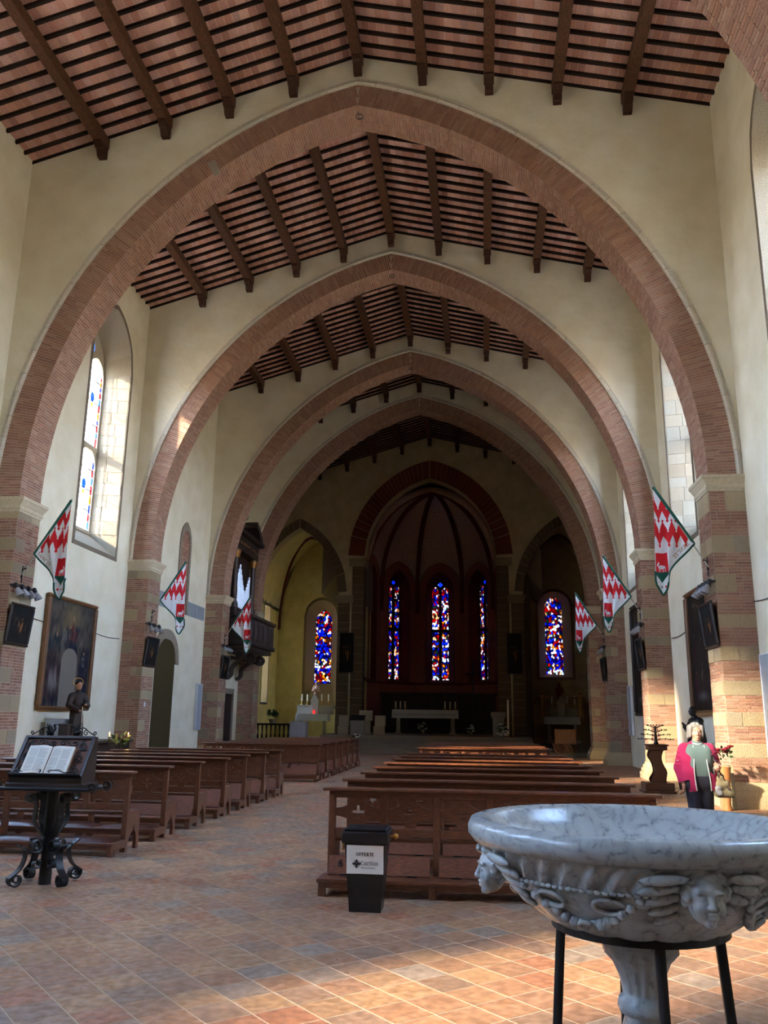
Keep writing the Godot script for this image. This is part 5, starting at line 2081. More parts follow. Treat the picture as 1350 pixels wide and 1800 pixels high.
# ---------------------------------------------------------------- the visitor
func visitor() -> void:
	var P := Vector3(5.88, 0, -12.3)
	var t := thing("person", "elderly person with grey hair in open magenta fleece jacket, holding a bag", "person", P, 0.0)
	# joints, +z towards the door, +x to the person's left
	var hip := Vector3(0.0, 0.86, 0.0)
	var neck := Vector3(0.0, 1.36, 0.0)
	var sh := [Vector3(-0.165, 1.31, -0.01), Vector3(0.165, 1.31, -0.01)]
	var el := [Vector3(-0.235, 1.06, -0.02), Vector3(0.225, 1.09, -0.03)]
	var wr := [Vector3(-0.215, 0.86, 0.05), Vector3(0.2, 1.12, 0.14)]
	var kn := [Vector3(-0.09, 0.46, 0.06), Vector3(0.085, 0.46, 0.01)]
	var an := [Vector3(-0.095, 0.08, 0.05), Vector3(0.09, 0.08, -0.06)]
	var n := net_new(Vector3(-0.36, 0.0, -0.2), Vector3(0.36, 1.48, 0.3), 0.014)
	# trunk
	net_bone(n, Vector3(-0.07, 0.88, 0), Vector3(0.07, 0.88, 0), 0.1, 0.1)
	net_bone(n, Vector3(0, 0.9, 0.0), Vector3(0, 1.12, 0.0), 0.11, 0.11, 0.05)
	net_bone(n, Vector3(-0.08, 1.22, 0.01), Vector3(0.08, 1.22, 0.01), 0.115, 0.115, 0.06)
	net_bone(n, sh[0], sh[1], 0.06, 0.06, 0.06)
	net_bone(n, Vector3(0, 1.32, -0.01), Vector3(0, 1.45, 0.02), 0.056, 0.052, 0.04)
	for i in 2:
		net_bone(n, sh[i], el[i], 0.052, 0.042)
		net_bone(n, el[i], wr[i], 0.042, 0.027)
		net_bone(n, Vector3((i - 0.5) * 0.17, 0.82, 0), kn[i], 0.088, 0.058)
		net_bone(n, kn[i], an[i], 0.055, 0.038)
	var skin := net_mesh(n)
	# head with a face, its own finer grid
	var h := net_new(Vector3(-0.12, 1.38, -0.13), Vector3(0.12, 1.68, 0.15), 0.006)
	net_ball(h, Vector3(0, 1.555, -0.005), Vector3(0.072, 0.088, 0.09), 0.02)
	net_ball(h, Vector3(0, 1.49, 0.028), Vector3(0.056, 0.06, 0.058), 0.03)
	net_bone(h, Vector3(0, 1.37, -0.005), Vector3(0, 1.47, -0.005), 0.054, 0.05, 0.02)
	net_bone(h, Vector3(0, 1.545, 0.084), Vector3(0, 1.508, 0.104), 0.009, 0.014, 0.012)
	net_ball(h, Vector3(0, 1.44, 0.062), Vector3(0.026, 0.018, 0.02), 0.02)
	for s: float in [-1.0, 1.0]:
		net_ball(h, Vector3(s * 0.034, 1.505, 0.06), Vector3(0.026, 0.022, 0.022), 0.015)
		net_ball(h, Vector3(s * 0.028, 1.562, 0.078), Vector3(0.024, 0.008, 0.012), 0.01)
		net_cut(h, Vector3(s * 0.029, 1.545, 0.094), Vector3(0.016, 0.009, 0.012), 0.008)
		net_ball(h, Vector3(s * 0.074, 1.53, 0.0), Vector3(0.012, 0.03, 0.018), 0.008)
		net_ball(h, Vector3(s * 0.011, 1.505, 0.096), Vector3(0.009, 0.007, 0.008), 0.006)
	net_ball(h, Vector3(0, 1.474, 0.083), Vector3(0.024, 0.006, 0.008), 0.005)
	net_cut(h, Vector3(0, 1.4675, 0.094), Vector3(0.024, 0.003, 0.01), 0.003)
	net_ball(h, Vector3(0, 1.461, 0.081), Vector3(0.02, 0.006, 0.008), 0.005)
	net_mesh(h, Transform3D(), skin)
	# hands: the right hangs half curled, the left closes on the bag's strap
	for i in 2:
		var lo: Vector3 = wr[i] - Vector3(0.09, 0.17, 0.1)
		var hi: Vector3 = wr[i] + Vector3(0.1, 0.08, 0.16)
		var g := net_new(lo, hi, 0.0045)
		var w: Vector3 = wr[i]
		var dir := (Vector3(0.0, -1.0, 0.15) if i == 0 else Vector3(-0.25, -0.25, 1.0)).normalized()
		var across := (Vector3(0.25, 0.0, 1.0) if i == 0 else Vector3(0.85, 0.5, 0.3)).normalized()
		across = (across - dir * across.dot(dir)).normalized()
		var pal := dir.cross(across) * (1.0 if i == 0 else -1.0)    # towards which the fingers bend
		net_bone(g, w - dir * 0.03, w + dir * 0.02, 0.026, 0.022, 0.012)
		for f in 4:
			var o := (f - 1.5) * 0.017
			var k0 := w + dir * (0.078 - 0.004 * absf(f - 1.2)) + across * o
			net_bone(g, w + dir * 0.012 + across * o * 0.7, k0, 0.0125, 0.011, 0.012)
			var curl := 0.7 if i == 0 else 1.25
			var len_: float = [0.03, 0.034, 0.031, 0.025][f]
			var d1 := (dir * cos(curl * 0.6) + pal * sin(curl * 0.6)).normalized()
			var d2 := (dir * cos(curl * 1.4) + pal * sin(curl * 1.4)).normalized()
			var d3 := (dir * cos(curl * 2.0) + pal * sin(curl * 2.0)).normalized()
			var a := k0 + d1 * len_
			var b := a + d2 * len_ * 0.75
			var c := b + d3 * len_ * 0.6
			net_bone(g, k0, a, 0.0095, 0.0088, 0.003)
			net_bone(g, a, b, 0.0088, 0.008, 0.002)
			net_bone(g, b, c, 0.008, 0.0068, 0.002)
		var th := w + dir * 0.02 + across * 0.024
		var t1 := th + (dir * 0.7 + across * 0.6 + pal * 0.3).normalized() * 0.038
		var t2 := t1 + (dir * 0.8 + pal * 0.7).normalized() * 0.03
		net_bone(g, th - across * 0.012, t1, 0.0135, 0.0105, 0.008)
		net_bone(g, t1, t2, 0.0105, 0.008, 0.003)
		net_mesh(g, Transform3D(), skin)
	put(skin, "body", M.skin, t)
	var e := MB.new()
	for s: float in [-1.0, 1.0]:
		e.col = Color(0.75, 0.72, 0.68)
		e.ball(Vector3(s * 0.029, 1.545, 0.081), Vector3(0.012, 0.006, 0.007), 8, 6)
		e.col = Color(0.05, 0.04, 0.03)
		e.ball(Vector3(s * 0.029, 1.545, 0.0855), Vector3(0.0048, 0.0048, 0.0035), 8, 6)
	put(e, "eyes", M.eye, t)
	# hair: chin-length bob, parted
	var q := net_new(Vector3(-0.14, 1.4, -0.14), Vector3(0.14, 1.7, 0.14), 0.0075)
	net_ball(q, Vector3(0, 1.578, -0.016), Vector3(0.088, 0.09, 0.098), 0.02)
	for s: float in [-1.0, 1.0]:
		for k in 4:
			var z := -0.06 + 0.034 * k
			net_bone(q, Vector3(s * 0.07, 1.6, z), Vector3(s * (0.094 - 0.006 * k), 1.462 + 0.008 * k, z * 0.9), 0.03, 0.018, 0.014)
		net_bone(q, Vector3(s * 0.02, 1.645, 0.045), Vector3(s * 0.078, 1.575, 0.055), 0.02, 0.012, 0.012)
	net_bone(q, Vector3(0, 1.58, -0.09), Vector3(0, 1.46, -0.075), 0.05, 0.04, 0.02)
	net_cut(q, Vector3(0.006, 1.515, 0.11), Vector3(0.064, 0.1, 0.1), 0.012)
	put(net_mesh(q), "hair", M.hair, t)
	# trousers and shoes
	var l := net_new(Vector3(-0.22, 0.03, -0.18), Vector3(0.22, 1.14, 0.24), 0.014)
	net_bone(l, Vector3(-0.075, 0.89, 0), Vector3(0.075, 0.89, 0), 0.14, 0.14)
	net_bone(l, Vector3(-0.07, 0.97, 0.01), Vector3(0.07, 0.97, 0.01), 0.14, 0.14)
	for i in 2:
		net_bone(l, Vector3((i - 0.5) * 0.17, 0.83, 0), kn[i], 0.1, 0.076)
		net_bone(l, kn[i], an[i] + Vector3(0, 0.03, 0), 0.074, 0.066)
	put(net_mesh(l), "trousers", M.trousers, t)
	for i in 2:
		var s := net_new(an[i] - Vector3(0.08, 0.085, 0.1), an[i] + Vector3(0.08, 0.08, 0.22), 0.01)
		net_bone(s, an[i] + Vector3(0, -0.035, -0.03), an[i] + Vector3(0, -0.042, 0.13), 0.042, 0.034, 0.02)
		net_bone(s, an[i] + Vector3(0, 0.02, -0.01), an[i] + Vector3(0, -0.03, 0.0), 0.046, 0.045, 0.03)
		put(net_mesh(s), "shoe", M.black, t)
	# jumper with white collar
	var j := net_new(Vector3(-0.26, 0.92, -0.2), Vector3(0.26, 1.44, 0.24), 0.013)
	net_bone(j, Vector3(-0.055, 1.02, 0.015), Vector3(0.055, 1.02, 0.015), 0.145, 0.145, 0.04)
	net_bone(j, Vector3(-0.05, 1.14, 0.025), Vector3(0.05, 1.14, 0.025), 0.142, 0.142, 0.05)
	net_bone(j, Vector3(-0.075, 1.24, 0.02), Vector3(0.075, 1.24, 0.02), 0.125, 0.125, 0.06)
	net_bone(j, Vector3(-0.12, 1.31, -0.005), Vector3(0.12, 1.31, -0.005), 0.066, 0.066, 0.06)
	net_bone(j, Vector3(0, 1.32, 0), Vector3(0, 1.395, 0.005), 0.075, 0.064, 0.04)
	put(net_mesh(j, Transform3D(), null, func(p): return p.y > 0.965), "jumper", M.jumper, t)
	var co := MB.new()
	var ring := []
	for k in 25:
		var a := TAU * k / 24.0
		ring.append(Vector3(cos(a) * 0.064, 1.398 - 0.022 * sin(a), 0.008 + sin(a) * 0.064))
	co.tube(ring, 0.011, 6)
	put(co, "collar", M.white_cloth, t)
	# fleece jacket, open down the front, white inside
	var jacket := func(d: float) -> Dictionary:
		var a := net_new(Vector3(-0.36, 0.7, -0.24), Vector3(0.36, 1.46, 0.3), 0.0125)
		net_bone(a, Vector3(-0.09, 0.84, -0.0), Vector3(0.09, 0.84, -0.0), 0.175 + d, 0.175 + d, 0.04)
		net_bone(a, Vector3(-0.085, 1.0, 0.0), Vector3(0.085, 1.0, 0.0), 0.17 + d, 0.17 + d, 0.05)
		net_bone(a, Vector3(-0.085, 1.18, 0.0), Vector3(0.085, 1.18, 0.0), 0.155 + d, 0.155 + d, 0.05)
		net_bone(a, sh[0] + Vector3(0.02, -0.01, 0), sh[1] + Vector3(-0.02, -0.01, 0), 0.085 + d, 0.085 + d, 0.05)
		net_bone(a, Vector3(0, 1.32, -0.02), Vector3(0, 1.41, -0.015), 0.1 + d, 0.088 + d, 0.04)
		for i in 2:
			net_bone(a, sh[i], el[i], 0.08 + d, 0.074 + d, 0.03)
			net_bone(a, el[i], wr[i].lerp(el[i], 0.12), 0.074 + d, 0.06 + d, 0.03)
			for k in 4:        # gathered folds of the sleeve
				var u := 0.15 + k * 0.22
				net_ball(a, sh[i].lerp(el[i], u) + Vector3((i - 0.5) * 0.08, 0, 0.02), Vector3(0.05, 0.014, 0.06), 0.02)
		return a
	var opened := func(p: Vector3) -> bool:
		var left_edge := -0.075 - 0.015 * sin((p.y - 0.8) * 7.0)
		var right_edge := 0.08 + 0.03 * smoothstep(1.2, 0.85, p.y)
		if p.z > 0.02 and p.x > left_edge and p.x < right_edge and p.y < 1.4:
			return false
		if p.y > 1.412 or (p.z > 0.0 and absf(p.x) < 0.07 and p.y > 1.37):
			return false
		if p.y < (0.775 if p.x < 0.05 else 0.79) and absf(p.x) < 0.3:
			return false
		for i in 2:
			var ax: Vector3 = (wr[i] - el[i]).normalized()
			if (p - wr[i].lerp(el[i], 0.1)).dot(ax) > 0.0 and p.distance_to(wr[i]) < 0.13:
				return false
		return true
	put(net_mesh(jacket.call(0.0), Transform3D(), null, opened), "jacket", M.fleece, t)
	put(net_mesh(jacket.call(-0.014), Transform3D(), null, opened), "jacket_lining", M.white_cloth, t)
	# zip edges
	var z := MB.new()
	for e2 in [[-0.077, 0.0], [0.097, 1.0]]:
		var path := []
		for k in 13:
			var y := lerpf(0.785, 1.36, k / 12.0)
			var x: float = -0.075 - 0.015 * sin((y - 0.8) * 7.0) if e2[1] < 0.5 else 0.08 + 0.03 * smoothstep(1.2, 0.85, y)
			var dz := 0.172 if y < 1.15 else lerpf(0.17, 0.085, (y - 1.15) / 0.21)
			path.append(Vector3(x, y, dz))
		z.tube(path, 0.009, 5)
	put(z, "zip_edge", M.white_cloth, t)
	# shoulder bag hanging from the left hand
	var bag := thing("handbag", "beige and black handbag with a white cloth, hanging from the person's hand", "bag", P)
	var b := net_new(Vector3(0.1, 0.66, -0.02), Vector3(0.44, 1.06, 0.26), 0.011)
	net_bone(b, Vector3(0.2, 0.76, 0.12), Vector3(0.36, 0.76, 0.11), 0.055, 0.055, 0.04)
	net_bone(b, Vector3(0.21, 0.86, 0.12), Vector3(0.31, 0.88, 0.12), 0.05, 0.05, 0.05)
	net_bone(b, Vector3(0.23, 0.95, 0.13), Vector3(0.26, 0.97, 0.13), 0.036, 0.036, 0.05)
	put(net_mesh(b), "pouch", M.bag, bag)
	var st := MB.new()
	st.strip(bez([Vector3(0.22, 0.95, 0.16), Vector3(0.2, 1.06, 0.17), Vector3(0.185, 1.105, 0.21), Vector3(0.21, 1.06, 0.2), Vector3(0.28, 0.94, 0.15), Vector3(0.34, 0.8, 0.17)], 5), Vector3(0.02, 0, 0.012), 0.005)
	put(st, "strap", M.bag_dark, bag)
	var wc := net_new(Vector3(0.12, 0.7, 0.1), Vector3(0.3, 0.88, 0.24), 0.01)
	net_ball(wc, Vector3(0.2, 0.83, 0.175), Vector3(0.045, 0.03, 0.025), 0.02)
	net_ball(wc, Vector3(0.215, 0.765, 0.175), Vector3(0.04, 0.035, 0.022), 0.02)
	net_ball(wc, Vector3(0.18, 0.8, 0.175), Vector3(0.025, 0.03, 0.02), 0.02)
	put(net_mesh(wc), "white_cloth", M.white_cloth, bag)
	var dk := MB.new()
	dk.cbox(Vector3(0.19, 0.705, 0.07), Vector3(0.4, 0.722, 0.17), 0.006)
	put(dk, "base", M.bag_dark, bag)

func more_materials() -> void:
	var veins := noise_tex(41, 0.008, [[0.0, c8(88, 92, 98)], [0.07, c8(150, 156, 160)], [0.2, c8(206, 210, 210)], [0.5, c8(226, 228, 226)], [1.0, c8(236, 236, 232)]], 1024)
	var vn := FastNoiseLite.new()
	vn.seed = 41; vn.frequency = 0.006; vn.fractal_type = FastNoiseLite.FRACTAL_RIDGED; vn.fractal_octaves = 5
	vn.domain_warp_enabled = true; vn.domain_warp_amplitude = 60; vn.domain_warp_frequency = 0.006
	(veins as NoiseTexture2D).noise = vn
	(veins as NoiseTexture2D).color_ramp.offsets = PackedFloat32Array([0.0, 0.5, 0.72, 0.86, 1.0])
	(veins as NoiseTexture2D).color_ramp.colors = PackedColorArray([c8(226, 228, 226), c8(214, 216, 214), c8(196, 200, 200), c8(150, 154, 158), c8(92, 96, 102)])
	mat("marble", Color(0.8, 0.81, 0.8), 0.22, {"tex": veins, "scale": 1.6, "spec": 0.5})
	mat("black_iron", c8(18, 17, 17), 0.5, {"spec": 0.5})
	mat("bin", c8(20, 19, 20), 0.4, {"spec": 0.5})
	mat("paper", c8(236, 236, 232), 0.7)
	mat("ink", c8(24, 24, 26), 0.7)
	mat("dark_wood", c8(40, 30, 26), 0.42, {"spec": 0.5})
	mat("red_ground", c8(96, 62, 48), 0.7)
	mat("book_cover", c8(120, 90, 60), 0.6)
	mat("print", Color(1, 1, 1), 0.75, {"tex": print_texture()})
	mat("page_edge", c8(220, 206, 176), 0.85)
	mat("skin", c8(178, 128, 106), 0.55)
	mat("eye", Color(1, 1, 1), 0.25)
	mat("hair", c8(116, 112, 108), 0.6)
	mat("trousers", c8(36, 36, 50), 0.85)
	mat("jumper", c8(84, 102, 101), 0.95, {"sheen": 0.3})
	mat("white_cloth", c8(176, 176, 178), 0.9)
	mat("fleece", c8(146, 18, 70), 0.95, {"sheen": 0.5})
	mat("bag", c8(150, 138, 104), 0.7)
	mat("bag_dark", c8(60, 44, 34), 0.6)
	var wm := StandardMaterial3D.new()
	wm.resource_name = "water"
	wm.albedo_color = Color(0.9, 0.95, 0.95, 0.12)
	wm.roughness = 0.02
	wm.transparency = BaseMaterial3D.TRANSPARENCY_ALPHA
	M["water"] = wm

# ---------------------------------------------------------------- painted pictures
func ell(im: Image, c: Vector2, r: Vector2, col: Color, soft := 0.35, turn := 0.0) -> void:
	var w := im.get_width(); var h := im.get_height()
	var big := maxf(r.x, r.y) * 1.05
	var ca := cos(turn); var sa := sin(turn)
	for y in range(maxi(0, int((c.y - big) * h)), mini(h, int((c.y + big) * h) + 1)):
		for x in range(maxi(0, int((c.x - big) * w)), mini(w, int((c.x + big) * w) + 1)):
			var dx := float(x) / w - c.x; var dy := float(y) / h - c.y
			var p := Vector2((dx * ca + dy * sa) / r.x, (-dx * sa + dy * ca) / r.y)
			var d := p.length()
			if d < 1.0:
				var a := clampf((1.0 - d) / soft, 0.0, 1.0)
				im.set_pixel(x, y, im.get_pixel(x, y).lerp(col, a * col.a))

func canvas(seed_: int, w: int, h: int, ground: Color, second: Color) -> Image:
	var f := FastNoiseLite.new()
	f.seed = seed_; f.frequency = 0.02; f.fractal_octaves = 4
	var nz := f.get_image(w, h)
	var im := Image.create(w, h, false, Image.FORMAT_RGB8)
	for y in h:
		for x in w:
			im.set_pixel(x, y, ground.lerp(second, nz.get_pixel(x, y).r))
	return im

# many short brush strokes in an area
func strokes(im: Image, r: RandomNumberGenerator, a: Rect2, n: int, size: float, cols: Array, strength: float) -> void:
	for k in n:
		var c: Color = cols[r.randi() % cols.size()]
		c.a = strength * r.randf_range(0.5, 1.0)
		ell(im, a.position + Vector2(r.randf() * a.size.x, r.randf() * a.size.y), Vector2(size * r.randf_range(0.25, 0.5), size * r.randf_range(0.6, 1.1)), c, 0.9, r.randf_range(-0.7, 0.7))

# a robed figure: robe, mantle, face
func figure(im: Image, x: float, y: float, s: float, robe: Color, mantle: Color, face := Color(0.62, 0.46, 0.34)) -> void:
	ell(im, Vector2(x, y + s * 0.42), Vector2(s * 0.2, s * 0.5), robe, 0.5)
	ell(im, Vector2(x - s * 0.07, y + s * 0.25), Vector2(s * 0.15, s * 0.3), mantle, 0.6, 0.3)
	ell(im, Vector2(x + s * 0.02, y - s * 0.05), Vector2(s * 0.065, s * 0.075), face, 0.5)

func painting_tex(kind: String, seed_: int) -> ImageTexture:
	var r := RandomNumberGenerator.new()
	r.seed = seed_
	var im: Image
	if kind == "altarpiece":
		im = canvas(seed_, 180, 200, c8(50, 46, 44), c8(98, 90, 80))
		ell(im, Vector2(0.5, 0.16), Vector2(0.26, 0.24), c8(132, 114, 76), 1.0)
		strokes(im, r, Rect2(0.05, 0.03, 0.9, 0.4), 70, 0.07, [c8(112, 106, 100), c8(70, 66, 66), c8(130, 120, 100)], 0.55)
		# seated figure in blue and red with a child
		strokes(im, r, Rect2(0.42, 0.24, 0.28, 0.24), 60, 0.06, [c8(20, 28, 54), c8(28, 40, 70), c8(14, 18, 34)], 0.9)
		strokes(im, r, Rect2(0.52, 0.2, 0.14, 0.16), 24, 0.04, [c8(128, 26, 34), c8(96, 18, 26)], 0.9)
		strokes(im, r, Rect2(0.46, 0.46, 0.14, 0.06), 12, 0.04, [c8(120, 24, 40)], 0.9)
		ell(im, Vector2(0.55, 0.15), Vector2(0.03, 0.035), c8(164, 124, 96), 0.6)
		ell(im, Vector2(0.49, 0.24), Vector2(0.026, 0.03), c8(160, 118, 90), 0.6)
		strokes(im, r, Rect2(0.46, 0.27, 0.08, 0.1), 14, 0.025, [c8(150, 112, 84)], 0.8)
		strokes(im, r, Rect2(0.33, 0.27, 0.1, 0.18), 20, 0.05, [c8(138, 138, 132), c8(108, 112, 110)], 0.6)
		strokes(im, r, Rect2(0.66, 0.34, 0.12, 0.12), 18, 0.05, [c8(130, 122, 116), c8(92, 86, 84)], 0.6)
		# bishop on the left, nun on the right
		strokes(im, r, Rect2(0.08, 0.36, 0.22, 0.14), 30, 0.06, [c8(22, 32, 42), c8(34, 44, 52)], 0.9)
		strokes(im, r, Rect2(0.06, 0.5, 0.26, 0.42), 70, 0.08, [c8(58, 28, 40), c8(78, 40, 50), c8(36, 22, 30)], 0.8)
		for k in 14:
			ell(im, Vector2(0.13 + 0.012 * k, 0.76 + r.randf_range(-0.03, 0.03)), Vector2(0.008, 0.16), c8(120 + 30 * (k % 2), 118 + 30 * (k % 2), 118 + 28 * (k % 2)), 0.8, 0.06 * (7 - k) / 7.0)
		ell(im, Vector2(0.22, 0.33), Vector2(0.026, 0.032), c8(156, 116, 90), 0.6)
		ell(im, Vector2(0.23, 0.27), Vector2(0.022, 0.05), c8(120, 92, 60), 0.7)
		strokes(im, r, Rect2(0.76, 0.45, 0.2, 0.5), 80, 0.08, [c8(16, 20, 44), c8(22, 26, 54), c8(10, 12, 26)], 0.9)
		ell(im, Vector2(0.84, 0.47), Vector2(0.035, 0.045), c8(24, 24, 34), 0.4)
		ell(im, Vector2(0.84, 0.475), Vector2(0.022, 0.028), c8(164, 132, 110), 0.6)
		strokes(im, r, Rect2(0.81, 0.52, 0.06, 0.09), 10, 0.03, [c8(176, 168, 158)], 0.8)
		strokes(im, r, Rect2(0.04, 0.92, 0.34, 0.07), 20, 0.06, [c8(14, 18, 40)], 0.9)
		# blank arched field where a statue once stood
		for y in im.get_height():
			for x in im.get_width():
				var u := x / 180.0; var v := y / 200.0
				var top := 0.56 - 0.12 * sqrt(maxf(0.0, 1.0 - pow((u - 0.53) / 0.17, 2.0)))
				if absf(u - 0.53) < 0.17 and v > top:
					im.set_pixel(x, y, c8(134, 126, 118))
	elif kind == "tall":
		im = canvas(seed_, 140, 260, c8(26, 22, 20), c8(58, 48, 40))
		for k in 9:
			figure(im, 0.2 + 0.22 * (k % 3) + r.randf_range(-0.05, 0.05), 0.12 + 0.27 * (k / 3) + r.randf_range(-0.04, 0.04), 0.26, [c8(70, 18, 40), c8(44, 40, 44), c8(60, 46, 30)][r.randi() % 3], [c8(104, 100, 98), c8(48, 36, 28), c8(80, 22, 44)][r.randi() % 3])
		ell(im, Vector2(0.4, 0.88), Vector2(0.3, 0.06), c8(120, 118, 116), 0.9)
		ell(im, Vector2(0.8, 0.86), Vector2(0.1, 0.08), c8(120, 92, 30), 0.7)
	else:
		im = canvas(seed_, 120, 130, c8(18, 16, 18), c8(40, 34, 30))
		ell(im, Vector2(0.5, 0.12), Vector2(0.5, 0.16), c8(22, 34, 36), 0.9)
		ell(im, Vector2(0.3, 0.34), Vector2(0.25, 0.08), c8(52, 48, 40), 0.8)
		for k in 4:
			figure(im, 0.25 + 0.18 * k, r.randf_range(0.32, 0.5), 0.34, [c8(48, 34, 24), c8(66, 24, 20), c8(30, 34, 40)][r.randi() % 3], c8(70, 52, 36))
		ell(im, Vector2(0.58, 0.56), Vector2(0.08, 0.2), c8(150, 104, 64), 0.5, 0.2)
		ell(im, Vector2(0.45, 0.5), Vector2(0.05, 0.1), c8(130, 90, 56), 0.5, -0.5)
		ell(im, Vector2(0.57, 0.34), Vector2(0.035, 0.045), c8(140, 98, 64), 0.4)
	return ImageTexture.create_from_image(im)

# a framed picture; local x along, y up, +z out of the wall. w, h without frame
func framed(t: Node3D, X: Transform3D, w: float, h: float, fw: float, depth: float, tex: Texture2D, frame_mat: Material) -> void:
	var m := MB.new()
	m.quad(X * Vector3(-w / 2, 0, depth * 0.5), X * Vector3(w / 2, 0, depth * 0.5), X * Vector3(w / 2, h, depth * 0.5), X * Vector3(-w / 2, h, depth * 0.5))
	m.quad(X * Vector3(w / 2, 0, 0), X * Vector3(-w / 2, 0, 0), X * Vector3(-w / 2, h, 0), X * Vector3(w / 2, h, 0))
	var cm := mat("canvas", Color(0.85, 0.84, 0.82), 0.7, {"tex": tex, "spec": 0.3})
	cm.texture_repeat = false
	put(m, "canvas", cm, t)
	for b in [[-w / 2 - fw, -fw, w / 2 + fw, 0.0], [-w / 2 - fw, h, w / 2 + fw, h + fw], [-w / 2 - fw, 0.0, -w / 2, h], [w / 2, 0.0, w / 2 + fw, h]]:
		m = MB.new()
		m.cbox(Vector3(b[0], b[1], 0), Vector3(b[2], b[3], depth), fw * 0.25, X)
		m.cbox(Vector3(b[0] + fw * 0.3, b[1] + fw * 0.3, depth * 0.8), Vector3(b[2] - fw * 0.3, b[3] - fw * 0.3, depth * 1.2), fw * 0.12, X)
		put(m, "frame", frame_mat, t)

func pictures() -> void:
	mat("brown_frame", c8(112, 76, 40), 0.5, {"spec": 0.5})
	mat("black_frame", c8(34, 25, 20), 0.45, {"spec": 0.5})
	var where := ["nearest pier, beside the great altarpiece", "second pier", "third pier, below the organ loft"]
	var wr := ["nearest pier, overlapping the tall painting", "second pier", "third pier, next to the side chapel"]
	for side: int in [-1, 1]:
		for k in 3:
			var D: float = [18.74, 27.08, 35.43][k]
			var ins := wall_frame(side)
			# hung leaning forward a little
			var X := Transform3D(Basis(ins.basis.x, Vector3.UP, ins.basis.z).rotated(ins.basis.x, 0.1), Vector3(side * (PIER_X - 0.03), 3.3, -D - 0.46))
			var t := thing("small_painting", "small dark framed painting of figures on the %s %s" % ["left" if side < 0 else "right", (where if side < 0 else wr)[k]], "painting", Vector3.ZERO, 0, "small framed paintings on the piers")
			framed(t, X, 0.92, 0.86, 0.06, 0.05, painting_tex("station", 500 + k * 2 + side), M.black_frame)
			var l := thing("spotlight_bar", "black bar of glass spotlights above the small painting on the %s %s pier" % [["nearest", "second", "third"][k], "left" if side < 0 else "right"], "spotlight", Vector3.ZERO, 0, "spotlight bars on the piers")
			spots(l, side, Vector3(side * (PIER_X - 0.02), 4.62, -D - 0.45), 4 if k == 0 else 3)
	# great paintings on the side walls
	for p in [[-1, -23.32, 1.88, 2.75, 2.92, 0.1, "altarpiece", "great altarpiece painting with a blank arched field on left wall"], [1, -23.0, 1.98, 2.6, 3.05, 0.12, "tall", "tall dark painting of saints in a gilt frame behind the visitor"], [1, -31.9, 2.0, 2.4, 3.8, 0.12, "tall", "narrow dark tall painting beyond the second right pier"]]:
		var ins := wall_frame(p[0])
		var X := Transform3D(ins.basis, Vector3(p[0] * (WALL_X - 0.02), p[2], p[1]))
		var t := thing("large_painting", p[7], "painting", Vector3.ZERO, 0, "great paintings on the side walls")
		framed(t, X, p[3], p[4], p[5], 0.14, painting_tex(p[6], 700 + int(p[4] * 10)), M.brown_frame if p[2] < 1.99 else M.black_frame)

func spots(t: Node3D, side: int, o: Vector3, n: int) -> void:
	var m := MB.new()
	m.tube([o + Vector3(0, 0, 0.5), o + Vector3(-side * 0.06, 0.0, 0.42), o + Vector3(-side * 0.08, 0, -0.5)], 0.028, 6)
	m.cbox(o + Vector3(-0.05, -0.06, -0.12), o + Vector3(0.05, 0.06, 0.12), 0.01)
	put(m, "bar", M.black, t)
	for k in n:
		var z := 0.38 - k * 0.86 / maxf(1, n - 1)
		var c := o + Vector3(-side * 0.12, -0.05, z)
		var dn := Vector3(-side * 0.45, -1, -0.25).normalized()
		var X := Transform3D(Basis(Quaternion(Vector3.UP, -dn)), c)
		m = MB.new()
		m.lathe([Vector2(0.05, -0.01), Vector2(0.055, 0.09), Vector2(0.03, 0.12), Vector2(0.001, 0.12)], 10, X)
		var h := put(m, "lamp_holder", M.black, t)
		m = MB.new()
		m.lathe([Vector2(0.001, -0.205), Vector2(0.088, -0.2), Vector2(0.095, -0.18), Vector2(0.075, -0.1), Vector2(0.045, -0.02), Vector2(0.03, 0.0)], 14, X)
		put(m, "reflector_bulb", M.bulb, h)

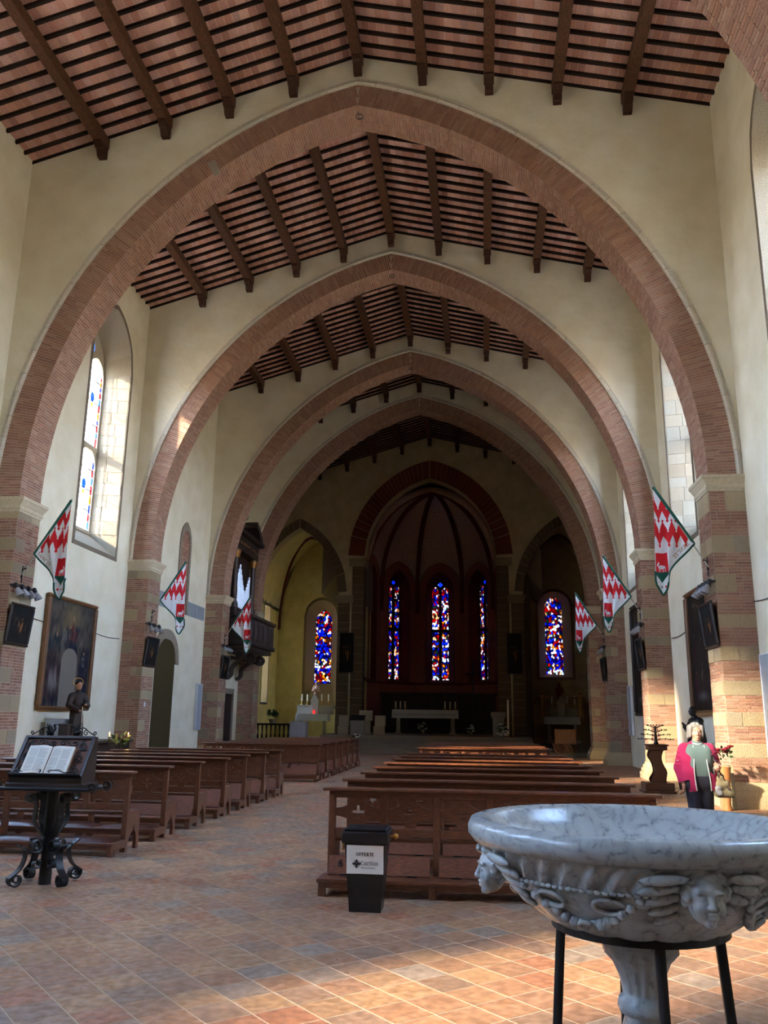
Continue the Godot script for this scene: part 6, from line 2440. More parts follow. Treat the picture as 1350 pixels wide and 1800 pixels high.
# ---------------------------------------------------------------- contrada-style flags on poles
func flag_texture() -> ImageTexture:
	var w := 220; var h := 420
	var im := Image.create(w, h, false, Image.FORMAT_RGB8)
	var white := c8(226, 228, 230); var red := c8(206, 22, 34); var green := c8(16, 92, 74)
	im.fill(white)
	# two zigzag bands with round tips
	for band in [[52.0, 64.0], [140.0, 70.0]]:
		for x in w:
			var ph := fposmod(x / 44.0, 1.0)
			var tri := absf(ph - 0.5) * 2.0
			var y0: float = band[0] + tri * 42.0
			var y1: float = y0 + band[1] - 18.0 + (1.0 - tri) * 4.0
			for y in range(int(y0), int(y1)):
				if y >= 0 and y < h:
					im.set_pixel(x, y, red)
		for k in 7:
			ell(im, Vector2((k * 44.0) / w, (band[0] + 40.0 + band[1]) / h - 0.04), Vector2(0.03, 0.016), red, 0.1)
			ell(im, Vector2((k * 44.0 + 22.0) / w, (band[0] - 2.0) / h), Vector2(0.022, 0.012), red, 0.1)
			ell(im, Vector2((k * 44.0) / w, (band[0] + 40.0) / h), Vector2(0.018, 0.01), white, 0.1)
	# a shield: red field with a pale animal, green point
	for y in range(262, 372):
		for x in range(14, 76):
			var hw := 31.0
			if y > 342:
				hw = 31.0 * (1.0 - (y - 342) / 30.0)
			if absf(x - 45.0) < hw:
				im.set_pixel(x, y, red if y < 334 else green)
	ell(im, Vector2(45.0 / w, 314.0 / h), Vector2(0.1, 0.022), white, 0.3)
	for dx in [-14, -6, 8, 16]:
		im.fill_rect(Rect2i(45 + dx, 316, 3, 16), white)
	ell(im, Vector2(28.0 / w, 303.0 / h), Vector2(0.04, 0.016), white, 0.3, -0.5)
	for k in 3:
		ell(im, Vector2((24.0 + 18.0 * k) / w, 388.0 / h), Vector2(0.022, 0.012), red if k != 1 else c8(120, 110, 110), 0.2)
	return ImageTexture.create_from_image(im)

func flags() -> void:
	var fm := mat("flag_cloth", Color(1, 1, 1), 0.85, {"tex": flag_texture(), "backlight": Color(0.5, 0.5, 0.5)})
	fm.vertex_color_use_as_albedo = false
	mat("flag_green", c8(12, 84, 66), 0.8)
	mat("flag_gold", c8(150, 122, 84), 0.8)
	mat("pole", c8(190, 180, 160), 0.5)
	var ord := ["nearest", "second", "third"]
	# silhouette in the plane across the nave: distance from the pier, height; the pole runs from b to a
	var a := Vector2(1.09, 6.85)
	var b := Vector2(0.28, 5.52)
	for side: int in [-1, 1]:
		for k in 3:
			var D: float = [18.74, 27.08, 35.43][k]
			var t := thing("flag", "red and white zigzag flag with green border hung from the %s %s pier" % [ord[k], "left" if side < 0 else "right"], "flag", Vector3(side * PIER_X, 0, -D - 0.42), 0, "zigzag flags on the piers")
			var P := func(p: Vector2, z: float) -> Vector3: return Vector3(-side * p.x, p.y - (0.08 if side < 0 else 0.0), z)
			var m := MB.new()
			m.tube([P.call(Vector2(-0.0, 4.98), 0.0), P.call(a + Vector2(0.02, 0.035), 0.0)], 0.016, 6)
			put(m, "pole", M.pole, t)
			m = MB.new()
			m.tube([P.call(Vector2(0.03, 5.22), 0.0), P.call(Vector2(0.03, 4.8), 0.0)], 0.014, 5)
			m.tube([P.call(Vector2(0.0, 5.12), 0.0), P.call(Vector2(0.1, 5.16), 0.0)], 0.014, 5)
			m.ball(P.call(Vector2(0.1, 5.16), 0.0), Vector3(0.03, 0.03, 0.03), 6, 5)
			m.ball(P.call(Vector2(0.02, 4.96), 0.0), Vector3(0.035, 0.035, 0.035), 6, 5)
			put(m, "bracket", M.iron, t)
			# cloth: s from the lower end of the pole to its tip, v downwards
			var fold := rng.randf_range(0.0, 2.0)
			var outer := [Vector2(0.28, 5.52), Vector2(0.46, 5.33), Vector2(0.66, 5.14), Vector2(0.83, 4.94), Vector2(0.88, 4.78), Vector2(0.92, 4.56), Vector2(1.0, 4.4), Vector2(1.08, 4.52), Vector2(1.15, 4.66), Vector2(1.18, 4.9)]
			var low := bez(outer, 4)
			var g := []
			var ns := 24
			for j in 19:
				var row := []
				for i in ns + 1:
					var s := float(i) / ns
					var v := j / 18.0
					var top := b.lerp(a, s)
					var bot: Vector2 = low[int(s * (low.size() - 1))]
					var p := top.lerp(bot, v)
					var z := (0.075 * sin(s * 13.0 + fold) + 0.03 * sin(s * 29.0 + v * 3.0 + fold)) * smoothstep(0.0, 0.35, v) * (0.4 + 0.6 * s)
					row.append(P.call(p, z))
				if side > 0:
					row.reverse()
				g.append(row)
			m = MB.new()
			var n0 := m.v.size()
			m.grid(g)
			# the print runs with the cloth as it hangs
			for q in m.v.size():
				var p := m.v[q]
				m.t[q] = Vector2(1.0 - (absf(p.x) - 0.28) / 0.92, (6.85 - p.y) / 2.5) if false else Vector2((1.2 - absf(p.x)) / 0.92, (6.9 - p.y) / 2.52)
			put(m, "cloth", fm, t)
			# sewn green edge
			m = MB.new()
			var edge := []
			for i in ns + 1:
				edge.append(g[18][i])
			m.tube(edge, 0.024, 5)
			put(m, "hem", M.flag_green, t)
			m = MB.new()
			m.tube([P.call(b, 0.0), P.call(a, 0.0)], 0.035, 6)
			put(m, "sleeve", M.flag_green, t)
			if k == 0:
				var tm := TextMesh.new()
				var f := SystemFont.new()
				f.font_names = PackedStringArray(["Droid Serif"])
				f.font_weight = 700
				tm.font = f
				tm.text = "SANCTE"; tm.font_size = 16; tm.pixel_size = 0.0072; tm.depth = 0.004
				var ang := atan2(-0.19, 0.19)
				var at: Vector3 = P.call(Vector2(0.6, 5.36), 0.1)
				put_mesh(tm, "lettering", M.flag_gold, t, Transform3D(Basis(Vector3.BACK, ang) if side < 0 else Basis(Vector3.UP, PI) * Basis(Vector3.BACK, ang), at if side < 0 else at))

# ---------------------------------------------------------------- other fittings of the side walls
func wall_fittings() -> void:
	for p in [[-1, -35.05, 1.13, 1.85, 0.62, "slim grey radiator panel beside the third left pier"], [1, -18.1, 0.85, 2.18, 0.66, "slim grey radiator panel at the right edge beside the nearest pier"], [1, -34.7, 1.17, 1.85, 0.7, "slim grey radiator panel beside the third right pier"]]:
		var t := thing("radiator_panel", p[5], "radiator", Vector3.ZERO, 0, "slim radiator panels on the side walls")
		var X := Transform3D(wall_frame(p[0]).basis, Vector3(p[0] * WALL_X, p[2], p[1]))
		var m := MB.new()
		m.cbox(Vector3(-p[4] / 2, 0, 0.04), Vector3(p[4] / 2, p[3], 0.1), 0.01, X)
		put(m, "plate", M.panel_grey, t)
		m = MB.new()
		for e in [[-p[4] / 2 - 0.015, -p[4] / 2 + 0.02], [p[4] / 2 - 0.02, p[4] / 2 + 0.015]]:
			m.cbox(Vector3(e[0], -0.01, 0.025), Vector3(e[1], p[3] + 0.01, 0.115), 0.006, X)
		m.cbox(Vector3(-p[4] / 2, p[3] - 0.01, 0.025), Vector3(p[4] / 2, p[3] + 0.015, 0.115), 0.005, X)
		put(m, "edge_trim", M.panel_white, t)
	# walled-up lancet in the second left bay
	var X := Transform3D(wall_frame(-1).basis, Vector3(-WALL_X, 0, 0))
	var w := setting("window_40", "small walled-up lancet filled with brick")
	var fr := MB.new()
	fr.col = tone(c8(150, 142, 128), 0.05)
	var inner := opening_line(0.45, 5.62, 8.4, 8.95)
	var big := opening_line(0.64, 5.62, 8.4, 9.3)
	for i in inner.size() - 1:
		var q := []
		for z in [-0.01, 0.05]:
			q.append_array([X * Vector3(32.4 + inner[i].x, inner[i].y, z), X * Vector3(32.4 + inner[i + 1].x, inner[i + 1].y, z), X * Vector3(32.4 + big[i + 1].x, big[i + 1].y, z), X * Vector3(32.4 + big[i].x, big[i].y, z)])
		fr.hexa(q)
	put(fr, "frame", M.stone, w)
	var y := 5.62
	var bed := MB.new()
	bed.cbox(Vector3(31.96, 5.62, -0.01), Vector3(32.84, 8.5, 0.008), 0.001, X)
	put(bed, "mortar_bed", M.mortar, w)
	var row := 0
	while y < 8.9:
		var half := 0.45 if y < 8.35 else 0.45 * sqrt(maxf(0.05, 1.0 - pow((y - 8.35) / 0.62, 2.0)))
		var u := -half
		while u < half - 0.03:
			var e := minf(u + (0.26 if (row % 2 == 0 or u > -half) else 0.13), half)
			var m := MB.new()
			m.col = brick_tone()
			m.cbox(Vector3(32.4 + u + 0.005, y + 0.005, 0.0), Vector3(32.4 + e - 0.005, y + 0.063, 0.022 + rng.randf_range(-0.005, 0.005)), 0.003, X)
			put(m, "brick", M.brick, w)
			u = e
		y += 0.068
		row += 1
	# walled-up doorway with a stone arch below it
	var d := setting("door_2", "walled-up arched doorway between the second and third left piers")
	var m2 := MB.new()
	m2.col = tone(c8(140, 132, 98), 0.04)
	var poly := PackedVector2Array()
	for p in opening_line(1.0, 0.0, 3.6, 4.45):
		poly.append(Vector2(31.1 + p.x, p.y))
	m2.prism(poly, -0.01, 0.015, X)
	put(m2, "infill", M.grey_stone, d)
	var arch := opening_line(1.0, 0.0, 3.6, 4.45)
	var out := opening_line(1.34, 0.0, 3.6, 4.85)
	for i in arch.size() - 1:
		if absf(arch[i].x - arch[i + 1].x) < 1e-5:
			continue
		var s := MB.new()
		s.col = tone(c8(158, 148, 132), 0.08)
		var q := []
		for z in [-0.01, 0.06]:
			q.append_array([X * Vector3(31.1 + arch[i].x, arch[i].y, z), X * Vector3(31.1 + arch[i + 1].x, arch[i + 1].y, z), X * Vector3(31.1 + out[i + 1].x, out[i + 1].y, z), X * Vector3(31.1 + out[i].x, out[i].y, z)])
		s.hexa(q)
		put(s, "arch_stone", M.stone, d)
	# grey ventilation grille above
	for g in [[30.1, "by the second left pier"], [34.2, "by the third left pier"]]:
		var t := thing("vent_grille", "grey louvred ventilation grille high on the left wall %s" % g[1], "grille", Vector3.ZERO, 0, "ventilation grilles on the left wall")
		for k in 2:
			var m := MB.new()
			var u: float = g[0] - 0.99 + k * 1.0
			for b in [[0, 0.0, 0.04, 0.56], [0.94, 0.0, 0.98, 0.56], [0, 0, 0.98, 0.03], [0, 0.53, 0.98, 0.56]]:
				m.cbox(Vector3(u + b[0], 5.62 + b[1], 0), Vector3(u + b[2], 5.62 + b[3], 0.04), 0.005, X)
			put(m, "frame", M.panel_grey, t)
			for j in 8:
				m = MB.new()
				m.obox(X * Transform3D(Basis(Vector3.RIGHT, 0.6), Vector3(u + 0.49, 5.68 + j * 0.063, 0.02)), Vector3(0.46, 0.03, 0.003))
				put(m, "slat", M.panel_grey, t)
	# electric cables strung along the walls
	for c in [[-1, [-19.74, -21.3, -24.8, -27.08], 4.12, "thin grey cable along the left wall behind the altarpiece"], [1, [-17.0, -18.7, -24.8, -27.08], 4.18, "thin grey cable along the right wall"]]:
		var t := MB.new()
		var path := []
		for i in c[1].size() - 1:
			for k in 8:
				var u := k / 8.0
				path.append(Vector3(c[0] * (WALL_X - 0.03), c[2] - 0.06 * sin(u * PI), lerpf(c[1][i], c[1][i + 1], u)))
		t.tube(path, 0.012, 5)
		tag(put(t, "cable", M.lead), c[3], "cable", "cables on the side walls")
	# a small socket on the second left pier
	var so := MB.new()
	so.cbox(Vector3(-PIER_X - 0.0, 1.95, -27.5), Vector3(-PIER_X + 0.04, 2.1, -27.4), 0.006)
	tag(put(so, "wall_socket", M.panel_white), "white wall socket on the nave face of the second left pier", "socket")
	# door past the third left pier
	var dr := setting("door_1", "plain dark door in the left wall under the organ loft")
	var db := MB.new()
	db.cbox(Vector3(38.7, 0, 0), Vector3(39.9, 2.7, 0.05), 0.01, X)
	put(db, "leaf", M.dark_wood, dr)
	db = MB.new()
	for b in [[38.5, 0, 38.7, 2.9], [39.9, 0, 40.1, 2.9], [38.5, 2.7, 40.1, 2.95]]:
		db.cbox(Vector3(b[0], b[1], 0), Vector3(b[2], b[3], 0.1), 0.01, X)
	put(db, "frame", M.grey_stone, dr)

# ---------------------------------------------------------------- organ on its gallery
func organ() -> void:
	var X := Transform3D(wall_frame(-1).basis, Vector3(-WALL_X + 0.03, 0, 0))
	var t := thing("pipe_organ", "dark wooden pipe organ with silver pipes and broken pediment on the left wall", "organ")
	var m := MB.new()
	var u0 := 37.1; var u1 := 40.7
	m.cbox(Vector3(u0, 6.1, 0.0), Vector3(u1, 6.5, 0.8), 0.02, X)
	m.cbox(Vector3(u0, 6.5, 0.0), Vector3(u1, 9.4, 0.35), 0.02, X)
	put(m, "case", M.organ_wood, t)
	for k in 2:
		m = MB.new()
		var c := u0 + 0.3 + k * (u1 - u0 - 0.6)
		m.lathe([Vector2(0.2, 6.5), Vector2(0.2, 6.7), Vector2(0.13, 6.8), Vector2(0.12, 8.7), Vector2(0.16, 8.85), Vector2(0.22, 9.15), Vector2(0.22, 9.2)], 16, X * Transform3D(Basis(), Vector3(c, 0, 0.6)))
		var col := put(m, "column", M.organ_wood, t)
		m = MB.new()
		for j in 6:
			m.ball(X * Vector3(c, 6.95 + j * 0.1, 0.73), Vector3(0.035, 0.04, 0.03), 6, 5)
		m.lathe([Vector2(0.17, 8.8), Vector2(0.24, 9.12), Vector2(0.2, 9.14)], 10, X * Transform3D(Basis(), Vector3(c, 0, 0.6)))
		put(m, "gilding", M.gilt, col)
	m = MB.new()
	m.cbox(Vector3(u0 - 0.1, 9.2, 0.0), Vector3(u1 + 0.1, 9.9, 0.75), 0.02, X)
	m.cbox(Vector3(u0 - 0.25, 9.9, 0.0), Vector3(u1 + 0.25, 10.1, 1.0), 0.03, X)
	put(m, "entablature", M.organ_wood, t)
	m = MB.new()
	for j in 9:
		m.ball(X * Vector3(u0 + 0.2 + j * 0.4, 9.55, 0.76), Vector3(0.06, 0.06, 0.03), 6, 5)
	put(m, "frieze", M.gilt, t)
	for s in [[u0 - 0.25, 1.0], [u1 + 0.25, -1.0]]:
		m = MB.new()
		var poly := PackedVector2Array([Vector2(s[0], 10.1), Vector2(s[0], 10.28), Vector2(s[0] + s[1] * 0.6, 10.75), Vector2(s[0] + s[1] * 1.15, 11.0), Vector2(s[0] + s[1] * 1.25, 10.85), Vector2(s[0] + s[1] * 1.2, 10.7), Vector2(s[0] + s[1] * 0.9, 10.6), Vector2(s[0] + s[1] * 0.5, 10.32), Vector2(s[0] + s[1] * 0.45, 10.1)])
		m.prism(poly, 0.0, 0.9, X)
		put(m, "pediment", M.organ_wood, t)
	# pipes: two rising groups
	for k in 17:
		var u := 37.75 + k * 0.15
		var top := 7.3 + 1.35 * (1.0 - absf(k - 5.0) / 6.0) if k < 11 else 7.2 + 1.1 * (1.0 - absf(k - 16.0) / 6.0)
		m = MB.new()
		m.lathe([Vector2(0.02, 6.5), Vector2(0.064, 6.78), Vector2(0.064, top), Vector2(0.05, top + 0.01)], 10, X * Transform3D(Basis(), Vector3(u, 0, 0.5)))
		put(m, "pipe", M.tin, t)
	# gallery
	var g := thing("organ_gallery", "dark wooden gallery on scroll brackets carrying the organ", "gallery")
	m = MB.new()
	m.cbox(Vector3(36.6, 4.75, 0.0), Vector3(40.95, 4.95, 1.75), 0.03, X)
	m.cbox(Vector3(36.7, 4.55, 0.0), Vector3(40.85, 4.75, 1.6), 0.03, X)
	put(m, "floor_board", M.organ_wood, g)
	m = MB.new()
	m.cbox(Vector3(36.6, 5.95, 1.5), Vector3(40.95, 6.1, 1.78), 0.03, X)
	put(m, "handrail", M.organ_wood, g)
	for k in 5:
		m = MB.new()
		m.cbox(Vector3(36.7 + k * 0.84, 4.95, 1.58), Vector3(36.7 + k * 0.84 + 0.78, 5.95, 1.66), 0.02, X)
		m.cbox(Vector3(36.8 + k * 0.84, 5.1, 1.66), Vector3(36.7 + k * 0.84 + 0.68, 5.8, 1.69), 0.02, X)
		put(m, "parapet_panel", M.organ_wood, g)
	for s: float in [36.62, 40.87]:
		m = MB.new()
		m.cbox(Vector3(s, 4.95, 0.0), Vector3(s + 0.08, 5.95, 1.66), 0.01, X)
		put(m, "end_panel", M.organ_wood, g)
	for u: float in [37.0, 38.75, 40.4]:
		m = MB.new()
		var path := []
		for p in bez([Vector2(0.05, 3.4), Vector2(0.25, 3.55), Vector2(0.3, 3.9), Vector2(0.7, 4.2), Vector2(1.1, 4.15)], 6):
			path.append(X * Vector3(u, p.y, p.x))
		for p in spiral(Vector2(1.15, 4.32), 0.22, 0.05, -2.2, 5.0, 22):
			path.append(X * Vector3(u, p.y, p.x))
		m.strip(path, X.basis.x * 0.32, 0.13)
		put(m, "scroll_bracket", M.organ_wood, g)

# ---------------------------------------------------------------- statues and small things along the nave
func robed(n: Dictionary, x: float, z: float, h: float, wide := 0.2) -> void:
	net_bone(n, Vector3(x, 0.02 * h, z), Vector3(x, 0.45 * h, z), wide * 1.0, wide * 0.8, 0.05)
	net_bone(n, Vector3(x, 0.45 * h, z), Vector3(x, 0.74 * h, z), wide * 0.8, wide * 0.72, 0.06)
	net_bone(n, Vector3(x - wide * 0.75, 0.78 * h, z), Vector3(x + wide * 0.75, 0.78 * h, z), wide * 0.4, wide * 0.4, 0.06)
	net_bone(n, Vector3(x, 0.8 * h, z), Vector3(x, 0.87 * h, z + 0.01), wide * 0.3, wide * 0.28, 0.03)

func statues() -> void:
	mat("habit", c8(44, 34, 28), 0.7)
	mat("statue_skin", c8(176, 134, 106), 0.6)
	mat("bronze", c8(30, 28, 28), 0.4, {"metal": 0.5, "spec": 0.5})
	# friar by the altarpiece, on a dark chest
	var at := Vector3(-7.9, 1.005, -22.5)
	var t := thing("friar_statue", "painted statue of a friar in dark habit with halo, before the altarpiece", "statue", at, 0.95)
	var n := net_new(Vector3(-0.36, 0, -0.3), Vector3(0.36, 1.32, 0.36), 0.018)
	robed(n, 0, 0, 1.5, 0.2)
	for s: float in [-1.0, 1.0]:
		net_bone(n, Vector3(s * 0.2, 1.14, 0), Vector3(s * 0.27, 0.9, 0.05), 0.075, 0.075)
		net_bone(n, Vector3(s * 0.27, 0.9, 0.05), Vector3(s * 0.1, 0.84 + 0.08 * s, 0.25), 0.075, 0.08)
	for k in 5:
		net_bone(n, Vector3(-0.16 + 0.08 * k, 0.02, 0.16 - 0.02 * absf(k - 2)), Vector3(-0.1 + 0.05 * k, 0.65, 0.14), 0.035, 0.025, 0.03)
	put(net_mesh(n), "habit", M.habit, t)
	var h := net_new(Vector3(-0.14, 1.2, -0.16), Vector3(0.14, 1.6, 0.18), 0.01)
	net_ball(h, Vector3(0, 1.44, 0), Vector3(0.08, 0.1, 0.095), 0.02)
	net_ball(h, Vector3(0, 1.38, 0.03), Vector3(0.06, 0.06, 0.06), 0.03)
	net_bone(h, Vector3(0, 1.22, -0.01), Vector3(0, 1.37, 0), 0.06, 0.055, 0.02)
	net_bone(h, Vector3(0, 1.43, 0.09), Vector3(0, 1.4, 0.108), 0.01, 0.014, 0.01)
	var sk := net_mesh(h)
	for s: float in [-1.0, 1.0]:
		sk.ball(Vector3(s * 0.08, 0.84 + 0.08 * s, 0.3), Vector3(0.04, 0.03, 0.05), 8, 6)
	put(sk, "head_and_hands", M.statue_skin, t)
	var hr := MB.new()
	hr.ball(Vector3(0, 1.48, -0.02), Vector3(0.09, 0.075, 0.095), 12, 8)
	put(hr, "hair", M.habit, t)
	var ring := []
	for k in 25:
		ring.append(Vector3(cos(TAU * k / 24.0) * 0.15, 1.52 + sin(TAU * k / 24.0) * 0.11, -0.06))
	var ha := MB.new()
	ha.tube(ring, 0.012, 5)
	put(ha, "halo", M.brass, t)
	var rope := MB.new()
	rope.tube([Vector3(0.05, 0.88, 0.2), Vector3(0.07, 0.5, 0.2), Vector3(0.06, 0.2, 0.22)], 0.014, 6)
	put(rope, "cord", M.page_edge, t)
	var c := thing("sideboard", "long dark wooden chest under the friar statue by left wall", "chest", Vector3(-7.7, 0, -22.8))
	var m := MB.new()
	m.cbox(Vector3(-0.75, 0.0, -1.2), Vector3(0.75, 0.94, 1.0), 0.02)
	put(m, "body", M.dark_wood, c)
	m = MB.new()
	m.cbox(Vector3(-0.82, 0.94, -1.28), Vector3(0.82, 1.0, 1.08), 0.015)
	put(m, "top", M.dark_wood, c)
	for k in 3:
		m = MB.new()
		m.cbox(Vector3(-0.68 + k * 0.47, 0.12, 1.0), Vector3(-0.26 + k * 0.47, 0.82, 1.02), 0.01)
		put(m, "door_panel", M.dark_wood, c)
	var pq := MB.new()
	pq.cbox(Vector3(-8.6, 1.0, -22.9), Vector3(-8.15, 1.55, -22.2), 0.01)
	tag(put(pq, "grey_box", M.panel_grey), "grey box on the dark chest behind the friar statue", "box")
	# candelabrum with greenery, two flames
	var cd := thing("candelabrum", "iron candelabrum with two burning candles and green leaves by the chest", "candelabrum", Vector3(-6.2, 0.0, -21.5))
	m = MB.new()
	m.lathe([Vector2(0.18, 0), Vector2(0.16, 0.03), Vector2(0.03, 0.08), Vector2(0.025, 0.8)], 10)
	put(m, "stand", M.iron, cd)
	for k in 5:
		var a := TAU * k / 5.0
		var d := Vector3(cos(a), 0, sin(a) * 0.6)
		m = MB.new()
		m.tube(bez([Vector3(0, 0.78, 0), d * 0.15 + Vector3(0, 0.84, 0), d * 0.27 + Vector3(0, 0.98, 0), d * 0.28 + Vector3(0, 1.1, 0)], 5), 0.01, 5)
		m.lathe([Vector2(0.04, 0), Vector2(0.05, 0.02), Vector2(0.02, 0.025)], 8, Transform3D(Basis(), d * 0.28 + Vector3(0, 1.1, 0)))
		put(m, "arm", M.iron, cd)
	for s: float in [-1.0, 1.0]:
		m = MB.new()
		m.lathe([Vector2(0.02, 0), Vector2(0.02, 0.05), Vector2(0.0, 0.051)], 8, Transform3D(Basis(), Vector3(s * 0.25, 1.13, 0.05)))
		var cn := put(m, "candle", M.wax, cd)
		m = MB.new()
		m.ball(Vector3(s * 0.25, 1.215, 0.05), Vector3(0.012, 0.03, 0.012), 8, 6)
		put(m, "flame", M.flame, cn)
		var fl := OmniLight3D.new()
		fl.name = "flame_light"
		fl.light_color = c8(255, 190, 110); fl.light_energy = 0.05; fl.light_size = 0.02; fl.omni_range = 30; fl.omni_attenuation = 2.0; fl.shadow_enabled = true
		fl.position = Vector3(s * 0.25, 1.215, 0.05)
		cd.add_child(fl, true)
	leaves(cd, Vector3(0, 0.9, 0), 40, 0.28, 0.16, M.leaf, 31)

func leaves(t: Node3D, c: Vector3, n: int, spread: float, len_: float, mt: Material, seed_: int, up := 0.5) -> void:
	var r := RandomNumberGenerator.new()
	r.seed = seed_
	var m := MB.new()
	for k in n:
		var d := Vector3(r.randf_range(-1, 1), r.randf_range(-0.4, 1.0) + up, r.randf_range(-1, 1)).normalized()
		var o := c + d * spread * r.randf_range(0.2, 1.0)
		var s := d.cross(Vector3(r.randf(), r.randf(), r.randf())).normalized() * len_ * 0.22
		var e := o + d * len_ * r.randf_range(0.7, 1.2) - Vector3(0, len_ * 0.25, 0)
		var mid := (o + e) / 2.0 + Vector3(0, len_ * 0.08, 0)
		m.col = Color(1, 1, 1) * r.randf_range(0.6, 1.2)
		m.tri(o, mid + s, mid - s)
		m.tri(mid + s, e, mid - s)
	put(m, "foliage", mt, t, "stuff")

func blooms(t: Node3D, c: Vector3, n: int, spread: Vector3, size: float, mt: Material, seed_: int) -> void:
	var r := RandomNumberGenerator.new()
	r.seed = seed_
	for k in n:
		var o := c + Vector3(r.randf_range(-1, 1) * spread.x, r.randf_range(-1, 1) * spread.y, r.randf_range(-1, 1) * spread.z)
		var m := MB.new()
		m.ball(o, Vector3(size, size * 0.8, size) * 0.6, 7, 5)
		for p in 5:
			var a := TAU * p / 5.0 + k
			m.ball(o + Vector3(cos(a) * size * 0.6, 0, sin(a) * size * 0.6), Vector3(size * 0.55, size * 0.35, size * 0.55), 6, 4, Basis(Vector3(-sin(a), 0, cos(a)), 0.5))
		put(m, "bloom", mt, t)

func right_things() -> void:
	# dark bronze saint with praying hands on a pedestal behind the visitor
	var t := thing("saint_statue", "black bronze statue of a friar with joined hands behind the visitor", "statue", Vector3(8.05, 1.2, -21.5), -1.25)
	var n := net_new(Vector3(-0.34, 0, -0.3), Vector3(0.34, 0.72, 0.4), 0.016)
	net_bone(n, Vector3(0, 0.05, 0), Vector3(0, 0.42, 0.0), 0.22, 0.17, 0.05)
	net_bone(n, Vector3(-0.14, 0.5, 0), Vector3(0.14, 0.5, 0), 0.09, 0.09, 0.06)
	for s: float in [-1.0, 1.0]:
		net_bone(n, Vector3(s * 0.2, 0.5, 0), Vector3(s * 0.22, 0.3, 0.1), 0.07, 0.065)
		net_bone(n, Vector3(s * 0.22, 0.3, 0.1), Vector3(s * 0.04, 0.36, 0.28), 0.065, 0.05)
		net_bone(n, Vector3(s * 0.03, 0.36, 0.28), Vector3(s * 0.02, 0.46, 0.36), 0.03, 0.015, 0.01)
	net_bone(n, Vector3(0, 0.55, 0.01), Vector3(0, 0.62, 0.05), 0.07, 0.06, 0.03)
	put(net_mesh(n), "body", M.bronze, t)
	var h := net_new(Vector3(-0.14, 0.56, -0.1), Vector3(0.14, 0.9, 0.24), 0.01)
	net_ball(h, Vector3(0, 0.75, 0.06), Vector3(0.08, 0.1, 0.095), 0.02)
	net_ball(h, Vector3(0, 0.69, 0.11), Vector3(0.055, 0.065, 0.055), 0.03)
	net_bone(h, Vector3(0, 0.6, 0.03), Vector3(0, 0.68, 0.06), 0.06, 0.05, 0.02)
	net_bone(h, Vector3(0, 0.75, 0.15), Vector3(0, 0.72, 0.17), 0.01, 0.014, 0.01)
	put(net_mesh(h), "head", M.bronze, t)
	var p := thing("statue_pedestal", "pale stone pedestal under the black bronze statue", "pedestal", Vector3(8.05, 0, -21.5))
	var m := MB.new()
	m.cbox(Vector3(-0.32, 0, -0.32), Vector3(0.32, 0.12, 0.32), 0.01)
	m.cbox(Vector3(-0.26, 0.12, -0.26), Vector3(0.26, 1.12, 0.26), 0.01)
	m.cbox(Vector3(-0.3, 1.12, -0.3), Vector3(0.3, 1.2, 0.3), 0.01)
	put(m, "block", M.smooth_stone, p)
	# roses in a tall vase
	var v := thing("rose_vase", "vase of dark red roses by the nearest right pier", "vase", Vector3(7.75, 0, -18.15))
	m = MB.new()
	m.lathe([Vector2(0.09, 0), Vector2(0.1, 0.03), Vector2(0.07, 0.1), Vector2(0.09, 0.5), Vector2(0.12, 0.82), Vector2(0.11, 0.82)], 14)
	put(m, "vase", M.clay, v)
	blooms(v, Vector3(0, 1.14, 0), 7, Vector3(0.18, 0.12, 0.12), 0.06, M.rose, 61)
	leaves(v, Vector3(0, 0.95, 0), 30, 0.22, 0.14, M.leaf, 62)
	# folded beige easel/board leaning on the pier behind the bag
	var e := thing("folding_board", "beige folded board leaning against the nearest right pier", "board", Vector3(7.75, 0, -18.4))
	m = MB.new()
	m.obox(Transform3D(Basis(Vector3.RIGHT, -0.12), Vector3(0.08, 0.42, -0.02)), Vector3(0.16, 0.42, 0.02))
	put(m, "board", M.bag, e)
	# carved pedestal with a branching iron candle stand
	var c := thing("carved_pedestal", "carved brown wooden pedestal on a step before the second right pier", "pedestal", Vector3(7.27, 0, -22.3))
	m = MB.new()
	m.cbox(Vector3(-0.42, 0, -0.4), Vector3(0.34, 0.06, 0.35), 0.01)
	m.cbox(Vector3(-0.38, 0.06, -0.36), Vector3(0.3, 0.24, 0.31), 0.015)
	put(m, "step", M.dark_pew, c)
	for s: float in [-1.0, 1.0]:
		m = MB.new()
		var poly := PackedVector2Array()
		for q in bez([Vector2(-0.16, 0.24), Vector2(-0.19, 0.32), Vector2(-0.09, 0.5), Vector2(-0.13, 0.7), Vector2(-0.21, 0.86), Vector2(-0.17, 1.0)], 5):
			poly.append(q)
		for q in bez([Vector2(0.14, 1.0), Vector2(0.08, 0.86), Vector2(0.1, 0.7), Vector2(0.19, 0.5), Vector2(0.16, 0.32), Vector2(0.17, 0.24)], 5):
			poly.append(q)
		m.prism(poly, -0.025, 0.025, Transform3D(Basis(), Vector3(-0.02, 0, s * 0.15)))
		put(m, "carved_side", M.dark_pew, c)
	m = MB.new()
	m.cbox(Vector3(-0.24, 1.0, -0.22), Vector3(0.2, 1.1, 0.22), 0.012)
	m.cbox(Vector3(-0.27, 1.1, -0.25), Vector3(0.23, 1.14, 0.25), 0.012)
	m.cbox(Vector3(-0.1, 0.24, -0.12), Vector3(0.06, 1.0, 0.12), 0.01)
	put(m, "top", M.dark_pew, c)
	m = MB.new()
	var sc := []
	for q in spiral(Vector2(0.36, 0.1), 0.07, 0.02, PI, PI + 6.5, 18):
		sc.append(Vector3(q.x, q.y, 0.2))
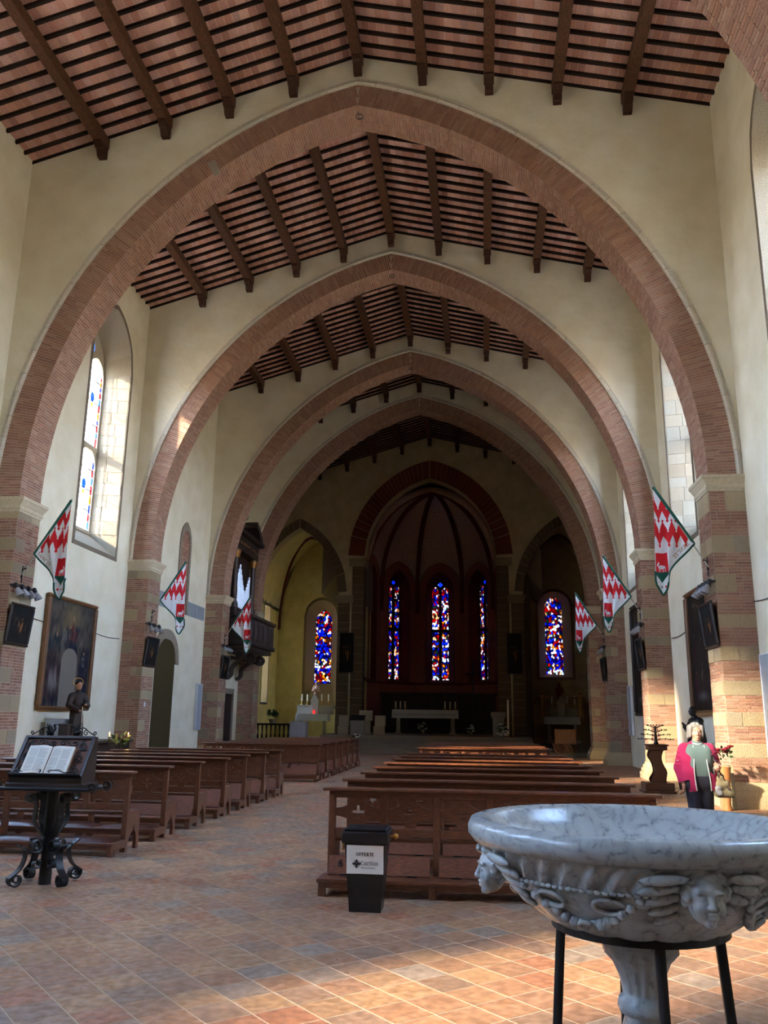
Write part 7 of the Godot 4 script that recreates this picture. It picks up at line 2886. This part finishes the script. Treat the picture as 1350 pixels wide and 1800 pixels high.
	m.strip(sc, Vector3(0, 0, 0.03), 0.008)
	put(m, "iron_scroll", M.iron, c)
	var k := thing("candle_tree", "branching black iron candle stand on the carved pedestal", "candle stand", Vector3(7.25, 1.14, -22.3))
	m = MB.new()
	m.lathe([Vector2(0.07, 0), Vector2(0.05, 0.04), Vector2(0.035, 0.1), Vector2(0.025, 0.42), Vector2(0.001, 0.44)], 10)
	put(m, "stem", M.iron, k)
	for tier in 4:
		for j in 8:
			var a := TAU * (j + 0.5 * tier) / 8.0
			var d := Vector3(cos(a), 0, sin(a))
			var L := 0.42 - 0.075 * tier
			m = MB.new()
			m.tube(bez([Vector3(0, 0.08 + tier * 0.09, 0), d * L * 0.5 + Vector3(0, 0.13 + tier * 0.095, 0), d * L + Vector3(0, 0.11 + tier * 0.11, 0)], 4), 0.007, 4)
			m.lathe([Vector2(0.014, 0), Vector2(0.018, 0.03), Vector2(0.004, 0.03)], 6, Transform3D(Basis(), d * L + Vector3(0, 0.11 + tier * 0.11, 0)))
			put(m, "branch", M.iron, k)

# ---------------------------------------------------------------- chancel furniture
func steps() -> void:
	var s := setting("floor_chancel", "stone steps up to the high altar")
	var z := -42.4
	for k in 5:
		var m := MB.new()
		m.col = tone(c8(150, 140, 124), 0.05)
		m.cbox(Vector3(-5.6, 0.0, -60), Vector3(5.6, 0.165 * (k + 1), z - k * 0.42 - (2.0 if k > 2 else 0.0)), 0.02)
		put(m, "step", M.stone, s)
	for side: float in [-1.0, 1.0]:
		var m := MB.new()
		m.col = tone(c8(140, 130, 114), 0.05)
		m.box(Vector3(minf(side * 5.6, side * 13.9), 0, -56.5), Vector3(maxf(side * 5.6, side * 13.9), 0.2, -42.6))
		m.box(Vector3(minf(side * 5.6, side * 13.9), 0.2, -56.5), Vector3(maxf(side * 5.6, side * 13.9), 0.38, -43.2))
		put(m, "step", M.stone, s)

func cloth_over(t: Node3D, lo: Vector3, hi: Vector3, drop: float, mt: Material) -> void:
	# tablecloth with a softly waved skirt
	var m := MB.new()
	var loop := []
	var n := 64
	for k in n:
		var u := 4.0 * k / n
		var p: Vector2
		if u < 1: p = Vector2(lerpf(lo.x, hi.x, u), hi.z)
		elif u < 2: p = Vector2(hi.x, lerpf(hi.z, lo.z, u - 1))
		elif u < 3: p = Vector2(lerpf(hi.x, lo.x, u - 2), lo.z)
		else: p = Vector2(lo.x, lerpf(lo.z, hi.z, u - 3))
		loop.append(p)
	var mid := Vector2((lo.x + hi.x) / 2, (lo.z + hi.z) / 2)
	var g := []
	for j in 5:
		var row := []
		for k in n:
			var p: Vector2 = loop[k]
			var d := (p - mid).normalized()
			var w := 0.02 * j / 4.0 * (1.0 + sin(k * 1.9)) + 0.006
			row.append(Vector3(p.x + d.x * w, hi.y - drop * j / 4.0, p.y + d.y * w))
		row.reverse()
		g.append(row)
	g.reverse()
	m.grid(g, true)
	m.quad(Vector3(lo.x, hi.y, hi.z), Vector3(hi.x, hi.y, hi.z), Vector3(hi.x, hi.y, lo.z), Vector3(lo.x, hi.y, lo.z))
	put(m, "skirt", mt, t)

func candle(at: Vector3, h: float, label: String, grp: String, holder := 0.1) -> void:
	var t := thing("candle", label, "candle", at, 0, grp)
	var m := MB.new()
	m.lathe([Vector2(0.09, 0), Vector2(0.08, 0.02), Vector2(0.03, 0.04), Vector2(0.03, holder * 0.8), Vector2(0.07, holder), Vector2(0.06, holder + 0.01)], 10)
	put(m, "holder", M.brass, t)
	m = MB.new()
	m.lathe([Vector2(0.045, holder), Vector2(0.045, holder + h), Vector2(0.0, holder + h + 0.005)], 10)
	put(m, "wax", M.wax, t)

func chancel_things() -> void:
	mat("wax", c8(226, 216, 190), 0.6)
	mat("clay", c8(170, 110, 60), 0.6)
	mat("rose", c8(120, 10, 30), 0.7)
	mat("leaf", c8(44, 74, 34), 0.7, {"backlight": Color(0.2, 0.3, 0.1)})
	mat("white_bloom", c8(220, 218, 205), 0.8)
	mat("dark_pew", c8(88, 52, 32), 0.45, {"spec": 0.5})
	mat("organ_wood", c8(52, 38, 32), 0.5, {"spec": 0.5})
	mat("tin", c8(190, 200, 214), 0.3, {"metal": 0.8})
	mat("altar_cloth", c8(206, 204, 200), 0.9)
	mat("slat_wood", c8(150, 96, 52), 0.5)  # brown wood of the slatted bench
	mat("choir_wood", c8(26, 18, 14), 0.6)
	mat("bulb", c8(150, 152, 156), 0.15, {"spec": 0.6})
	var fm := mat("flame", c8(255, 200, 120), 0.5)
	fm.emission_enabled = true
	fm.emission = c8(255, 190, 110)
	fm.emission_energy_multiplier = 3.0
	steps()
	# high altar
	var t := thing("high_altar", "stone high altar table on two pillars in the apse", "altar", Vector3(-0.45, 0.82, -53.0))
	var m := MB.new()
	m.cbox(Vector3(-1.9, 1.2, -0.5), Vector3(1.9, 1.4, 0.5), 0.02)
	put(m, "slab", M.smooth_stone, t)
	for s: float in [-1.0, 1.0]:
		m = MB.new()
		m.lathe([Vector2(0.22, 0), Vector2(0.2, 0.08), Vector2(0.13, 0.12), Vector2(0.12, 1.05), Vector2(0.18, 1.2)], 14, Transform3D(Basis(), Vector3(s * 1.65, 0, 0)))
		put(m, "pillar", M.smooth_stone, t)
	var c := thing("altar_cloth", "white altar cloth with lace band over the high altar", "altar cloth", Vector3(-0.45, 0.82, -53.0))
	cloth_over(c, Vector3(-1.98, 0, -0.54), Vector3(1.98, 1.415, 0.54), 0.5, M.altar_cloth)
	m = MB.new()
	for k in 38:
		m.cbox(Vector3(-1.9 + k * 0.1, 1.07, 0.56), Vector3(-1.85 + k * 0.1, 1.2, 0.585), 0.004)
	put(m, "lace", M.panel_grey, c)
	var xs := [-2.26, -1.98, -1.7, 0.74, 1.05, 1.36]
	var wh := ["leftmost of the left three", "middle of the left three", "rightmost of the left three", "leftmost of the right three", "middle of the right three", "rightmost of the right three"]
	for k in 6:
		candle(Vector3(xs[k], 2.235, -53.0), 0.4, "white candle on the high altar, %s" % wh[k], "high altar candles")
	# flowers before the altar
	for f in [[Vector3(-0.55, 0.82, -52.2), 0.55, "white flower bouquet on the step before the high altar", 71], [Vector3(2.3, 0.82, -52.3), 0.4, "white flowers in a stand beside the high altar", 72], [Vector3(4.05, 0.66, -46.6), 0.6, "white flower arrangement before the stone pedestal", 73], [Vector3(-3.6, 0.5, -45.6), 0.3, "small white flowers before the stone lectern", 74]]:
		var b := thing("bouquet", f[2], "flowers", f[0], 0, "white flower arrangements")
		m = MB.new()
		m.lathe([Vector2(0.1, 0), Vector2(0.14, f[1] * 0.4), Vector2(0.12, f[1] * 0.4)], 10)
		put(m, "pot", M.grey_stone, b)
		blooms(b, Vector3(0, f[1] * 0.9, 0.05), 14, Vector3(f[1] * 0.45, f[1] * 0.5, 0.2), 0.09, M.white_bloom, f[3])
		leaves(b, Vector3(0, f[1] * 0.6, 0), 40, f[1] * 0.6, 0.2, M.leaf, f[3])
	# choir stalls round the apse wall: dark panelling
	var st := thing("choir_stalls", "dark wooden choir stalls along the apse wall", "stalls")
	for k in 9:
		m = MB.new()
		m.cbox(Vector3(-3.5 + k * 0.82, 0.82, -56.2), Vector3(-3.5 + k * 0.82 + 0.78, 3.2, -56.0), 0.03)
		put(m, "stall_back", M.choir_wood, st)
		m = MB.new()
		m.cbox(Vector3(-3.5 + k * 0.82 + 0.76, 0.82, -56.0), Vector3(-3.5 + k * 0.82 + 0.84, 1.9, -55.4), 0.02)
		put(m, "stall_arm", M.choir_wood, st)
	m = MB.new()
	m.cbox(Vector3(-3.6, 3.2, -56.3), Vector3(3.95, 3.35, -55.8), 0.03)
	put(m, "cornice", M.choir_wood, st)
	m = MB.new()
	m.cbox(Vector3(-3.5, 0.82, -56.0), Vector3(3.9, 1.25, -55.5), 0.03)
	put(m, "bench", M.choir_wood, st)
	# processional cross
	var cr := thing("standing_cross", "dark standing crucifix right of the high altar", "cross", Vector3(2.45, 0.82, -53.6))
	m = MB.new()
	m.cbox(Vector3(-0.06, 0.0, -0.06), Vector3(0.06, 4.4, 0.06), 0.01)
	m.cbox(Vector3(-0.5, 3.55, -0.05), Vector3(0.5, 3.67, 0.05), 0.01)
	put(m, "cross", M.choir_wood, cr)
	m = MB.new()
	m.lathe([Vector2(0.3, 0), Vector2(0.28, 0.1), Vector2(0.08, 0.16)], 12)
	put(m, "foot", M.choir_wood, cr)
	# stone lectern and stacked stone seats at the steps
	var bx := [[-4.45, 1.3, 0.28, "upper stone block of the pair left of the stone lectern"], [-4.5, 0.66, 0.29, "lower stone block of the pair left of the stone lectern"], [-2.5, 1.3, 0.27, "upper stone block of the pair right of the stone lectern"], [-2.56, 0.66, 0.28, "lower stone block of the pair right of the stone lectern"]]
	for b in bx:
		var q := thing("stone_block_seat", b[3], "stone block", Vector3(b[0], b[1] - (0.02 if b[1] > 1 else 0.0), -47.0), 0, "stacked stone blocks on the chancel steps")
		m = MB.new()
		m.col = tone(c8(176, 164, 140), 0.06)
		m.cbox(Vector3(-b[2], 0, -0.28), Vector3(b[2], 0.56 if b[1] > 1 else 0.62, 0.28), 0.012)
		put(m, "block", M.stone, q)
	var am := thing("stone_lectern", "stone lectern with dark book rest on the chancel steps", "lectern", Vector3(-3.72, 0.66, -46.9))
	m = MB.new()
	m.col = tone(c8(170, 168, 160), 0.04)
	m.cbox(Vector3(-0.38, 0, -0.2), Vector3(0.38, 0.95, 0.2), 0.02)
	put(m, "body", M.stone, am)
	m = MB.new()
	m.obox(Transform3D(Basis(Vector3.RIGHT, 0.5), Vector3(0, 1.05, 0.05)), Vector3(0.4, 0.03, 0.24))
	put(m, "book_rest", M.choir_wood, am)
	m = MB.new()
	m.col = tone(c8(186, 176, 150), 0.04)
	m.cbox(Vector3(0.0, 0.9, -0.75), Vector3(0.75, 1.45, -0.5), 0.02)
	m.cbox(Vector3(0.1, 0.0, -0.72), Vector3(0.65, 0.9, -0.52), 0.02)
	put(m, "back_slab", M.stone, am)
	var pd := thing("stone_pedestal", "grey stone pedestal beside the tall paschal candle", "pedestal", Vector3(3.85, 0.66, -48.0))
	m = MB.new()
	m.col = tone(c8(170, 166, 156), 0.04)
	for b in [[0.36, 0.0, 0.12], [0.3, 0.12, 1.1], [0.36, 1.1, 1.2], [0.4, 1.2, 1.44]]:
		m.cbox(Vector3(-b[0], b[1], -b[0]), Vector3(b[0], b[2], b[0]), 0.015)
	put(m, "shaft", M.stone, pd)
	var pc := thing("paschal_candle", "tall pale paschal candle beside the stone pedestal", "candle", Vector3(4.38, 0.66, -47.8))
	m = MB.new()
	m.lathe([Vector2(0.16, 0), Vector2(0.14, 0.04), Vector2(0.04, 0.08), Vector2(0.04, 0.3), Vector2(0.09, 0.32)], 10)
	put(m, "stand", M.brass, pc)
	m = MB.new()
	m.lathe([Vector2(0.055, 0.32), Vector2(0.055, 2.1), Vector2(0.001, 2.11)], 12)
	put(m, "wax", M.wax, pc)
	# dark panels on the chancel piers
	for s: float in [-1.0, 1.0]:
		var X := Transform3D(Basis(), Vector3(s * 4.88, 4.3, -CHANCEL + 0.03))
		var p := thing("panel_painting", "tall %s panel on the %s chancel pier" % ["black" if s < 0 else "faded saint", "left" if s < 0 else "right"], "painting")
		framed(p, X, 0.78, 2.25, 0.04, 0.04, painting_tex("station", 811) if s < 0 else painting_tex("saint", 812), M.black_frame)
	# wooden rack of folded kneelers at the right chapel
	var ch := thing("slatted_chair", "light brown slatted wooden bench before the right chapel", "bench", Vector3(6.95, 0.2, -42.9))
	for k in 9:
		m = MB.new()
		m.cbox(Vector3(-0.45 + k * 0.105, 0.42, -0.2), Vector3(-0.45 + k * 0.105 + 0.085, 1.05, -0.17), 0.006)
		put(m, "slat", M.slat_wood, ch)
		m = MB.new()
		m.obox(Transform3D(Basis(Vector3.BACK, 0.35), Vector3(-0.55 + k * 0.1, 0.2, 0.12)), Vector3(0.02, 0.24, 0.12))
		put(m, "slat", M.slat_wood, ch)
	m = MB.new()
	m.cbox(Vector3(-0.5, 1.03, -0.22), Vector3(0.52, 1.09, -0.15), 0.01)
	m.cbox(Vector3(-0.5, 0.4, -0.2), Vector3(0.52, 0.45, 0.1), 0.01)
	for x: float in [-0.5, 0.48]:
		m.cbox(Vector3(x, 0.0, -0.22), Vector3(x + 0.05, 1.09, -0.15), 0.01)
	put(m, "frame", M.slat_wood, ch)
	side_altar(-1)
	side_altar(1)
	# table with draped banner at the left chapel
	var tb := thing("banner_stand", "table draped with a pale figured banner before the left chapel", "banner", Vector3(-6.7, 0.38, -46.0))
	cloth_over(tb, Vector3(-0.5, 0, -0.3), Vector3(0.38, 1.1, 0.3), 1.05, M.banner)
	var ral := thing("chapel_railing", "low dark turned railing before the left chapel", "railing", Vector3(-8.7, 0.38, -46.4))
	m = MB.new()
	m.cbox(Vector3(-1.7, 0.88, -0.1), Vector3(1.4, 0.98, 0.12), 0.01)
	put(m, "handrail", M.choir_wood, ral)
	for k in 13:
		m = MB.new()
		m.lathe([Vector2(0.06, 0), Vector2(0.04, 0.06), Vector2(0.06, 0.3), Vector2(0.03, 0.5), Vector2(0.05, 0.8), Vector2(0.05, 0.88)], 8, Transform3D(Basis(), Vector3(-1.6 + k * 0.24, 0, 0)))
		put(m, "baluster", M.choir_wood, ral)
	var pp := thing("potted_plant", "dark leafy potted plant on the chapel railing", "plant", Vector3(-8.3, 1.36, -46.4))
	m = MB.new()
	m.lathe([Vector2(0.16, 0), Vector2(0.24, 0.22), Vector2(0.22, 0.22)], 12)
	put(m, "pot", M.grey_stone, pp)
	leaves(pp, Vector3(0, 0.28, 0), 36, 0.3, 0.4, M.leaf, 91, 0.8)

func side_altar(side: int) -> void:
	var x := -7.45 if side < 0 else 7.65
	var name_ := "left" if side < 0 else "right"
	var y0 := 0.4
	var t := thing("side_altar", "white-clothed side altar in the %s chapel" % name_, "altar", Vector3(x, y0, -53.4 if side < 0 else -52.6))
	var m := MB.new()
	m.cbox(Vector3(-1.0, 0.0, -0.4), Vector3(1.0, 0.16, 0.8), 0.02)
	m.cbox(Vector3(-0.95, 1.35, -0.45), Vector3(0.95, 1.5, 0.45), 0.02)
	put(m, "slab", M.smooth_stone, t)
	for s: float in [-1.0, 1.0]:
		m = MB.new()
		m.lathe([Vector2(0.16, 0.16), Vector2(0.1, 0.24), Vector2(0.1, 1.2), Vector2(0.15, 1.35)], 12, Transform3D(Basis(), Vector3(s * 0.75, 0, 0.2)))
		put(m, "pillar", M.smooth_stone, t)
	m = MB.new()
	m.cbox(Vector3(-1.1, 1.5, -1.15), Vector3(1.1, 2.0, -0.35), 0.02)
	m.cbox(Vector3(-1.15, 2.0, -1.18), Vector3(1.15, 2.06, -0.32), 0.01)
	put(m, "gradine", M.smooth_stone, t)
	m = MB.new()
	m.cbox(Vector3(-0.2, 1.5, -0.5), Vector3(0.25, 2.3, -0.2), 0.01)
	m.prism(PackedVector2Array([Vector2(-0.26, 2.3), Vector2(0.31, 2.3), Vector2(0.02, 2.75)]), -0.52, -0.18)
	put(m, "tabernacle", M.smooth_stone, t)
	var zc: float = t.position.z
	var c := thing("altar_cloth", "white cloth over the side altar in the %s chapel" % name_, "altar cloth", Vector3(x, y0, zc))
	cloth_over(c, Vector3(-1.0, 0, -0.3), Vector3(1.0, 1.515, 0.5), 0.42, M.altar_cloth)
	var pos := [-0.85, -0.5, 0.42, 0.85]
	for k in 4:
		candle(Vector3(x + pos[k], y0 + 2.06, zc - 0.5), 0.42, "white candle on the %s side altar, %s from its left end" % [name_, ["first", "second", "third", "fourth"][k]], "%s side altar candles" % name_, 0.25)
	# statue above
	var s := thing("altar_statue", "small painted statue above the %s side altar" % name_, "statue", Vector3(x, y0 + 2.065, zc - 0.86))
	var n := net_new(Vector3(-0.4, 0, -0.3), Vector3(0.4, 1.6, 0.35), 0.025)
	robed(n, 0, 0, 1.45, 0.2)
	net_ball(n, Vector3(0, 1.36, 0), Vector3(0.1, 0.12, 0.11), 0.02)
	for q: float in [-1.0, 1.0]:
		net_bone(n, Vector3(q * 0.17, 1.1, 0), Vector3(q * 0.2, 0.9, 0.16), 0.07, 0.06)
		net_bone(n, Vector3(q * 0.2, 0.9, 0.16), Vector3(q * 0.04, 1.0, 0.25), 0.06, 0.05)
	put(net_mesh(n), "figure", M.polychrome if side < 0 else M.rose, s)
	if side > 0:
		for q: float in [-1.0, 1.0]:
			var an := thing("angel_statue", "dark gilded angel statue at the %s end of the right side altar" % ("left" if q < 0 else "right"), "statue", Vector3(x + q * 1.1, y0 + 1.5, zc + 0.2), -q * 0.5, "gilded angels")
			var g := net_new(Vector3(-0.5, 0, -0.5), Vector3(0.5, 1.8, 0.5), 0.03)
			robed(g, 0, 0, 1.5, 0.22)
			net_ball(g, Vector3(0, 1.42, 0), Vector3(0.11, 0.13, 0.12), 0.02)
			net_bone(g, Vector3(-q * 0.18, 1.15, 0), Vector3(-q * 0.45, 1.1, 0.2), 0.07, 0.05)
			net_bone(g, Vector3(q * 0.1, 1.2, -0.15), Vector3(q * 0.45, 0.7, -0.3), 0.1, 0.04)
			put(net_mesh(g), "figure", M.gilt, an)
	if side < 0:
		var lamp := thing("sanctuary_lamp", "small red glass lamp glowing on the left side altar", "lamp", Vector3(x + 0.02, y0 + 1.52, zc - 0.05))
		m = MB.new()
		m.lathe([Vector2(0.05, 0), Vector2(0.07, 0.05), Vector2(0.07, 0.22), Vector2(0.06, 0.22)], 12)
		put(m, "glass", M.red_glass, lamp)

func build_furnishing() -> void:
	more_materials()
	furniture_materials()
	mat("panel_grey", c8(150, 158, 164), 0.5, {"spec": 0.5})
	mat("panel_white", c8(214, 218, 220), 0.5)
	mat("banner", c8(180, 176, 180), 0.9)
	mat("polychrome", c8(176, 138, 110), 0.7)
	var rg := mat("red_glass", c8(170, 20, 14), 0.3)
	rg.emission_enabled = true
	rg.emission = c8(255, 40, 20)
	rg.emission_energy_multiplier = 0.25
	mat("gilt", c8(150, 104, 44), 0.45, {"metal": 0.3, "spec": 0.5})
	pictures_first()
	place_pews()
	offering_bin()
	font()
	lectern()
	visitor()
	flags()
	wall_fittings()
	organ()
	statues()
	right_things()
	# unseen lobby of dark wood, placed to darken the front of the font
	var lobby := thing("door_lobby", "unseen dark wooden lobby behind the viewer, darkening the font", "lobby", Vector3(3.0, 0, 2.6))
	for k in 9:
		var m := MB.new()
		m.cbox(Vector3(-4.5 + k, 0, 0), Vector3(-3.5 + k, 4.6, 0.12), 0.02)
		m.cbox(Vector3(-4.4 + k, 0.3, -0.03), Vector3(-3.6 + k, 4.3, 0.0), 0.02)
		put(m, "panel", M.dark_pew, lobby)
	for x: float in [-4.5, 4.4]:
		var m := MB.new()
		m.cbox(Vector3(x, 0, 0.1), Vector3(x + 0.1, 4.6, FACADE - 2.62), 0.02)
		put(m, "side_panel", M.dark_pew, lobby)
	var lid := MB.new()
	lid.cbox(Vector3(-4.6, 4.6, -0.15), Vector3(4.6, 4.8, FACADE - 2.62), 0.03)
	put(lid, "roof_board", M.dark_pew, lobby)

func pictures_first() -> void:
	mat("bulb", c8(150, 152, 156), 0.15, {"spec": 0.6})
	pictures()
	chancel_things()
